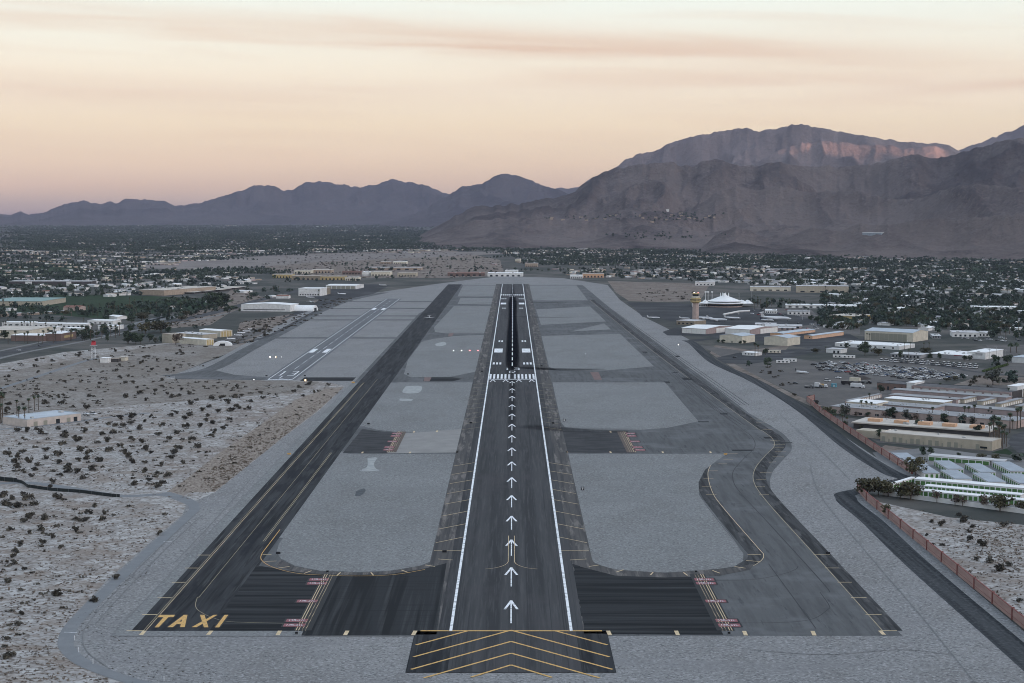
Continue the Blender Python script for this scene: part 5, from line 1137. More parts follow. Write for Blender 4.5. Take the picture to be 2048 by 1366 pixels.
def palm_proto(key, H, seed, m=m_frond, skirt=True, crown=1.9):
    r = random.Random(seed); b = MB()
    for i in range(26):
        a = 6.283 * i / 26 + r.uniform(-.15, .15); up = r.uniform(-.5, 1.0); L_ = crown * r.uniform(.85, 1.1)
        ca, sa = math.cos(a), math.sin(a); pts = []
        for t in (0, .35, .7, 1):
            rr, zz = L_ * t * (1 - .18 * t), up * L_ * t * .75 - L_ * t * t * .62
            pts.append((rr * ca, rr * sa, H + zz))
        for j in range(3):
            wv = (.20, .42, .34, .05)
            p, q = pts[j], pts[j + 1]
            b.add([(p[0] - sa * wv[j], p[1] + ca * wv[j], p[2]), (p[0] + sa * wv[j], p[1] - ca * wv[j], p[2]), (q[0] + sa * wv[j + 1], q[1] - ca * wv[j + 1], q[2]), (q[0] - sa * wv[j + 1], q[1] + ca * wv[j + 1], q[2])], [(0, 1, 2, 3)])
    if skirt:
        for i in range(14):
            a = 6.283 * i / 14; ca, sa = math.cos(a), math.sin(a)
            b.add([(.15 * ca - .3 * sa, .15 * sa + .3 * ca, H), (.15 * ca + .3 * sa, .15 * sa - .3 * ca, H), (.75 * ca + .3 * sa, .75 * sa - .3 * ca, H - 1.7), (.75 * ca - .3 * sa, .75 * sa + .3 * ca, H - 1.7)], [(0, 1, 2, 3)], 1)
    t = MB(); t.tube((0, 0, -.2), (0, 0, H), .30, .20, 6)
    TREE[key] = (b.mesh('crown', [m, m_dead]), t.mesh('trunk', m_bark), H + .9)
for i in range(3): palm_proto('palm%d' % i, 10.0, i)
palm_proto('datepalm0', 6.5, 9, skirt=False, crown=3.0); palm_proto('datepalm1', 7.0, 10, skirt=False, crown=3.2)
SHRUB = []
for i in range(6):
    cs, rs = clumps(7, 1.15, 1.35, .05, 100 + i)
    V, F = leafcloud(230, .17, cs, rs, .8, 100 + i)
    V[:, 2] = np.abs(V[:, 2]); SHRUB.append(npmesh('bush', V, F, m_shrub))
plants = []        # (apparent size, kind, x, y, scale, label, group, category, name)
def plant(px, py, kind, hpx=None, h=None, label='', group='', cat='tree', name='tree', wide=1.0, world=None):
    x, y = world or G(px, py)
    H = TREE[kind][2] if kind in TREE else 1.5
    hh = h if h else 1.22 * hpx * y / FPX
    plants.append((hh * max(1, wide) / y, kind, x, y, hh / H, label, group, cat, name, wide))
def pick(*k): return random.choice(k)
random.seed(21)
Z6 = lambda x, y: (1700 + x / 5.885, 880 + y / 5.885)
Z5 = lambda x, y: (1640 + x / 5.02, 740 + y / 5.02)
Z6b = lambda x, y: (1620 + x / 4.785, 560 + y / 4.785)
Zl = lambda x, y: (x / 7.877, 600 + y / 7.877)
Zl2 = lambda x, y: (240 + x / 7.877, 560 + y / 7.877)
for (x, y, h, k, w_, lb) in ((200, 655, 190, 'olive0', 1.15, 'big brownish mesquite at the corner of the dark road, leftmost of the row'), (330, 650, 150, 'olive1', 1.0, 'second mesquite from the left before the storage wing'), (450, 668, 160, 'olive2', 1.1, 'mesquite hiding the left end of the storage wing'),
        (590, 690, 130, 'olive0', 1.0, 'mesquite between two others before the low white wall'), (715, 705, 175, 'olive1', 1.25, 'wide mesquite at the left end of the nearest storage row'), (1022, 738, 120, 'bare0', .9, 'thin bare tree alone before the nearest storage row'), (1235, 768, 110, 'bare1', 1.1, 'low bare twiggy tree left of its leaning neighbour before the white wall'), (1325, 775, 100, 'bare0', 1.0, 'bare tree right of the twiggy one before the white wall'),
        (1588, 802, 140, 'bare1', 1.0, 'bare umbrella shaped tree before the white wall'), (1765, 838, 165, 'olive2', 1.2, 'dense round mesquite before the right part of the white wall'), (2035, 840, 110, 'olive0', 1.0, 'bushy mesquite at the right edge before the white wall'), (770, 418, 175, 'olive1', 1.0, 'round olive tree behind the end of the pink wall'), (640, 330, 80, 'bare1', 1.0, 'bare twiggy tree behind the pink wall beside the olive one'),
        (950, 170, 75, 'broad0', 1.1, 'dark round tree by the storage yard gate'), (860, 175, 55, 'broad1', .8, 'small dark conical tree left of the yard gate'), (1280, 195, 45, 'broad2', 1.5, 'low dark bush tree on the gravel strip above the yard'), (1550, 215, 45, 'olive0', 2.0, 'spreading brown bush tree on the gravel strip above the yard'), (1710, 235, 55, 'olive1', 1.4, 'brown bush tree right of the spreading one on the gravel strip'), (1975, 250, 60, 'datepalm0', 1.0, 'short palm at the yard corner near the street'),
        (430, 900, 120, 'olive2', .7, 'brown bush tree right behind the lower pink wall')):
    plant(*Z6(x, y), k, hpx=h / 5.885, label=lb, group='', wide=w_)
pal = ['left palm of the first trio before the pink building', 'middle palm of the first trio before the pink building', 'right palm of the first trio before the pink building', 'tall palm rising behind the cream office', 'single palm in the middle of the pink building front', 'left palm of the second trio before the pink building', 'middle palm of the second trio before the pink building', 'right palm of the second trio before the pink building',
       'tall palm at the right end of the pink building, left of two', 'tall palm at the right end of the pink building, right of two', 'shorter palm left of the two tall ones at the end of the pink building', 'palm before the white block of the arcade', 'palm before the middle of the arcade', 'palm before the tall white end block']
for (x, y, t), lb in zip(((413, 440, 320), (462, 435, 325), (514, 435, 335), (495, 345, 245), (1128, 510, 388), (1448, 515, 380), (1492, 500, 380), (1547, 495, 365), (1980, 590, 405), (2010, 580, 395), (1905, 630, 455), (965, 195, 100), (1205, 215, 140), (1890, 280, 190)), pal):
    plant(*Z5(x, y), pick('palm0', 'palm1', 'palm2'), hpx=(y - t) / 5.02, label=lb, cat='palm', name='palm_tree')
for (x, y, h, k, w_, lb) in ((245, 475, 110, 'grey0', 1.1, 'big grey green tree at the left end of the pink building'), (720, 492, 100, 'broad0', 1.2, 'dark wide tree before the pink building, third from its left end'), (660, 492, 60, 'bare0', 1.2, 'brown tree left of the dark wide one before the pink building'), (865, 510, 95, 'grey1', 1.0, 'grey green tree before the middle of the pink building'), (970, 515, 70, 'bare1', 1.2, 'brown tree right of the grey green one before the pink building'),
        (1100, 520, 70, 'grey2', 1.1, 'brownish grey tree beside the single palm'), (1245, 540, 85, 'broad1', 1.3, 'dark spreading tree right of the single palm'), (1420, 545, 50, 'broad2', 1.0, 'small dark tree left of the second palm trio'), (1530, 555, 75, 'grey0', 1.2, 'grey tree at the foot of the second palm trio'), (1740, 570, 95, 'broad3', 1.2, 'large dark tree near the right end of the pink building'),
        (1580, 668, 98, 'broad0', .95, 'round dark tree at the right end of the low beige building'), (640, 580, 55, 'broad1', 1.0, 'small tree before the left part of the low beige building'), (590, 690, 95, 'broad2', .8, 'dark tree hiding the corner of the roller door warehouse'), (60, 448, 70, 'olive0', 1.2, 'olive bush tree behind the farther pink wall, first from its end'), (130, 480, 70, 'broad3', 1.1, 'dark bush tree behind the farther pink wall, second from its end'),
        (370, 470, 45, 'bare1', 1.4, 'low brown tree between the palms and the big grey green tree'), (480, 470, 40, 'broad0', 1.6, 'low dark bush under the first palm trio'), (1715, 440, 35, 'broad1', 1.3, 'low bush before the long brown storage row'), (610, 235, 80, 'broad2', .9, 'dark tree at the corner of the slanting storage row'), (1305, 325, 32, 'broad3', 1.3, 'small dark bush between the storage rows'),
        (250, 580, 60, 'broad0', 1.0, 'dark shrub tree under the palms by the farther pink wall'), (420, 590, 50, 'olive1', 1.3, 'low shrub tree left of the low beige building'), (990, 612, 32, 'broad1', 1.5, 'low bush before the middle of the low beige building'), (1210, 610, 42, 'olive2', 1.0, 'thin tree before the low beige building'), (1500, 640, 45, 'broad2', 1.6, 'low hedge like tree left of the round dark tree')):
    plant(*Z5(x, y), k, hpx=h / 5.02, label=lb, wide=w_)
for i, (x, y, h) in enumerate(((225, 560, 100), (200, 540, 90), (270, 590, 110), (155, 520, 75), (1700, 700, 150), (1740, 690, 190), (1775, 740, 200), (1800, 770, 220), (1825, 760, 180), (1850, 740, 170), (1870, 770, 130), (1790, 690, 190), (1760, 770, 170), (1720, 660, 120), (1930, 600, 90), (1830, 790, 160))):
    plant(*Z5(x, y), pick('palm0', 'palm1', 'palm2'), hpx=h / 5.02, cat='palm', name='palm_tree', group='palms clustered by the pink wall' if i < 4 else 'palms clustered at the street corner',
          label='bushy palm in the small cluster behind the farther pink wall' if i < 4 else 'palm in the dense cluster at the right end of the beige warehouses')
for (x, y, h, k, w_, lb) in ((525, 725, 112, 'broad0', 1.05, 'large round dark tree above the car lot'), (655, 722, 60, 'olive0', 1.3, 'olive tree right of the large round one above the car lot'), (1750, 1005, 130, 'grey1', 1.25, 'big grey tamarisk standing alone at the right of the car lot'), (865, 752, 62, 'broad1', 1.0, 'dark tree above the white vans, left of the single palm'), (1150, 765, 62, 'broad2', .9, 'round tree before the red board store, left of two'), (1238, 763, 55, 'broad3', 1.0, 'round tree before the red board store, right of two'),
        (1110, 710, 50, 'olive1', 1.6, 'wide dark bush behind the tank roofed store'), (1480, 775, 45, 'broad0', 1.2, 'tree left of the tall white box warehouse'), (1530, 770, 45, 'broad1', 1.0, 'small tree before the tall white box warehouse'), (1770, 790, 70, 'broad2', 1.3, 'dark tree at the right corner of the tall white box warehouse'), (1890, 800, 70, 'broad3', 1.6, 'wide dark tree beside the road at the right'), (1780, 830, 45, 'grey0', .9, 'grey tree at the end of the hedge'), (350, 655, 45, 'broad1', 1.3, 'dark tree before the long white flat roofed building'), (60, 700, 38, 'olive2', 1.6, 'low bush tree left of the small pale house'),
        (1310, 970, 30, 'olive0', 1.8, 'tan bush below the car lot, leftmost'), (1385, 958, 32, 'olive1', 1.7, 'tan bush below the car lot, second from left'), (1460, 950, 40, 'olive2', 1.2, 'tan bush below the car lot, third from left'), (1575, 970, 48, 'grey2', 1.2, 'greyish bush left of the big grey tamarisk'), (1940, 950, 30, 'olive0', 1.3, 'bush right of the big grey tamarisk'), (1945, 985, 30, 'olive1', 1.3, 'lower bush right of the big grey tamarisk'), (2005, 1030, 38, 'olive2', 1.4, 'bush at the right edge above the arcade'), (1855, 980, 25, 'grey0', 1.2, 'small bush touching the big grey tamarisk')):
    plant(*Z6b(x, y), k, hpx=h / 4.785, label=lb, wide=w_)
for (x, y, h, k, lb) in ((945, 748, 82, 'palm0', 'single palm above the rows of white vans'), (905, 665, 62, 'palm1', 'palm left of its twin behind the grey walled building'), (960, 668, 66, 'palm2', 'palm right of its twin behind the grey walled building'), (1090, 655, 50, 'palm0', 'palm beside the dark bush behind the store'), (1140, 655, 52, 'palm1', 'palm right of the dark bush behind the store'), (1920, 695, 85, 'datepalm0', 'left one of two date palms at the right edge'), (1975, 695, 85, 'datepalm1', 'right one of two date palms at the right edge'),
        (545, 572, 58, 'palm1', 'left palm before the large panelled hangar'), (568, 575, 55, 'palm2', 'right palm before the large panelled hangar'), (150, 690, 48, 'palm0', 'palm beside the small pale house'), (2000, 775, 55, 'palm2', 'palm at the right edge near the pale bluish building')):
    plant(*Z6b(x, y), k, hpx=h / 4.785, label=lb, cat='palm', name='palm_tree')
plant(1510, 714, 'palm0', hpx=25, label='left tall palm beside the small white office', cat='palm', name='palm_tree'); plant(1516, 713, 'palm1', hpx=21, label='right tall palm beside the small white office', cat='palm', name='palm_tree')
plant(1531, 710, 'broad0', hpx=11, wide=1.3, label='round dark tree right of the small white office'); plant(1535, 734, 'broad1', hpx=16, wide=1.0, label='dark round tree alone on the soil strip by the car lot'); plant(1498, 732, 'broad2', hpx=5, wide=1.6, label='low dark bush on the soil strip left of the round tree')
for i, (x, y, w_) in enumerate(((1437, 686, 1.2), (1446, 686.5, 1.6), (1481, 688, 1.2), (1489, 687.5, 1.4))): plant(x, y, 'broad%d' % i, hpx=6, wide=w_, label='dark shrub at the foot of the left cream hangar', group='shrubs at the foot of the left cream hangar', name='shrub', cat='shrub')
# left side
for (x, y, h, k, w_, lb) in ((70, 620, 120, 'broad0', 1.2, 'round dark tree before the tan supermarket'), (1330, 640, 110, 'broad1', 1.3, 'dark tree beside the road right of the palm row'), (1420, 630, 95, 'broad2', 1.0, 'dark tree right of another beside the left road'), (1690, 660, 90, 'broad3', .8, 'dark tree by the road left of the red antenna'), (2030, 690, 170, 'broad0', 1.2, 'tall dark tree right of the red antenna')):
    plant(*Zl(x, y), k, hpx=h / 7.877, label=lb, wide=w_)
for (x, y, h, k, w_, lb) in ((240, 1010, 150, 'broad1', 1.2, 'dark mesquite left of another by the cream hangars'), (320, 1010, 150, 'broad2', 1.1, 'dark mesquite with a bare foot by the cream hangars'), (120, 1000, 120, 'broad3', 1.2, 'dark mesquite farthest left by the cream hangars'), (470, 980, 120, 'broad0', 1.0, 'tree between the mesquites and the cream hangars'), (560, 1000, 80, 'grey0', 1.2, 'grey green tree left of the brown round one'), (880, 1020, 150, 'bare0', 1.1, 'brown round tree at the corner of the nearer cream hangar'), (660, 975, 60, 'broad1', 1.1, 'small dark tree left of the brown round one'), (650, 830, 160, 'olive0', 1.5, 'wide olive tree behind the cream hangars'), (400, 840, 140, 'olive1', 1.2, 'olive tree left of the wide one behind the hangars'), (760, 840, 100, 'broad2', 1.2, 'dark tree right of the wide olive one'), (170, 830, 120, 'broad3', 1.1, 'dark tree by the road, left of the olive trees'), (340, 640, 110, 'olive2', 1.6, 'brown wide tree beside the pale empty lot'), (180, 680, 100, 'broad0', 1.4, 'dark tree left of the pale empty lot'), (1200, 765, 50, 'olive1', 1.2, 'small tree behind the roof of the hangar wing'),
        (1430, 400, 170, 'broad1', 1.4, 'large dark tree at the end of the golf course, left'), (1530, 410, 180, 'broad2', 1.4, 'large dark tree at the end of the golf course, middle'), (1640, 400, 170, 'broad3', 1.4, 'large dark tree at the end of the golf course, right'), (1600, 450, 90, 'broad0', 1.2, 'dark tree on the road verge below the golf course end'), (1690, 520, 90, 'broad1', 1.4, 'dark tree left of the big white hangar'), (1790, 470, 60, 'broad2', 2.2, 'hedge like tree left of the big white hangar'), (1880, 495, 30, 'broad3', 2.5, 'low hedge tree at the foot of the big white hangar'), (970, 640, 70, 'olive0', 1.6, 'brown bushy tree on the road verge'), (760, 640, 80, 'datepalm0', 1.0, 'short palm at the pale empty lot, first'), (820, 620, 80, 'datepalm1', 1.0, 'short palm at the pale empty lot, second'), (880, 600, 70, 'datepalm0', 1.0, 'short palm at the pale empty lot, third'), (600, 680, 80, 'datepalm1', 1.0, 'short palm before the pale empty lot, left'), (530, 690, 60, 'broad1', 1.2, 'small dark tree before the pale empty lot'), (450, 700, 50, 'broad2', 1.3, 'low dark tree before the pale empty lot')):
    plant(*Zl2(x, y), k, hpx=h / 7.877, label=lb, wide=w_)
for i in range(34):
    x = random.uniform(8, 250); y = 690 - x * .075 + random.uniform(-4, 4)
    plant(x, y, pick('palm0', 'palm1', 'palm2'), hpx=random.uniform(14, 24), label='tall palm in the long row along the left road', group='palms along the left road', cat='palm', name='palm_tree')
for i in range(26):
    x, y = random.uniform(90, 240), random.uniform(672, 684); plant(x, y - (x - 90) * .09, pick('broad0', 'broad1', 'broad2'), hpx=random.uniform(7, 12), wide=1.3, label='dark round tree under the palm row by the left road', group='trees under the left palm row')
for i in range(26):
    x, y = random.uniform(5, 235), random.uniform(648, 664); plant(x, y, pick('palm0', 'palm1', 'palm2'), hpx=random.uniform(8, 13), label='palm between the white motel wings', group='palms among the motel wings', cat='palm', name='palm_tree')
for i in range(10): plant(random.uniform(597, 642), random.uniform(589, 594), pick('palm0', 'palm1'), hpx=random.uniform(9, 13), label='palm before the white building by the left apron', group='palms before the white building', cat='palm', name='palm_tree')
for (x, y, t) in ((1, 838, 790), (5, 835, 793), (34, 830, 803), (58, 826, 800), (69, 822, 796), (77, 820, 794), (38, 850, 817), (50, 852, 818), (2, 846, 812)):
    plant(x, y, pick('palm0', 'palm1', 'palm2'), hpx=y - t, label='palm beside the long pale building in the left desert', group='palms beside the long pale desert building', cat='palm', name='palm_tree')
# regions of trees and houses (photo polygons): trees, houses, palms, phrase
REG = [
    ([(1640, 585), (1760, 575), (1900, 585), (2060, 590), (2060, 640), (1990, 668), (1860, 655), (1740, 650), (1655, 660), (1640, 650)], 1500, 70, 70, 'right of the terminal, behind the large panelled hangar'),
    ([(1560, 545), (2060, 545), (2060, 590), (1760, 575), (1700, 570), (1560, 572)], 1500, 240, 40, 'in the neighbourhood beyond the terminal at the right'),
    ([(1100, 535), (1560, 540), (1560, 572), (1420, 565), (1220, 556), (1130, 552)], 330, 160, 20, 'among the shops beyond the right end of the runway'),
    ([(1500, 600), (1600, 605), (1640, 610), (1640, 622), (1500, 618)], 22, 0, 20, 'in the palm garden beside the terminal'),
    ([(0, 556), (470, 548), (520, 565), (470, 580), (280, 592), (0, 598)], 650, 110, 16, 'behind the golf course at the left'),
    ([(0, 620), (70, 626), (240, 640), (330, 640), (440, 622), (470, 604), (400, 596), (230, 612), (120, 618), (0, 612)], 230, 4, 50, 'around the golf course at the left'),
    ([(490, 575), (600, 580), (560, 598), (500, 600), (470, 585)], 26, 4, 4, 'by the left apron'),
    ([(1620, 640), (1720, 656), (1700, 664), (1630, 655)], 26, 0, 2, 'between the peach sheds and the ochre hall'),
    ([(1840, 660), (2050, 655), (2050, 685), (1990, 676), (1860, 668)], 34, 4, 6, 'around the carport sheds at the right'),
    ([(520, 545), (720, 556), (830, 556), (700, 565), (560, 566)], 22, 0, 8, 'around the far strip mall'),
]
FARREG = [   # only masses this far away
    ([(0, 500), (850, 497), (850, 503), (600, 508), (270, 530), (150, 545), (0, 530)], 1100, 300, ''),
    ([(0, 540), (480, 538), (520, 545), (470, 556), (0, 560)], 420, 90, ''),
    ([(0, 478), (860, 476), (860, 500), (0, 502)], 4200, 240, ''),
    ([(0, 452), (760, 450), (860, 462), (860, 478), (0, 480)], 6500, 130, ''),
    ([(700, 480), (1250, 478), (1700, 492), (2060, 508), (2060, 545), (1560, 540), (1050, 530), (1000, 506), (860, 500), (700, 492)], 5200, 700, ''),
    ([(860, 500), (1100, 498), (1560, 505), (1560, 535), (1050, 530), (1000, 507)], 1100, 200, ''),
    ([(1000, 474), (1500, 480), (1700, 492), (1250, 486), (1000, 480)], 160, 160, ''),
    ([(600, 505), (1010, 506), (1010, 553), (880, 555), (640, 545), (560, 535)], 90, 4, ''),
]
FARREG += [([(2060, 508), (2500, 515), (2500, 800), (2080, 690), (2060, 600)], 1700, 260, ''), ([(-420, 480), (0, 480), (0, 640), (-420, 660)], 1700, 240, '')]   # the town goes on past the sides of the photo
trees_far, houses = [], []
for P, nt, nh, npalm, ph in REG:
    for (x, y) in scatter(P, nt):
        k = pick('broad0', 'broad1', 'broad2', 'broad3', 'grey0', 'olive0')
        plant(x, y, k, h=random.uniform(4.2, 9.5), label={'b': 'dark green tree ', 'g': 'grey green tree ', 'o': 'olive brown tree '}[k[0]] + ph, group={'b': 'dark trees ', 'g': 'grey green trees ', 'o': 'olive trees '}[k[0]] + ph, wide=random.uniform(.9, 1.4))
    for (x, y) in scatter(P, npalm): plant(x, y, pick('palm0', 'palm1', 'palm2', 'datepalm0'), h=random.uniform(9, 15), label='slender palm ' + ph, group='palms ' + ph, cat='palm', name='palm_tree')
    for (x, y) in scatter(P, nh): houses.append((*G(x, y), ph))
for P, nt, nh, ph in FARREG:
    for (x, y) in scatter(P, nt // 2): trees_far.append(G(x, y))
    for (x, y) in scatter(P, nt // 9):
        q = G(x, y); a = GRID + random.choice((0, math.pi / 2)); sp_ = random.uniform(9, 22) * max(1, q[1] / 5000)
        for k in range(random.randint(6, 14)): trees_far.append((q[0] + math.cos(a) * sp_ * k + random.uniform(-3, 3), q[1] + math.sin(a) * sp_ * k + random.uniform(-3, 3)))
    for (x, y) in scatter(P, int(nh * .3)): houses.append((*G(x, y), ''))
    for (x, y) in scatter(P, int(nh * .16)):
        q = G(x, y); a = GRID + random.choice((0, math.pi / 2)); sp_ = random.uniform(24, 36)
        for k in range(random.randint(4, 9)): houses.append((q[0] + math.cos(a) * sp_ * k, q[1] + math.sin(a) * sp_ * k, ''))
random.seed(31)
# build the nearest ones as things, the rest as one mass
def place_tree(p):
    _, kind, x, y, s, label, group, cat, name, wide = p
    cr, tr, H = TREE[kind]
    root = thing(name, label, cat, (x, y, 0), random.uniform(0, 6.28), group or None)
    root.scale = (s * wide, s * wide, s) if not kind.startswith(('palm', 'date')) else (s,) * 3
    if kind.startswith('palm') and s > 0: root.scale = (max(s, .9), max(s, .9), s)
    link('crown', cr, root); link('trunk', tr, root)
pt = sorted([p for p in plants if p[7] == 'tree'], reverse=True); pp = sorted([p for p in plants if p[7] == 'palm'], reverse=True)
for p in [q for q in plants if q[7] == 'shrub'] + pt[:298] + pp[:260]: place_tree(p)
for p in pt[298:]: trees_far.append((p[2], p[3]))
trees_far = [(x, y, 0.0) for x, y in trees_far] + [(p.x, p.y, p.z) for p in hill_trees]
def tree_mass(name, spots, m, label, q=24, lo=3.2, hi=9.5):
    spots = np.array(spots, float); n = len(spots); r = np.random.default_rng(3)
    h = r.uniform(lo, hi, n); far = np.clip(np.hypot(spots[:, 0], spots[:, 1]) / 6000, 1, 3)
    h = h * far ** .3; R_ = h * r.uniform(.35, .8, n) * far ** .75
    d = r.normal(size=(n, q, 3)); d /= np.linalg.norm(d, axis=2)[..., None]
    c = np.stack([spots[:, 0], spots[:, 1], spots[:, 2] + h * .52], 1)[:, None, :] + d * (np.stack([R_, R_, h * .48], 1)[:, None, :]) * r.uniform(.35, 1, (n, q, 1))
    a = r.normal(size=(n, q, 3)); a /= np.linalg.norm(a, axis=2)[..., None]
    b_ = np.cross(a, r.normal(size=(n, q, 3))); b_ /= np.linalg.norm(b_, axis=2)[..., None]
    s = (h * .17 * far ** .4)[:, None, None] * r.uniform(.7, 1.3, (n, q, 1))
    V = np.stack([c - a * s - b_ * s, c + a * s - b_ * s, c + a * s + b_ * s, c - a * s + b_ * s], 2).reshape(-1, 3); V[:, 2] = np.maximum(V[:, 2], .05)
    return tag(link(name, npmesh(name, V, np.arange(len(V)).reshape(-1, 4), m)), label, 'trees', None, 'stuff')
m_forest = mat('distant_leaves', (.026, .044, .038), .85, c2=(.062, .084, .062), scale=.004, coord='Position', lo=.35, hi=.65)
tree_mass('distant_trees', trees_far, m_forest, 'dark mass of distant trees covering the town and the valley')

# ------------------------------------------------------------------ houses of the town
HOUSE = []
for i in range(4):
    L_, D_, h_ = ((16, 12, 3.3), (20, 11, 3.4), (13, 13, 3.2), (24, 14, 4.2))[i]
    b = MB(); b.box(-L_ / 2, L_ / 2, -D_ / 2, D_ / 2, -.2, h_); b.box(L_ / 2 - 6, L_ / 2 + 2, -D_ / 2 - 5, -D_ / 2, -.2, h_ - .3)
    wmesh = b.mesh('house', [W['white']])
    b = MB()
    if i % 2 == 0:
        b.box(-L_ / 2 - .6, L_ / 2 + .6, -D_ / 2 - .6, D_ / 2 + .6, h_ + .01, h_ + .4); b.box(L_ / 2 - 6.4, L_ / 2 + 2.4, -D_ / 2 - 5.4, -D_ / 2 - .62, h_ - .28, h_ + .05)
    else:
        for y0, y1, z0, z1 in ((-D_ / 2 - .8, 0, h_ + .02, h_ + 1.5), (0, D_ / 2 + .8, h_ + 1.5, h_ + .02)): b.add([(-L_ / 2 - .8, y0, z0), (L_ / 2 + .8, y0, z0), (L_ / 2 + .8, y1, z1), (-L_ / 2 - .8, y1, z1)], [(0, 1, 2, 3)])
        for x in (-L_ / 2, L_ / 2): b.add([(x, -D_ / 2, h_), (x, D_ / 2, h_), (x, 0, h_ + 1.4)], [(0, 1, 2)])
        b.box(L_ / 2 - 6.4, L_ / 2 + 2.4, -D_ / 2 - 5.4, -D_ / 2 - .82, h_ - .28, h_ + .05)
    rb = MB(); rb.v, rb.f, rb.m = b.v, b.f, b.m
    HOUSE.append((wmesh, {c: rb.mesh('roof', [R[c]]) for c in ('white', 'pale', 'grey', 'tan', 'terra')}, (L_, D_, h_)))
houses.sort(key=lambda q: q[1])
ROOFS = ['white'] * 4 + ['pale'] * 5 + ['grey'] * 4 + ['tan'] * 3 + ['terra']
rl = dict(white='white', pale='pale grey', grey='grey', tan='tan', terra='terracotta')
near_h = [q for q in houses if q[2]][:298]; far_h = [q for q in houses if not q[2]] + [q for q in houses if q[2]][298:]
for x, y, ph in near_h:
    i = random.randrange(4); c = random.choice(ROOFS); sh = 'flat' if i % 2 == 0 else 'pitched'
    sz = ('compact', 'long', 'square', 'large')[i]
    o = link('house', HOUSE[i][0], None, (x, y, 0), GRID + random.choice((0, math.pi / 2, math.pi, -math.pi / 2)) + random.uniform(-.1, .1))
    tag(o, '%s %s roofed %s house %s' % (sz, sh, rl[c], ph), 'house', '%s %s roofed %s houses %s' % (sz, sh, rl[c], ph))
    link('roof', HOUSE[i][1][c], o)
b = MB()
for x, y, ph in far_h:
    k = max(1, y / 6000) ** .5; L_, D_, h_ = random.uniform(10, 24) * k, random.uniform(8, 14) * k, random.uniform(2.8, 4.2) * k
    if random.random() < .06: L_ *= 2.2
    a = random.choice((GRID, GRID + math.pi / 2)) + random.uniform(-.15, .15); ca, sa = math.cos(a), math.sin(a)
    pts = [(x + u * ca * L_ / 2 - v * sa * D_ / 2, y + u * sa * L_ / 2 + v * ca * D_ / 2) for u, v in ((-1, -1), (1, -1), (1, 1), (-1, 1))]
    b.prism(pts, -.2, h_, random.choice((1, 0, 6, 4, 5, 7)), random.choice((2, 2, 3, 3, 4, 4, 5)))
tag(b.build('distant_houses', [W['white'], W['cream'], R['white'], R['pale'], R['grey'], R['tan'], W['tan'], W['mauve']]), 'scattered pale roofs of the distant town', 'houses', None, 'stuff')

# ------------------------------------------------------------------ desert bushes
random.seed(41)
bl = [(1175, 395), (1335, 345), (1285, 600), (1125, 625), (1050, 720), (1350, 708), (1270, 675), (1410, 660), (1710, 655), (1790, 625), (1585, 770), (1425, 780), (1390, 825), (1365, 862), (1460, 900), (1300, 915), (1340, 1005), (1190, 1040), (1085, 1070), (1170, 970), (1255, 980), (1050, 895), (1155, 895), (1040, 850), (985, 820), (955, 760), (860, 725), (635, 725), (775, 735), (715, 830), (625, 880), (800, 880), (500, 750), (465, 830), (365, 862), (185, 815), (60, 825), (150, 850), (115, 890), (230, 895), (145, 930), (305, 915), (275, 950), (465, 900), (550, 930), (740, 950), (620, 980), (660, 1020), (485, 1000), (250, 1005), (180, 975), (320, 660), (520, 660), (685, 650), (810, 672), (980, 605), (1045, 585), (1165, 565), (770, 555), (690, 580), (585, 450), (690, 455), (360, 420), (460, 370), (395, 370), (485, 420), (775, 410), (1010, 365), (1120, 345), (1240, 325), (1510, 345), (1670, 450), (1820, 420), (1520, 425), (2005, 405), (1990, 465), (1620, 480), (1520, 515), (1640, 560), (1500, 600), (1595, 610), (1840, 550), (1700, 580), (375, 800), (395, 1100), (455, 1185), (275, 1230), (220, 1190), (95, 1185), (140, 1255), (45, 1230), (245, 1335), (355, 1340), (715, 1300), (845, 1305), (760, 1245), (30, 1165), (190, 1150), (1300, 1060), (1260, 1095),
      (870, 590), (920, 600), (1210, 530), (1370, 520), (1410, 500), (1060, 530), (960, 545), (1480, 545), (1690, 690), (1530, 710), (590, 715), (640, 800), (870, 800), (1210, 820), (1130, 735), (1175, 795), (550, 965), (420, 1050), (520, 690), (470, 625), (220, 645), (140, 640), (290, 625), (700, 865), (900, 660), (1660, 520), (1740, 490), (1890, 450), (1850, 480), (1570, 395), (1440, 360), (1380, 370), (1690, 385), (1780, 380), (1880, 370), (1930, 360)]
nb = [(85, 130), (230, 155), (320, 130), (600, 130), (430, 190), (340, 235), (170, 245), (115, 300), (110, 350), (105, 400), (200, 445), (55, 550), (245, 35), (195, 65), (355, 45), (680, 55), (920, 520), (755, 695), (170, 810), (455, 650), (140, 890), (70, 1150), (1280, 165), (610, 50)]
bush = [(x / 4, 700 + y / 4 + 3, random.uniform(3.6, 6.0), 0) for x, y in bl] + [(x / 4, 1026 + y / 4 + 3, random.uniform(2.6, 4.6), 0) for x, y in nb]
bush += [(x, y, random.uniform(2.6, 4.6), 1) for x, y in scatter([(0, 760), (160, 730), (330, 712), (440, 716), (330, 758), (640, 764), (690, 772), (640, 800), (480, 800), (300, 790), (0, 830)], 105)]
bush += [(x, y, random.uniform(2.6, 5.0), 2) for x, y in scatter([(0, 735), (130, 706), (330, 688), (470, 690), (420, 706), (160, 728), (0, 758)], 62)]
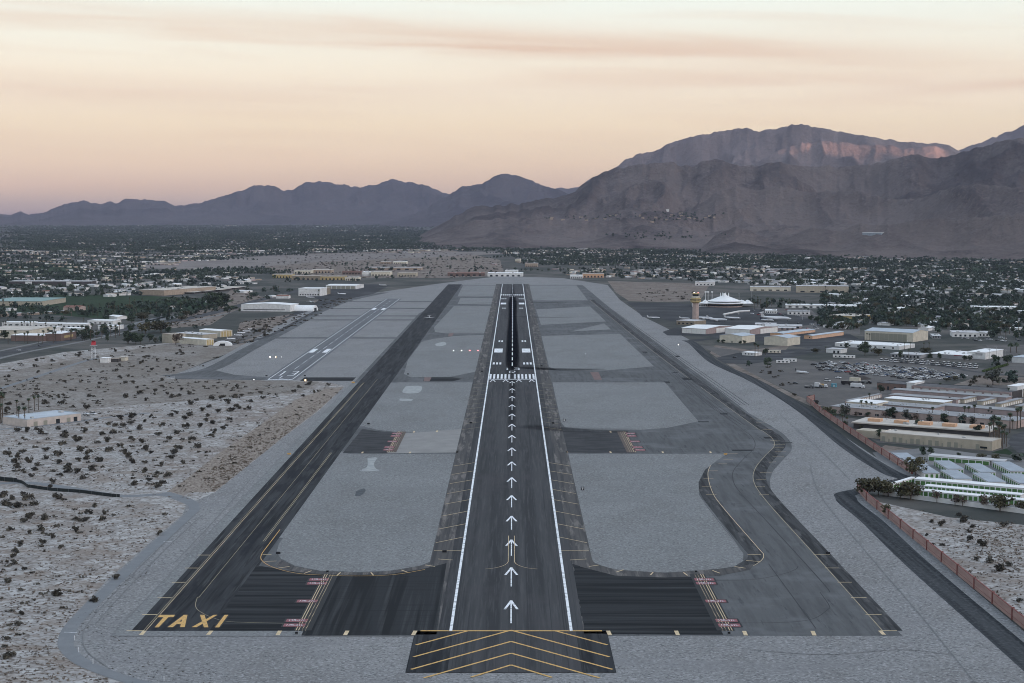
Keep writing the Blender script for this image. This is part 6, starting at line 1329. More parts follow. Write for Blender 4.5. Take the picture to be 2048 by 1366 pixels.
bush += [(x / 4 + 1536, 1026 + y / 4 + 2, s, 3) for x, y, s in ((1580, 60, 5), (1605, 220, 4.6), (1705, 260, 5), (1395, 95, 4), (1640, 110, 3), (1880, 100, 4.2), (1610, 150, 3), (1855, 455, 4.5), (1930, 420, 3.6), (1220, 195, 3), (1310, 270, 3.6), (1065, 90, 3.4), (1530, 15, 3), (1135, 140, 2.6), (1275, 175, 2.4), (1395, 255, 2.4), (2010, 705, 3), (2015, 830, 3.4), (1560, 465, 2.2), (1770, 390, 4.6), (1665, 375, 2.6), (1315, 70, 2.6))]
bush += [(x, y, random.uniform(3, 6), 4) for x, y in scatter([(1262, 577), (1400, 582), (1390, 602), (1290, 602)], 46)]
bush += [(x, y, random.uniform(3, 6), 5) for x, y in scatter(SCRUBS[0][0], 55)]
bush += [(x, y, random.uniform(2.5, 5), 6) for x, y in scatter([(1500, 738), (1600, 800), (1640, 815), (1600, 760), (1540, 735)], 14) + scatter([(1870, 790), (1960, 755), (2046, 752), (2046, 785)], 14)]
BLAB = ['dark creosote bush on the pale sand at the left', 'dark creosote bush on the sand below the small runway', 'dark bush on the sandy verge by the left road and radar hut', 'dark bush on the sandy lot behind the pink wall', 'dark bush on the brown patch behind the control tower', 'bush on the brown scrub beside the left hangars', 'bush on the bare soil around the car lot']
bush += [(x + random.uniform(-7, 7), y + random.uniform(-3, 2), s * random.uniform(.45, .9), g) for x, y, s, g in list(bush) if random.random() < .35]
bush = sorted([(s / G(x, y)[1], *G(x, y), s, g) for x, y, s, g in bush], reverse=True)
small = [(*G(x, y), random.uniform(1.6, 3.4)) for x, y in scatter([(0, 860), (300, 810), (640, 780), (600, 840), (480, 930), (360, 985), (130, 960), (0, 940)], 170) + scatter([(0, 985), (240, 1005), (340, 1030), (180, 1160), (100, 1270), (0, 1340)], 60) + scatter([(0, 770), (160, 730), (330, 712), (430, 735), (330, 760), (600, 772), (300, 800), (0, 850)], 200)]
size_w = [(3.2, 'small '), (4.4, 'middling '), (99, 'large ')]
for i, (_, x, y, s, g) in enumerate(bush):
    if i < 298:
        o = link('bush', random.choice(SHRUB), None, (x, y, .03), random.uniform(0, 6.28))
        k = s / 2.25; o.scale = (k * random.uniform(1.1, 1.5), k * random.uniform(1.0, 1.3), k * random.uniform(.85, 1.15))
        q = [w_ for lim, w_ in size_w if s < lim][0]
        tag(o, q + BLAB[g], 'bush', q + BLAB[g].replace('bush', 'bushes', 1))
    else: small.append((x, y, s))
def tufts(name, spots, m, label, n=9, cat='bushes'):
    spots = np.array(spots, float); r = np.random.default_rng(9); N = len(spots); s = spots[:, 2][:, None, None]
    c = np.concatenate([spots[:, :2], np.zeros((N, 1))], 1)[:, None, :] + r.normal(size=(N, n, 3)) * s * np.array([.28, .28, 0]) + np.array([0, 0, .22]) * s * r.random((N, n, 1)) + np.array([0, 0, .05])
    a = r.normal(size=(N, n, 3)); a /= np.linalg.norm(a, axis=2)[..., None]
    b_ = np.cross(a, r.normal(size=(N, n, 3))); b_ /= np.linalg.norm(b_, axis=2)[..., None]
    k = s * r.uniform(.12, .24, (N, n, 1))
    V = np.stack([c - a * k - b_ * k, c + a * k - b_ * k, c + a * k + b_ * k, c - a * k + b_ * k], 2).reshape(-1, 3); V[:, 2] = np.maximum(V[:, 2], .02)
    tag(link(name, npmesh(name, V, np.arange(len(V)).reshape(-1, 4), m)), label, cat, None, 'stuff')
small += [(*G(x, y), random.uniform(3, 7)) for x, y in scatter(SCRUBS[1][0], 700)]
small += [(*G(x, y), random.uniform(2.5, 5)) for x, y in scatter(SCRUBS[6][0], 120) + scatter(SCRUBS[0][0], 160)]
tufts('scrub_bushes', small, m_shrub, 'small dark bushes scattered over the scrub strips and the brown plain')
D1 = [(0, 1000), (240, 1000), (365, 1015), (360, 1030), (290, 1090), (210, 1165), (150, 1225), (112, 1275), (120, 1310), (170, 1340), (250, 1372), (0, 1372)]
D2 = [(0, 830), (300, 800), (640, 775), (690, 775), (640, 815), (560, 878), (430, 982), (380, 1000), (130, 970), (0, 950)]
tf = [(*G(x, y), random.uniform(.5, 1.3)) for x, y in scatter(D1, 1500) + scatter(D2, 2200)]
tf += [(*G(x, y), random.uniform(.5, 1.4)) for x, y in scatter([(1830, 1020), (2046, 1045), (2046, 1260), (1900, 1110)], 420) + scatter([(1900, 1060), (2046, 1050), (2046, 1150), (1960, 1130)], 400)]
tf += [(*G(x, y), random.uniform(.6, 1.6)) for x, y in scatter([(430, 985), (560, 880), (690, 775), (600, 820), (520, 850), (400, 960)], 900)]
tufts('dry_tufts', tf, m_tuft, 'sparse dry brown tufts covering the pale sand', 7, 'tufts')
gt = [(*G(x, y), random.uniform(.35, .8)) for x, y in scatter([(150, 1240), (330, 1090), (395, 1020), (340, 1100), (200, 1250), (270, 1290), (420, 1330), (480, 1366), (260, 1366), (160, 1310)], 190)]
gt += [(*G(x, y), random.uniform(.4, 1.2)) for x, y in scatter([(520, 768), (690, 768), (640, 785), (560, 790), (500, 785)], 130)]
tufts('weeds', gt, m_shrub, 'tiny dark weeds on the gravel at the airfield corner', 6, 'weeds')
# clipped hedge by the car lot
A_, B_ = G(1966, 745), G(2016, 731); hd = math.atan2(B_[1] - A_[1], B_[0] - A_[0]); LL = math.hypot(B_[0] - A_[0], B_[1] - A_[1])
V, F = leafcloud(2200, .35, [(LL * (i + .5) / 30, random.uniform(-.5, .5), 1.3) for i in range(30)], [1.7] * 30, .75, 5)
o = link('hedge', npmesh('hedge', V, F, mat('hedge_leaves', (.045, .075, .022), .8, c2=(.09, .13, .045), scale=.6)), None, (*A_, 0), hd); tag(o, 'bright green clipped hedge at the right end of the car lot', 'hedge')

# ------------------------------------------------------------------ cars and trucks
random.seed(51)
CARC = dict(white=(.62, .63, .65), silver=(.36, .38, .40), black=(.015, .016, .02), grey=(.11, .115, .125), blue=(.04, .07, .14), red=(.25, .03, .03), tan=(.38, .32, .24))
m_car = {k: mat('car_paint_' + k, c, .3, .04, .5, spec=.5) for k, c in CARC.items()}
m_tyre = mat('tyre_black', (.015, .015, .016), .9)
def carmesh(c, van=False):
    b = MB(); L_, Wd = (5.4, 2.0) if van else (4.7, 1.85)
    sec = [(-L_ / 2, .55, .85), (-L_ / 2 + .15, .35, 1.0), (-L_ / 2 + 1.2, .32, 1.02), (L_ / 2 - 1.4, .32, .98), (L_ / 2 - .25, .34, .82), (L_ / 2, .45, .65)]
    b.loft([[(x, -Wd / 2, z0), (x, Wd / 2, z0), (x, Wd / 2, z1 - .12), (x, Wd / 2 - .12, z1), (x, -Wd / 2 + .12, z1), (x, -Wd / 2, z1 - .12)] for x, z0, z1 in sec])
    for x in (-L_ / 2 + .95, L_ / 2 - .95):
        for s in (-1, 1): b.tube((x, s * (Wd / 2 - .2), .33), (x, s * (Wd / 2 + .02), .33), .33, .33, 10, 1)
    h = 2.05 if van else 1.5; r0, r1 = (-L_ / 2 + .25, L_ / 2 - 1.9) if van else (-L_ / 2 + 1.0, L_ / 2 - 2.1)
    b.add([(r0 + .1, -Wd / 2 + .28, h - .04), (r1, -Wd / 2 + .28, h - .04), (r1, Wd / 2 - .28, h - .04), (r0 + .1, Wd / 2 - .28, h - .04), (r0 + .16, -Wd / 2 + .3, h), (r1 - .06, -Wd / 2 + .3, h), (r1 - .06, Wd / 2 - .3, h), (r0 + .16, Wd / 2 - .3, h)],
          [(4, 5, 6, 7), (0, 1, 5, 4), (1, 2, 6, 5), (2, 3, 7, 6), (3, 0, 4, 7)])
    g = MB(); e0, e1 = (r0 - .1, r1 + .7) if van else (r0 - .5, r1 + .75)
    g.loft([[(e0, -Wd / 2 + .1, .98), (e1, -Wd / 2 + .1, .96), (e1, Wd / 2 - .1, .96), (e0, Wd / 2 - .1, .98)], [(r0 + .1, -Wd / 2 + .28, h - .05), (r1, -Wd / 2 + .28, h - .05), (r1, Wd / 2 - .28, h - .05), (r0 + .1, Wd / 2 - .28, h - .05)]])
    nm = 'van' if van else 'car'
    return b.mesh(nm, [m_car[c], m_tyre]), g.mesh('windows', m_glass)
CM = {}
def car(x, y, a, c, label, group, van=False, k=1.0):
    if (c, van) not in CM: CM[(c, van)] = carmesh(c, van)
    o = link('parked_van' if van else 'parked_car', CM[(c, van)][0], None, (x, y, .12), a)
    o.scale = (k, k, k)
    tag(o, label, 'van' if van else 'car', group); link('windows', CM[(c, van)][1], o)
LOT = [(1622, 728), (1650, 725), (1720, 726), (1770, 733), (1850, 737), (1932, 752), (1925, 757), (1870, 759), (1840, 762), (1770, 753), (1700, 749), (1640, 741)]
e1, e2 = np.array([math.cos(GRID), math.sin(GRID)]), np.array([-math.sin(GRID), math.cos(GRID)])
cars, O = [], np.array(G(1640, 741))
def project(x, y, z=0):
    X, Yc = x - CAMX, (CAMH - z); zc = y * C + Yc * S; yc = Yc * C - y * S
    return CX + 1.85 + X / zc * FPX, CY + yc / zc * FPX
cols = ['white'] * 7 + ['silver'] * 5 + ['black'] * 6 + ['grey'] * 4 + ['blue'] * 3 + ['red']
for j in range(-20, 40):
    for i in range(-60, 90):
        p = O + e2 * i * 3.6 + e1 * (j * 10.5 + (0 if j % 2 else 1.6)); u, v = project(*p)
        if inpoly(u, v, LOT) and random.random() < .78: cars.append((*p, random.choice(cols), e2))
random.shuffle(cars); print('cars', len(cars)); cars = cars[:228]
for x, y, c, _ in cars:
    car(x + random.uniform(-.3, .3), y + random.uniform(-.5, .5), GRID + .25 + random.choice((0, math.pi)) + random.uniform(-.08, .08), c, c + ' car parked in the crowded rows of the gravel lot', c + ' cars in the gravel lot', False, 1.28)
P0, P1 = np.array(G(1763, 722.5)), np.array(G(1968, 738.5))
for r_ in range(2):
    n = (19, 17)[r_]; off = (np.array(G(1800, 722)) - np.array(G(1800, 725.5))) * r_
    for i in range(n):
        p = P0 + (P1 - P0) * (i + r_ * 2.2) / 19.5 + off + np.random.default_rng(i).uniform(-.5, .5, 2)
        c = 'white' if random.random() < .88 else 'grey'
        car(*p, GRID + math.pi * .55, c, c + (' van in the nearer of the two long van rows', ' van in the farther of the two long van rows')[r_], c + ' vans, ' + ('nearer', 'farther')[r_] + ' row', True, 1.45)
for (x, y, c, van, lb) in ((38, 701.5, 'white', False, 'white car driving on the left road near the photo edge'), (79, 692.5, 'black', False, 'black car driving on the left road ahead of the white one'), (186, 829, 'white', True, 'white van parked by the end of the long desert building'), (172, 829.5, 'white', False, 'white car parked by the end of the long desert building'), (1655, 763, 'white', True, 'white pickup beside the blue portable cabin'), (1677, 757, 'white', False, 'small white car behind the dark truck'), (1652 - 61, 776 - 8, 'black', False, 'black car alone on the dirt by the perimeter road'),
                           (1470, 716, 'black', False, 'dark car parked before the small white office'), (1712, 752, 'black', False, 'black car near the heap of soil'), (1800, 757.5, 'black', False, 'black car parked apart below the crowded rows'), (1690, 727, 'white', False, 'white car alone above the crowded rows')):
    car(*G(x, y), GRID + random.uniform(-.2, .2), c, lb, None, van, 1.15)
lots = [([(1480, 622), (1560, 619), (1622, 624), (1636, 634), (1560, 633), (1500, 630)], 30, 'terminal lot'), ([(1905, 677), (1985, 674), (2046, 679), (2046, 684), (1930, 683)], 18, 'lot with the carport sheds'), ([(1540, 648), (1650, 648), (1640, 660), (1610, 660)], 12, 'lot behind the white hangars')]
for P, n, ph in lots:
    for (x, y) in scatter(P, n): c = random.choice(cols); car(*G(x, y), GRID + random.choice((0, 1.57)), c, c + ' car in the ' + ph, c + ' cars in the ' + ph, False, 1.25)
# trucks and yard things near the dirt yard
def trailer(label, px, py, L_, h, cl, cab, ang=GRID, name='truck'):
    r = thing(name, label, 'truck', (*G(px, py), .1), ang)
    b = MB(); b.box(0, L_, -1.25, 1.25, 1.0, h); b.build('box', cl, r)
    w_ = MB()
    for x in (1.2, 2.4, L_ - 1.0) + ((L_ + 2.4,) if cab else ()):
        for s in (-1, 1): w_.tube((x, s * .85, .5), (x, s * 1.25, .5), .5, .5, 10)
    w_.build('wheels', m_tyre, r)
    if cab:
        b = MB(); b.loft([[(L_ + .2, -1.2, .6), (L_ + .2, 1.2, .6), (L_ + .2, 1.2, 2.9), (L_ + .2, -1.2, 2.9)], [(L_ + 2.0, -1.2, .6), (L_ + 2.0, 1.2, .6), (L_ + 2.0, 1.2, 2.8), (L_ + 2.0, -1.2, 2.8)], [(L_ + 3.1, -1.1, .6), (L_ + 3.1, 1.1, .6), (L_ + 3.1, 1.1, 1.6), (L_ + 3.1, -1.1, 1.6)]]); b.build('cab', cab, r)
        b = MB(); b.add([(L_ + 2.1, -1.0, 2.65), (L_ + 2.1, 1.0, 2.65), (L_ + 3.0, .95, 1.75), (L_ + 3.0, -.95, 1.75)], [(0, 1, 2, 3)]); b.build('windscreen', m_glass, r)
trailer('dark bus like truck by the heap of soil', 1683, 769, 9, 3.6, m_car['black'], m_car['black']); trailer('cream box trailer behind the dark truck', 1700, 763.5, 10, 4.2, W['cream'], None); trailer('black lorry right of the cream trailer', 1722, 766.5, 7, 2.2, m_car['grey'], m_car['black'])
trailer('white box truck beside the slanting storage row', 1702, 775, 10, 4.0, m_car['white'], m_car['white']); trailer('grey flatbed truck on the dirt yard', 1609, 775.5, 6, 1.8, m_car['grey'], m_car['grey']); trailer('yellow construction truck on the dirt yard', 1640, 774.5, 4, 3.0, m_yellow, m_car['white']); trailer('white roofed yard truck beside the yellow one', 1630, 775, 4.5, 4.4, m_car['white'], m_car['grey'])
b = MB(); p = G(1668, 774.5); b.box(-2.2, 2.2, -1.3, 1.3, .1, 3.3); o = b.build('portable_cabin', mat('blue_cabin_paint', (.10, .27, .34), .6), None, (*p, .1), GRID); tag(o, 'blue portable cabin on the dirt yard', 'cabin'); k = MB(); k.box(.2, 1.1, -1.36, -1.31, .2, 2.2); k.build('door', m_doorwhite, o)
V, F = leafcloud(10, .1, [(0, 0, 1)], [1], 1, 1)
b = MB(); n_ = 16
b.lathe([(9, -.1), (6.5, 1.2), (4, 2.5), (2, 3.0), (0, 3.1)], n_); o = b.build('soil_heap', mat('dark_soil', (.055, .048, .045), .95), None, (*G(1721, 758), .08)); o.scale = (1.2, .9, 1); tag(o, 'dark heap of soil beside the cream trailer', 'heap')
for (x, y, lb) in ((1549, 707, 'cream site trailer left of the white pipes'), (1566, 727, 'white open framed site trailer above the car lot, left'), (1679, 716, 'small white site trailer above the car lot, left of two'), (1697, 717, 'small pale site trailer above the car lot, right of two'), (1580, 724, 'white framed site trailer above the car lot, right')):
    r = thing('site_trailer', lb, 'trailer', (*G(x, y), .05), GRID + .5); b = MB(); b.box(-7, 7, -1.5, 1.5, .6, 3.4); b.build('body', W['white'] if 'cream' not in lb else W['cream'], r)
    for q in (-4, 0, 4): b = MB(); b.box(q - .8, q + .8, -1.56, -1.51, 1.2, 2.6); b.build('window', m_glass, r)

# ------------------------------------------------------------------ aircraft
m_plane = mat('white_aircraft_paint', (.66, .67, .69), .35, .03, .3, spec=.5)
def aircraft(label, px, py, L_, ang, tail='low', tailm=None, engines='wing', span_=None, fuse=None, name='airliner'):
    r = thing(name, label, 'aeroplane', (*G(px, py), .15), ang)
    R_ = L_ * .050 if fuse is None else fuse; zc = R_ + L_ * .045; sp = (span_ or L_ * .95) / 2
    st = [(-.5, .08, .6), (-.40, .45, .45), (-.28, .85, .15), (-.12, 1, 0), (.25, 1, 0), (.38, .9, -.05), (.45, .65, -.15), (.485, .35, -.25), (.5, .05, -.3)]
    b = MB(); b.loft([[(x * L_, R_ * q * math.cos(t), zc + R_ * dz_ + R_ * q * math.sin(t)) for t in np.linspace(0, 2 * math.pi, 13)[:-1]] for x, q, dz_ in st]); b.build('fuselage', m_plane, r)
    for s in (-1, 1):
        b = MB(); th = R_ * .16
        def wing(x0, x1, x2, x3, y0, y1, z0, z1): b.add([(x0, s * y0, z0 - th), (x1, s * y0, z0 - th), (x2, s * y1, z1 - th * .4), (x3, s * y1, z1 - th * .4), (x0, s * y0, z0 + th), (x1, s * y0, z0 + th), (x2, s * y1, z1), (x3, s * y1, z1)], [(3, 2, 1, 0), (4, 5, 6, 7), (0, 1, 5, 4), (1, 2, 6, 5), (2, 3, 7, 6), (3, 0, 4, 7)])
        wing(-.10 * L_, .10 * L_, -.10 * L_, -.17 * L_, R_ * .5, sp, zc - R_ * .45, zc + R_ * .3); b.build('wing', m_plane, r)
        b = MB(); zt = zc + R_ * .5 if tail == 'low' else zc + L_ * .165
        wing(-.49 * L_, -.40 * L_, -.46 * L_, -.51 * L_, R_ * .05, sp * .38, zt, zt + R_ * .1); b.build('tailplane', tailm or m_plane, r)
        b = MB()
        if engines == 'wing': b.tube((-.02 * L_, s * sp * .36, zc - R_ * .95), (.10 * L_, s * sp * .36, zc - R_ * .95), R_ * .42, R_ * .5, 10)
        elif engines == 'tail': b.tube((-.38 * L_, s * R_ * 1.5, zc + R_ * .35), (-.24 * L_, s * R_ * 1.5, zc + R_ * .35), R_ * .36, R_ * .45, 10)
        if b.v: b.build('engine', m_plane, r)
        b = MB(); b.tube((-.06 * L_, s * R_ * 1.1, 0), (-.06 * L_, s * R_ * 1.1, zc - R_ * .5), R_ * .22, R_ * .1, 6); b.build('main_gear', m_tyre, r)
    b = MB(); b.tube((.38 * L_, 0, 0), (.38 * L_, 0, zc - R_ * .6), R_ * .2, R_ * .1, 6); b.build('nose_gear', m_tyre, r)
    b = MB(); b.loft([[(-.36 * L_, -.12, zc + R_ * .6), (-.36 * L_, .12, zc + R_ * .6), (-.49 * L_, .12, zc + R_ * .5), (-.49 * L_, -.12, zc + R_ * .5)], [(-.455 * L_, -.06, zc + L_ * .17), (-.455 * L_, .06, zc + L_ * .17), (-.52 * L_, .06, zc + L_ * .17), (-.52 * L_, -.06, zc + L_ * .17)]]); b.build('fin', tailm or m_plane, r)
    b = MB(); b.loft([[(.455 * L_, -R_ * .45, zc + R_ * .2), (.455 * L_, R_ * .45, zc + R_ * .2), (.455 * L_, R_ * .4, zc + R_ * .42), (.455 * L_, -R_ * .4, zc + R_ * .42)], [(.425 * L_, -R_ * .6, zc + R_ * .35), (.425 * L_, R_ * .6, zc + R_ * .35), (.42 * L_, R_ * .45, zc + R_ * .72), (.42 * L_, -R_ * .45, zc + R_ * .72)]]); b.build('cockpit_window', m_glass, r)
    if engines == 'prop':
        b = MB(); b.lathe([(.25, 0), (.12, .35), (0, .5)], 8); k = b.build('spinner', m_plane, r, (L_ * .495, 0, zc - R_ * .25)); k.rotation_euler.y = math.pi / 2
        b = MB()
        for q in range(4): a = q * math.pi / 2 + .4; b.prism([(math.cos(a) * .2 - .1 * math.sin(a), math.sin(a) * .2 + .1 * math.cos(a)), (math.cos(a) * .2 + .1 * math.sin(a), math.sin(a) * .2 - .1 * math.cos(a)), (math.cos(a) * 1.3 + .08 * math.sin(a), math.sin(a) * 1.3 - .08 * math.cos(a)), (math.cos(a) * 1.3 - .08 * math.sin(a), math.sin(a) * 1.3 + .08 * math.cos(a))], 0, .04)
        b.build('propeller', m_tyre, k)
    return r
aircraft('white T tailed propeller plane taxiing towards the camera on the dark taxiway', 858.5, 637, 14.4, -math.pi / 2 + .03, 'T', None, 'prop', 16.3, .95, 'propeller_plane')
m_navy = mat('navy_tail_paint', (.025, .03, .07), .4)
aircraft('white jet by itself left of the control tower', 1307, 637.5, 19, -.15, 'T', None, 'tail', name='business_jet')
aircraft('white airliner half hidden behind the control tower', 1408, 639.5, 30, -.55, 'low', None, 'wing')
aircraft('white airliner with a drooping nose right of the half hidden one', 1434, 643, 31, -.45, 'low', None, 'wing')
aircraft('white trijet like private jet alone in the middle of the apron', 1464.5, 639, 26, -.5, 'T', None, 'tail', name='business_jet')
aircraft('white airliner with a dark navy tail at the right of the apron', 1534, 643, 22, -.6, 'low', m_navy, 'tail')
aircraft('large white airliner behind the one with the navy tail', 1552, 642, 46, -.5, 'T', None, 'tail')
aircraft('grey jet parked at the left foot of the control tower', 1369, 638.5, 16, -.4, 'T', None, 'tail', name='business_jet')
aircraft('small dark nosed plane parked on the dirt above the perimeter road', 1603.5, 747.5, 17, -.9, 'low', mat('dark_tail_paint', (.06, .06, .065), .5), 'prop', 14, .9, 'propeller_plane')
for i, (x, y, a, lb) in enumerate(((477, 672.5, .3, 'small white plane in the left yard, nearest the farther cream hangar'), (483, 668, .5, 'small white plane in the left yard, second from the cream hangar'), (494, 664.5, .2, 'small white plane in the left yard, third from the cream hangar'), (504, 660.5, .4, 'small white plane in the left yard, farthest from the cream hangars'), (463, 680, .4, 'small white plane beside the domed tent'),
                                   (622, 605.5, -1.2, 'small white plane beside the round topped hut'), (621, 596.5, -.3, 'white plane behind the round topped hut'), (684, 589.5, .1, 'white plane alone on the left apron'), (766, 572, .2, 'white plane at the far end of the left apron'))):
    aircraft(lb, x, y, 11 if i < 5 else 16, a, 'low', None, 'prop' if i < 6 else 'tail', None, .75 if i < 5 else 1.0, 'light_plane')
for i, (x, y, t) in enumerate(((568, 565, 430), (710, 580, 475), (1188, 600, 515), (1218, 605, 520), (1128, 560, 480))):
    p = G(*Z5(x, y)); hh = (y - t) / 5.02 * p[1] / FPX; r = thing('light_pole', ['thin light pole before the left end of the low beige building', 'thin light pole before the second peach roof box', 'left one of two close light poles before the low beige building', 'right one of two close light poles before the low beige building', 'thin light pole beside the single palm at the pink building'][i], 'pole', (*p, 0))
    b = MB(); b.tube((0, 0, 0), (0, 0, hh), .16, .10); b.build('pole', m_metal, r); b = MB(); b.box(-1.0, 1.0, -.2, .2, hh, hh + .25); b.build('lamp_head', m_metal, r)
for i, (x, y, hh) in enumerate(((1478, 612, 22), (1503, 608, 22), (1605, 640, 18), (1660, 608, 20), (1978, 722, 13), (2010, 724, 13), (1992, 720, 15))):
    p = G(x, y); r = thing('light_pole', ['tall floodlight pole right of the terminal tents', 'second tall floodlight pole right of the terminal', 'light pole in the terminal parking lot', 'light pole by the long white terminal wing', 'utility pole before the tall white box warehouse, left', 'utility pole beside the hedge road, right', 'taller utility pole behind the tall white box warehouse'][i], 'pole', (*p, 0))
    b = MB(); b.tube((0, 0, 0), (0, 0, hh), .3, .2); b.build('pole', m_metal, r); b = MB(); b.box(-1.6, 1.6, -.25, .25, hh - .8, hh - .4); b.build('crossarm', m_metal, r)
# folded air bridge / boarding ramps by the apron
b = MB(); A_ = G(1447, 630.5); b.tube((0, 0, 1.2), (26, 22, 4.5), 1.5, 1.5, 6); b.tube((26, 22, 4.5), (44, 30, 5), 1.5, 1.5, 6); o = b.build('boarding_bridge', W['white'], None, (*A_, 0)); tag(o, 'white angled boarding bridge standing alone on the apron', 'bridge')
k = MB(); k.box(25, 27, 21, 23, 0, 4); k.box(1, 2, 1, 2, 0, 1); k.build('leg', m_metal, o)
# domed tent
b = MB(); r = thing('dome_tent', 'white domed tent in the yard beside the cream hangars', 'tent', (*G(445, 691.5), .05), .1); b.loft([[(11 * math.cos(t), y_, 5.2 * math.sin(t)) for t in np.linspace(0, math.pi, 14)] for y_ in (0, 9)]); b.build('cover', R['white'], r)
b = MB(); b.box(-3, 3, -.1, -.02, 0, 2.6); b.build('opening', m_glass, r)

# ------------------------------------------------------------------ lights, signs, antenna, fence
g_white, g_red, g_amber = glow('white_lamp', (1, .98, .93), 16), glow('red_lamp', (1, .16, .18), 14), glow('amber_lamp', (1, .72, .35), 16)
def lamp(label, px, py, m, r=.5, name='approach_light', cat='light', h=.9):
    p = G(px, py); o = thing(name, label, cat, (*p, .15))
    b = MB(); b.tube((-.4, 0, 0), (-.4, 0, h - .3), .06, .06); b.tube((.4, 0, 0), (.4, 0, h - .3), .06, .06); b.build('leg', m_metal, o)
    b = MB(); b.box(-.6, .6, -.3, .5, h - .3, h + .5); b.build('housing', m_metal, o)
    b = MB(); b.lathe([(0, -.14), (r * .8, -.09), (r, 0), (r * .8, .09), (0, .14)], 10); k = b.build('lens', m, o, (0, -.42, h + .1)); k.rotation_euler.x = math.pi / 2
for x, m, lb in ((907, g_white, 'white approach light, outer of the two white ones on the left island'), (923.3, g_white, 'white approach light next to the red ones on the left island'), (939.7, g_red, 'red approach light next to the white ones on the left island'), (956, g_red, 'red approach light nearest the runway')): lamp(lb, x, 703, m, .4)
lamp('white approach light left of the small runway, outer one', 540.3, 716, g_white, .4); lamp('amber white approach light left of the small runway, middle one', 551.7, 716, g_amber, .42); lamp('dim approach light left of the small runway, inner one', 563, 716, glow('dim_lamp', (.8, .8, .8), .9), .45)
lamp('bright yellowish lamp on the gravel by the start of the small runway', 611, 762.5, g_amber, .6); lamp('bright white lamp on the gravel before the cream hangars', 1356.5, 691.5, g_white, .28); lamp('tiny white lamp at the edge of the left taxiway', 508, 761.5, g_white, .2)
def sign(label, px, py, w_, h_, m, txt=None, name='airfield_sign'):
    p = G(px, py); o = thing(name, label, 'sign', (*p, .15))
    b = MB(); b.box(-w_ / 2, w_ / 2, -.12, .12, .35, .35 + h_); pn = b.build('panel', m, o)
    for x in (-w_ * .35, w_ * .35):
        b = MB(); b.tube((x, 0, 0), (x, 0, .36), .05, .05); b.build('leg', m_metal, o)
    if txt:
        me = textmesh(txt, h_ * 1.15, m_white, 'number', .04); k = link('number', me, pn, (0, -.13, .35 + h_ / 2)); k.rotation_euler.x = math.pi / 2
sign('black distance board with a white 9 on the right gravel island', 1165, 982, 1.9, 1.9, m_blackpaint, '9'); sign('black distance board with a white 8 beyond the middle connector', 1128.5, 844, 1.9, 1.9, m_blackpaint, '8')
sign('yellow sign beside the dark taxiway above the second island', 706.5, 767, 3.0, 1.2, m_yellow); sign('yellow sign on the gravel left of the dark taxiway', 578.5, 910.5, 2.4, 1.0, m_yellow); sign('yellow sign at the corner of the right connector', 1451, 911, 2.2, 1.0, m_yellow)
for x, y, lb in ((556.5, 1110, 'dark sign at the lower left corner of the large left island'), (889, 1107, 'dark sign at the lower right corner of the large left island'), (737, 850, 'dark sign at the lower left corner of the second left island'), (942, 848, 'dark sign at the lower right corner of the second left island'), (1106, 848.5, 'dark sign at the lower left corner of the second right island'), (816, 750, 'dark sign at the lower left of the approach light island'), (1656, 1110, 'dark sign on the right edge of the right taxiway'), (1083, 733.5, 'dark sign beside the threshold at the right'), (964, 744.5, 'dark sign beside the threshold at the left'), (533, 753.5, 'dark sign left of the small runway start'), (609.5, 753, 'dark sign right of the small runway start')):
    sign(lb, x, y, 2.0, 1.0, m_blackpaint)
p = G(1171, 722); o = thing('wind_mast', 'thin mast with a pale top on the third right gravel island', 'mast', (*p, .15)); b = MB(); b.tube((0, 0, 0), (0, 0, 7), .16, .1); b.build('pole', m_metal, o); b = MB(); b.lathe([(0, 6.9), (.5, 7.1), (.5, 7.9), (0, 8.2)], 8); b.build('head', m_white, o)
# red radar antenna on a lattice mast
p = G(187.5, 716.5); hT = lambda y: rise(p, y)
o = thing('radar_antenna', 'red radar antenna on a white lattice mast at the left', 'antenna', (*p, 0)); b = MB()
for s in ((-1, -1), (1, -1), (1, 1), (-1, 1)):
    b.tube((s[0] * 2, s[1] * 2, 0), (s[0] * 1.6, s[1] * 1.6, hT(692)), .16, .12)
for k in range(6):
    z0, z1 = hT(692) * k / 6, hT(692) * (k + 1) / 6
    for a, c in (((-1, -1), (1, -1)), ((1, -1), (1, 1)), ((1, 1), (-1, 1)), ((-1, 1), (-1, -1))): b.tube((a[0] * 1.8, a[1] * 1.8, z0), (c[0] * 1.8, c[1] * 1.8, z1), .09, .09, 4)
b.build('mast', m_white, o); b = MB(); b.box(-3.4, 3.4, -3, 3, hT(692), hT(692) + .5); b.build('platform', m_metal, o)
b = MB(); m_redant = mat('red_antenna_paint', (.42, .05, .06), .6, .1)
b.loft([[(-2.6 + .0, -.6, hT(690.5)), (2.6, -.6, hT(690.5)), (2.6, .5, hT(690.5)), (-2.6, .5, hT(690.5))], [(-2.2, .9, hT(684)), (2.2, .9, hT(684)), (2.2, 1.8, hT(684)), (-2.2, 1.8, hT(684))], [(-1.6, -.3, hT(681.5)), (1.6, -.3, hT(681.5)), (1.6, .5, hT(681.5)), (-1.6, .5, hT(681.5))]]); b.build('dish', m_redant, o)
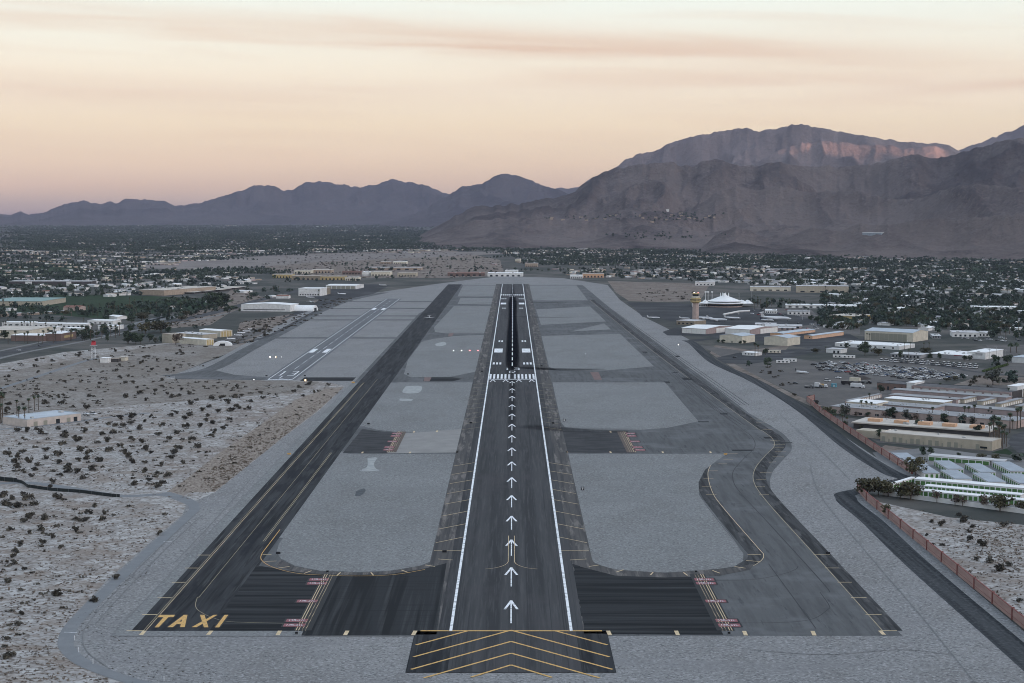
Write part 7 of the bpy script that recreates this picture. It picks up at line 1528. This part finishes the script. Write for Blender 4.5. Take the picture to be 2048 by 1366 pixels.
# dark fabric fence in the left desert
FN = smooth(GP([(-60, 956), (0, 962), (40, 966), (55, 975), (62, 976), (105, 982), (160, 986), (215, 993), (240, 995)]), 5)
o = thing('fabric_fence', 'low fence of dark fabric crossing the left desert', 'fence', (*FN[0], 0)); q = np.array(FN) - np.array(FN[0]); b = MB()
for i in range(len(q) - 1): b.prism(line(q[i], q[i + 1], .1), .1, 1.9 if i > 8 else 2.6)
b.build('fabric', mat('dark_green_fabric', (.02, .026, .026), .9), o)
for i in range(0, len(q), 2): b = MB(); b.tube((*q[i], 0), (*q[i], 2.9 if i <= 8 else 2.1), .07, .07); b.build('post', m_metal, o)
# marker posts on the service road corner
for i, (x, y) in enumerate(((149, 1281), (157, 1305), (186, 1328), (328, 1362), (1786, 962), (1778, 973))):
    p = G(x, y); b = MB(); b.tube((0, 0, 0), (0, 0, 1.7), .13, .13); o = b.build('marker_post', m_white, None, (*p, .1)); tag(o, ['white marker post on the inner bend of the service road, nearest the white line', 'white marker post on the inner bend of the service road, middle', 'white marker post on the inner bend of the service road, lowest on the bend', 'white marker post at the bottom edge left of the blast pad', 'white post at the corner of the dark road by the pink wall, farther', 'white post at the corner of the dark road by the pink wall, nearer'][i], 'post')
for i, x in enumerate((593, 655, 1392, 1458)):
    p = G(x, 1270 if i in (0, 3) else 1146.5); o = thing('guard_light', ['guard light at the lower end of the left hold line', 'guard light at the upper end of the left hold line', 'guard light at the upper end of the right hold line', 'guard light at the lower end of the right hold line'][i], 'light', (*p, .2)); b = MB(); b.box(-.5, .5, -.2, .2, .3, 1.0); b.build('housing', m_blackpaint, o); b = MB(); b.tube((0, 0, 0), (0, 0, .3), .08, .08); b.build('leg', m_metal, o)
m_seam = mat('dark_gravel_seam', (.165, .168, .17), .9, .15, .3)
def seam(lb, lns, w=.45, z=.178):
    b = MB()
    for P in lns: addribbon(b, P, w, z)
    structure('wheel_track', b, m_seam, lb, 'track')
seam('thin dark seam along the gravel left of the dark taxiway', [[(-146.8, y) for y in range(582, 1470, 40)], [(-146.8, 580.7), (-60, 580.7), (-36, 580.7)]])
seam('wheel tracks on the gravel beside the service road', [smooth(GP([(395, 1025), (320, 1095), (235, 1180), (178, 1245), (165, 1275), (175, 1305), (215, 1335)]), 5), smooth(GP([(405, 1030), (330, 1100), (245, 1188), (190, 1250)]), 5), smooth(GP([(500, 960), (430, 1040), (350, 1125)]), 4)], .5)
seam('faint wheel tracks on the wide gravel at the right', [smooth(GP([(1620, 930), (1640, 990), (1720, 1090), (1840, 1230), (1950, 1366)]), 5), smooth(GP([(1560, 830), (1640, 900), (1700, 960)]), 4), smooth(GP([(1500, 1300), (1650, 1310), (1800, 1300), (1900, 1310)]), 5)], .4)
seam('curved wheel tracks inside the large right island', [smooth(GP([(1405, 1000), (1470, 1085), (1478, 1108), (1455, 1124), (1380, 1132), (1260, 1132), (1205, 1122), (1185, 1100)]), 5)], .4)
seam('curved wheel tracks inside the large left island', [smooth(GP([(640, 1000), (578, 1085), (575, 1106), (600, 1123), (680, 1134), (780, 1133), (840, 1122)]), 5), smooth(GP([(728, 920), (722, 942), (700, 960), (690, 985)]), 4)], .4)
# sandy worn spots on the gravel islands
m_worn = mat('pale_worn_gravel', (.27, .285, .285), .9, c2=(.36, .375, .37), scale=.25)
random.seed(61)
def blob(P, lb, m=m_worn):
    P = [(x + random.uniform(-1.2, 1.2), y + random.uniform(-.7, .7)) for x, y in P]
    structure('worn_gravel', (lambda b: (b.poly(smooth(GP(P + P[:1]), 4)[:-1], .17), b)[1])(MB()), m, lb, 'gravel')
blob([(735, 917), (753, 916), (748, 928), (752, 938), (758, 942), (724, 943), (722, 939), (734, 934)], 'pale T shaped worn spot on the large left island')
blob([(812, 773), (842, 773), (838, 785), (806, 785)], 'pale worn square on the second left island'); blob([(800, 797), (824, 799), (820, 803), (800, 802)], 'small pale worn spot below the square on the second left island'); blob([(872, 688), (888, 684), (892, 688), (882, 693), (872, 692)], 'pale worn spot on the approach light island')
blob([(713, 983), (727, 978), (731, 983), (722, 992), (711, 993)], 'dark stained spot on the large left island', mat('dark_stained_gravel', (.07, .078, .085), .9, .2, .3))

# ------------------------------------------------------------------ haze
b = MB(); b.box(-26000, 22800, -14000, 33500, -30, 2700)
hz_o = b.build('haze', [], None)
tag(hz_o, 'thin bluish evening haze lying over the whole valley', 'haze', None, 'stuff')
HM = bpy.data.materials.new('haze'); HM.use_nodes = True; t = HM.node_tree; t.nodes.clear()
out = t.nodes.new('ShaderNodeOutputMaterial'); pv = t.nodes.new('ShaderNodeVolumePrincipled')
pv.inputs['Color'].default_value = (.58, .61, .80, 1); pv.inputs['Density'].default_value = 1.7e-5; pv.inputs['Anisotropy'].default_value = .0
t.links.new(pv.outputs[0], out.inputs['Volume'])
hz_o.data.materials.append(HM)
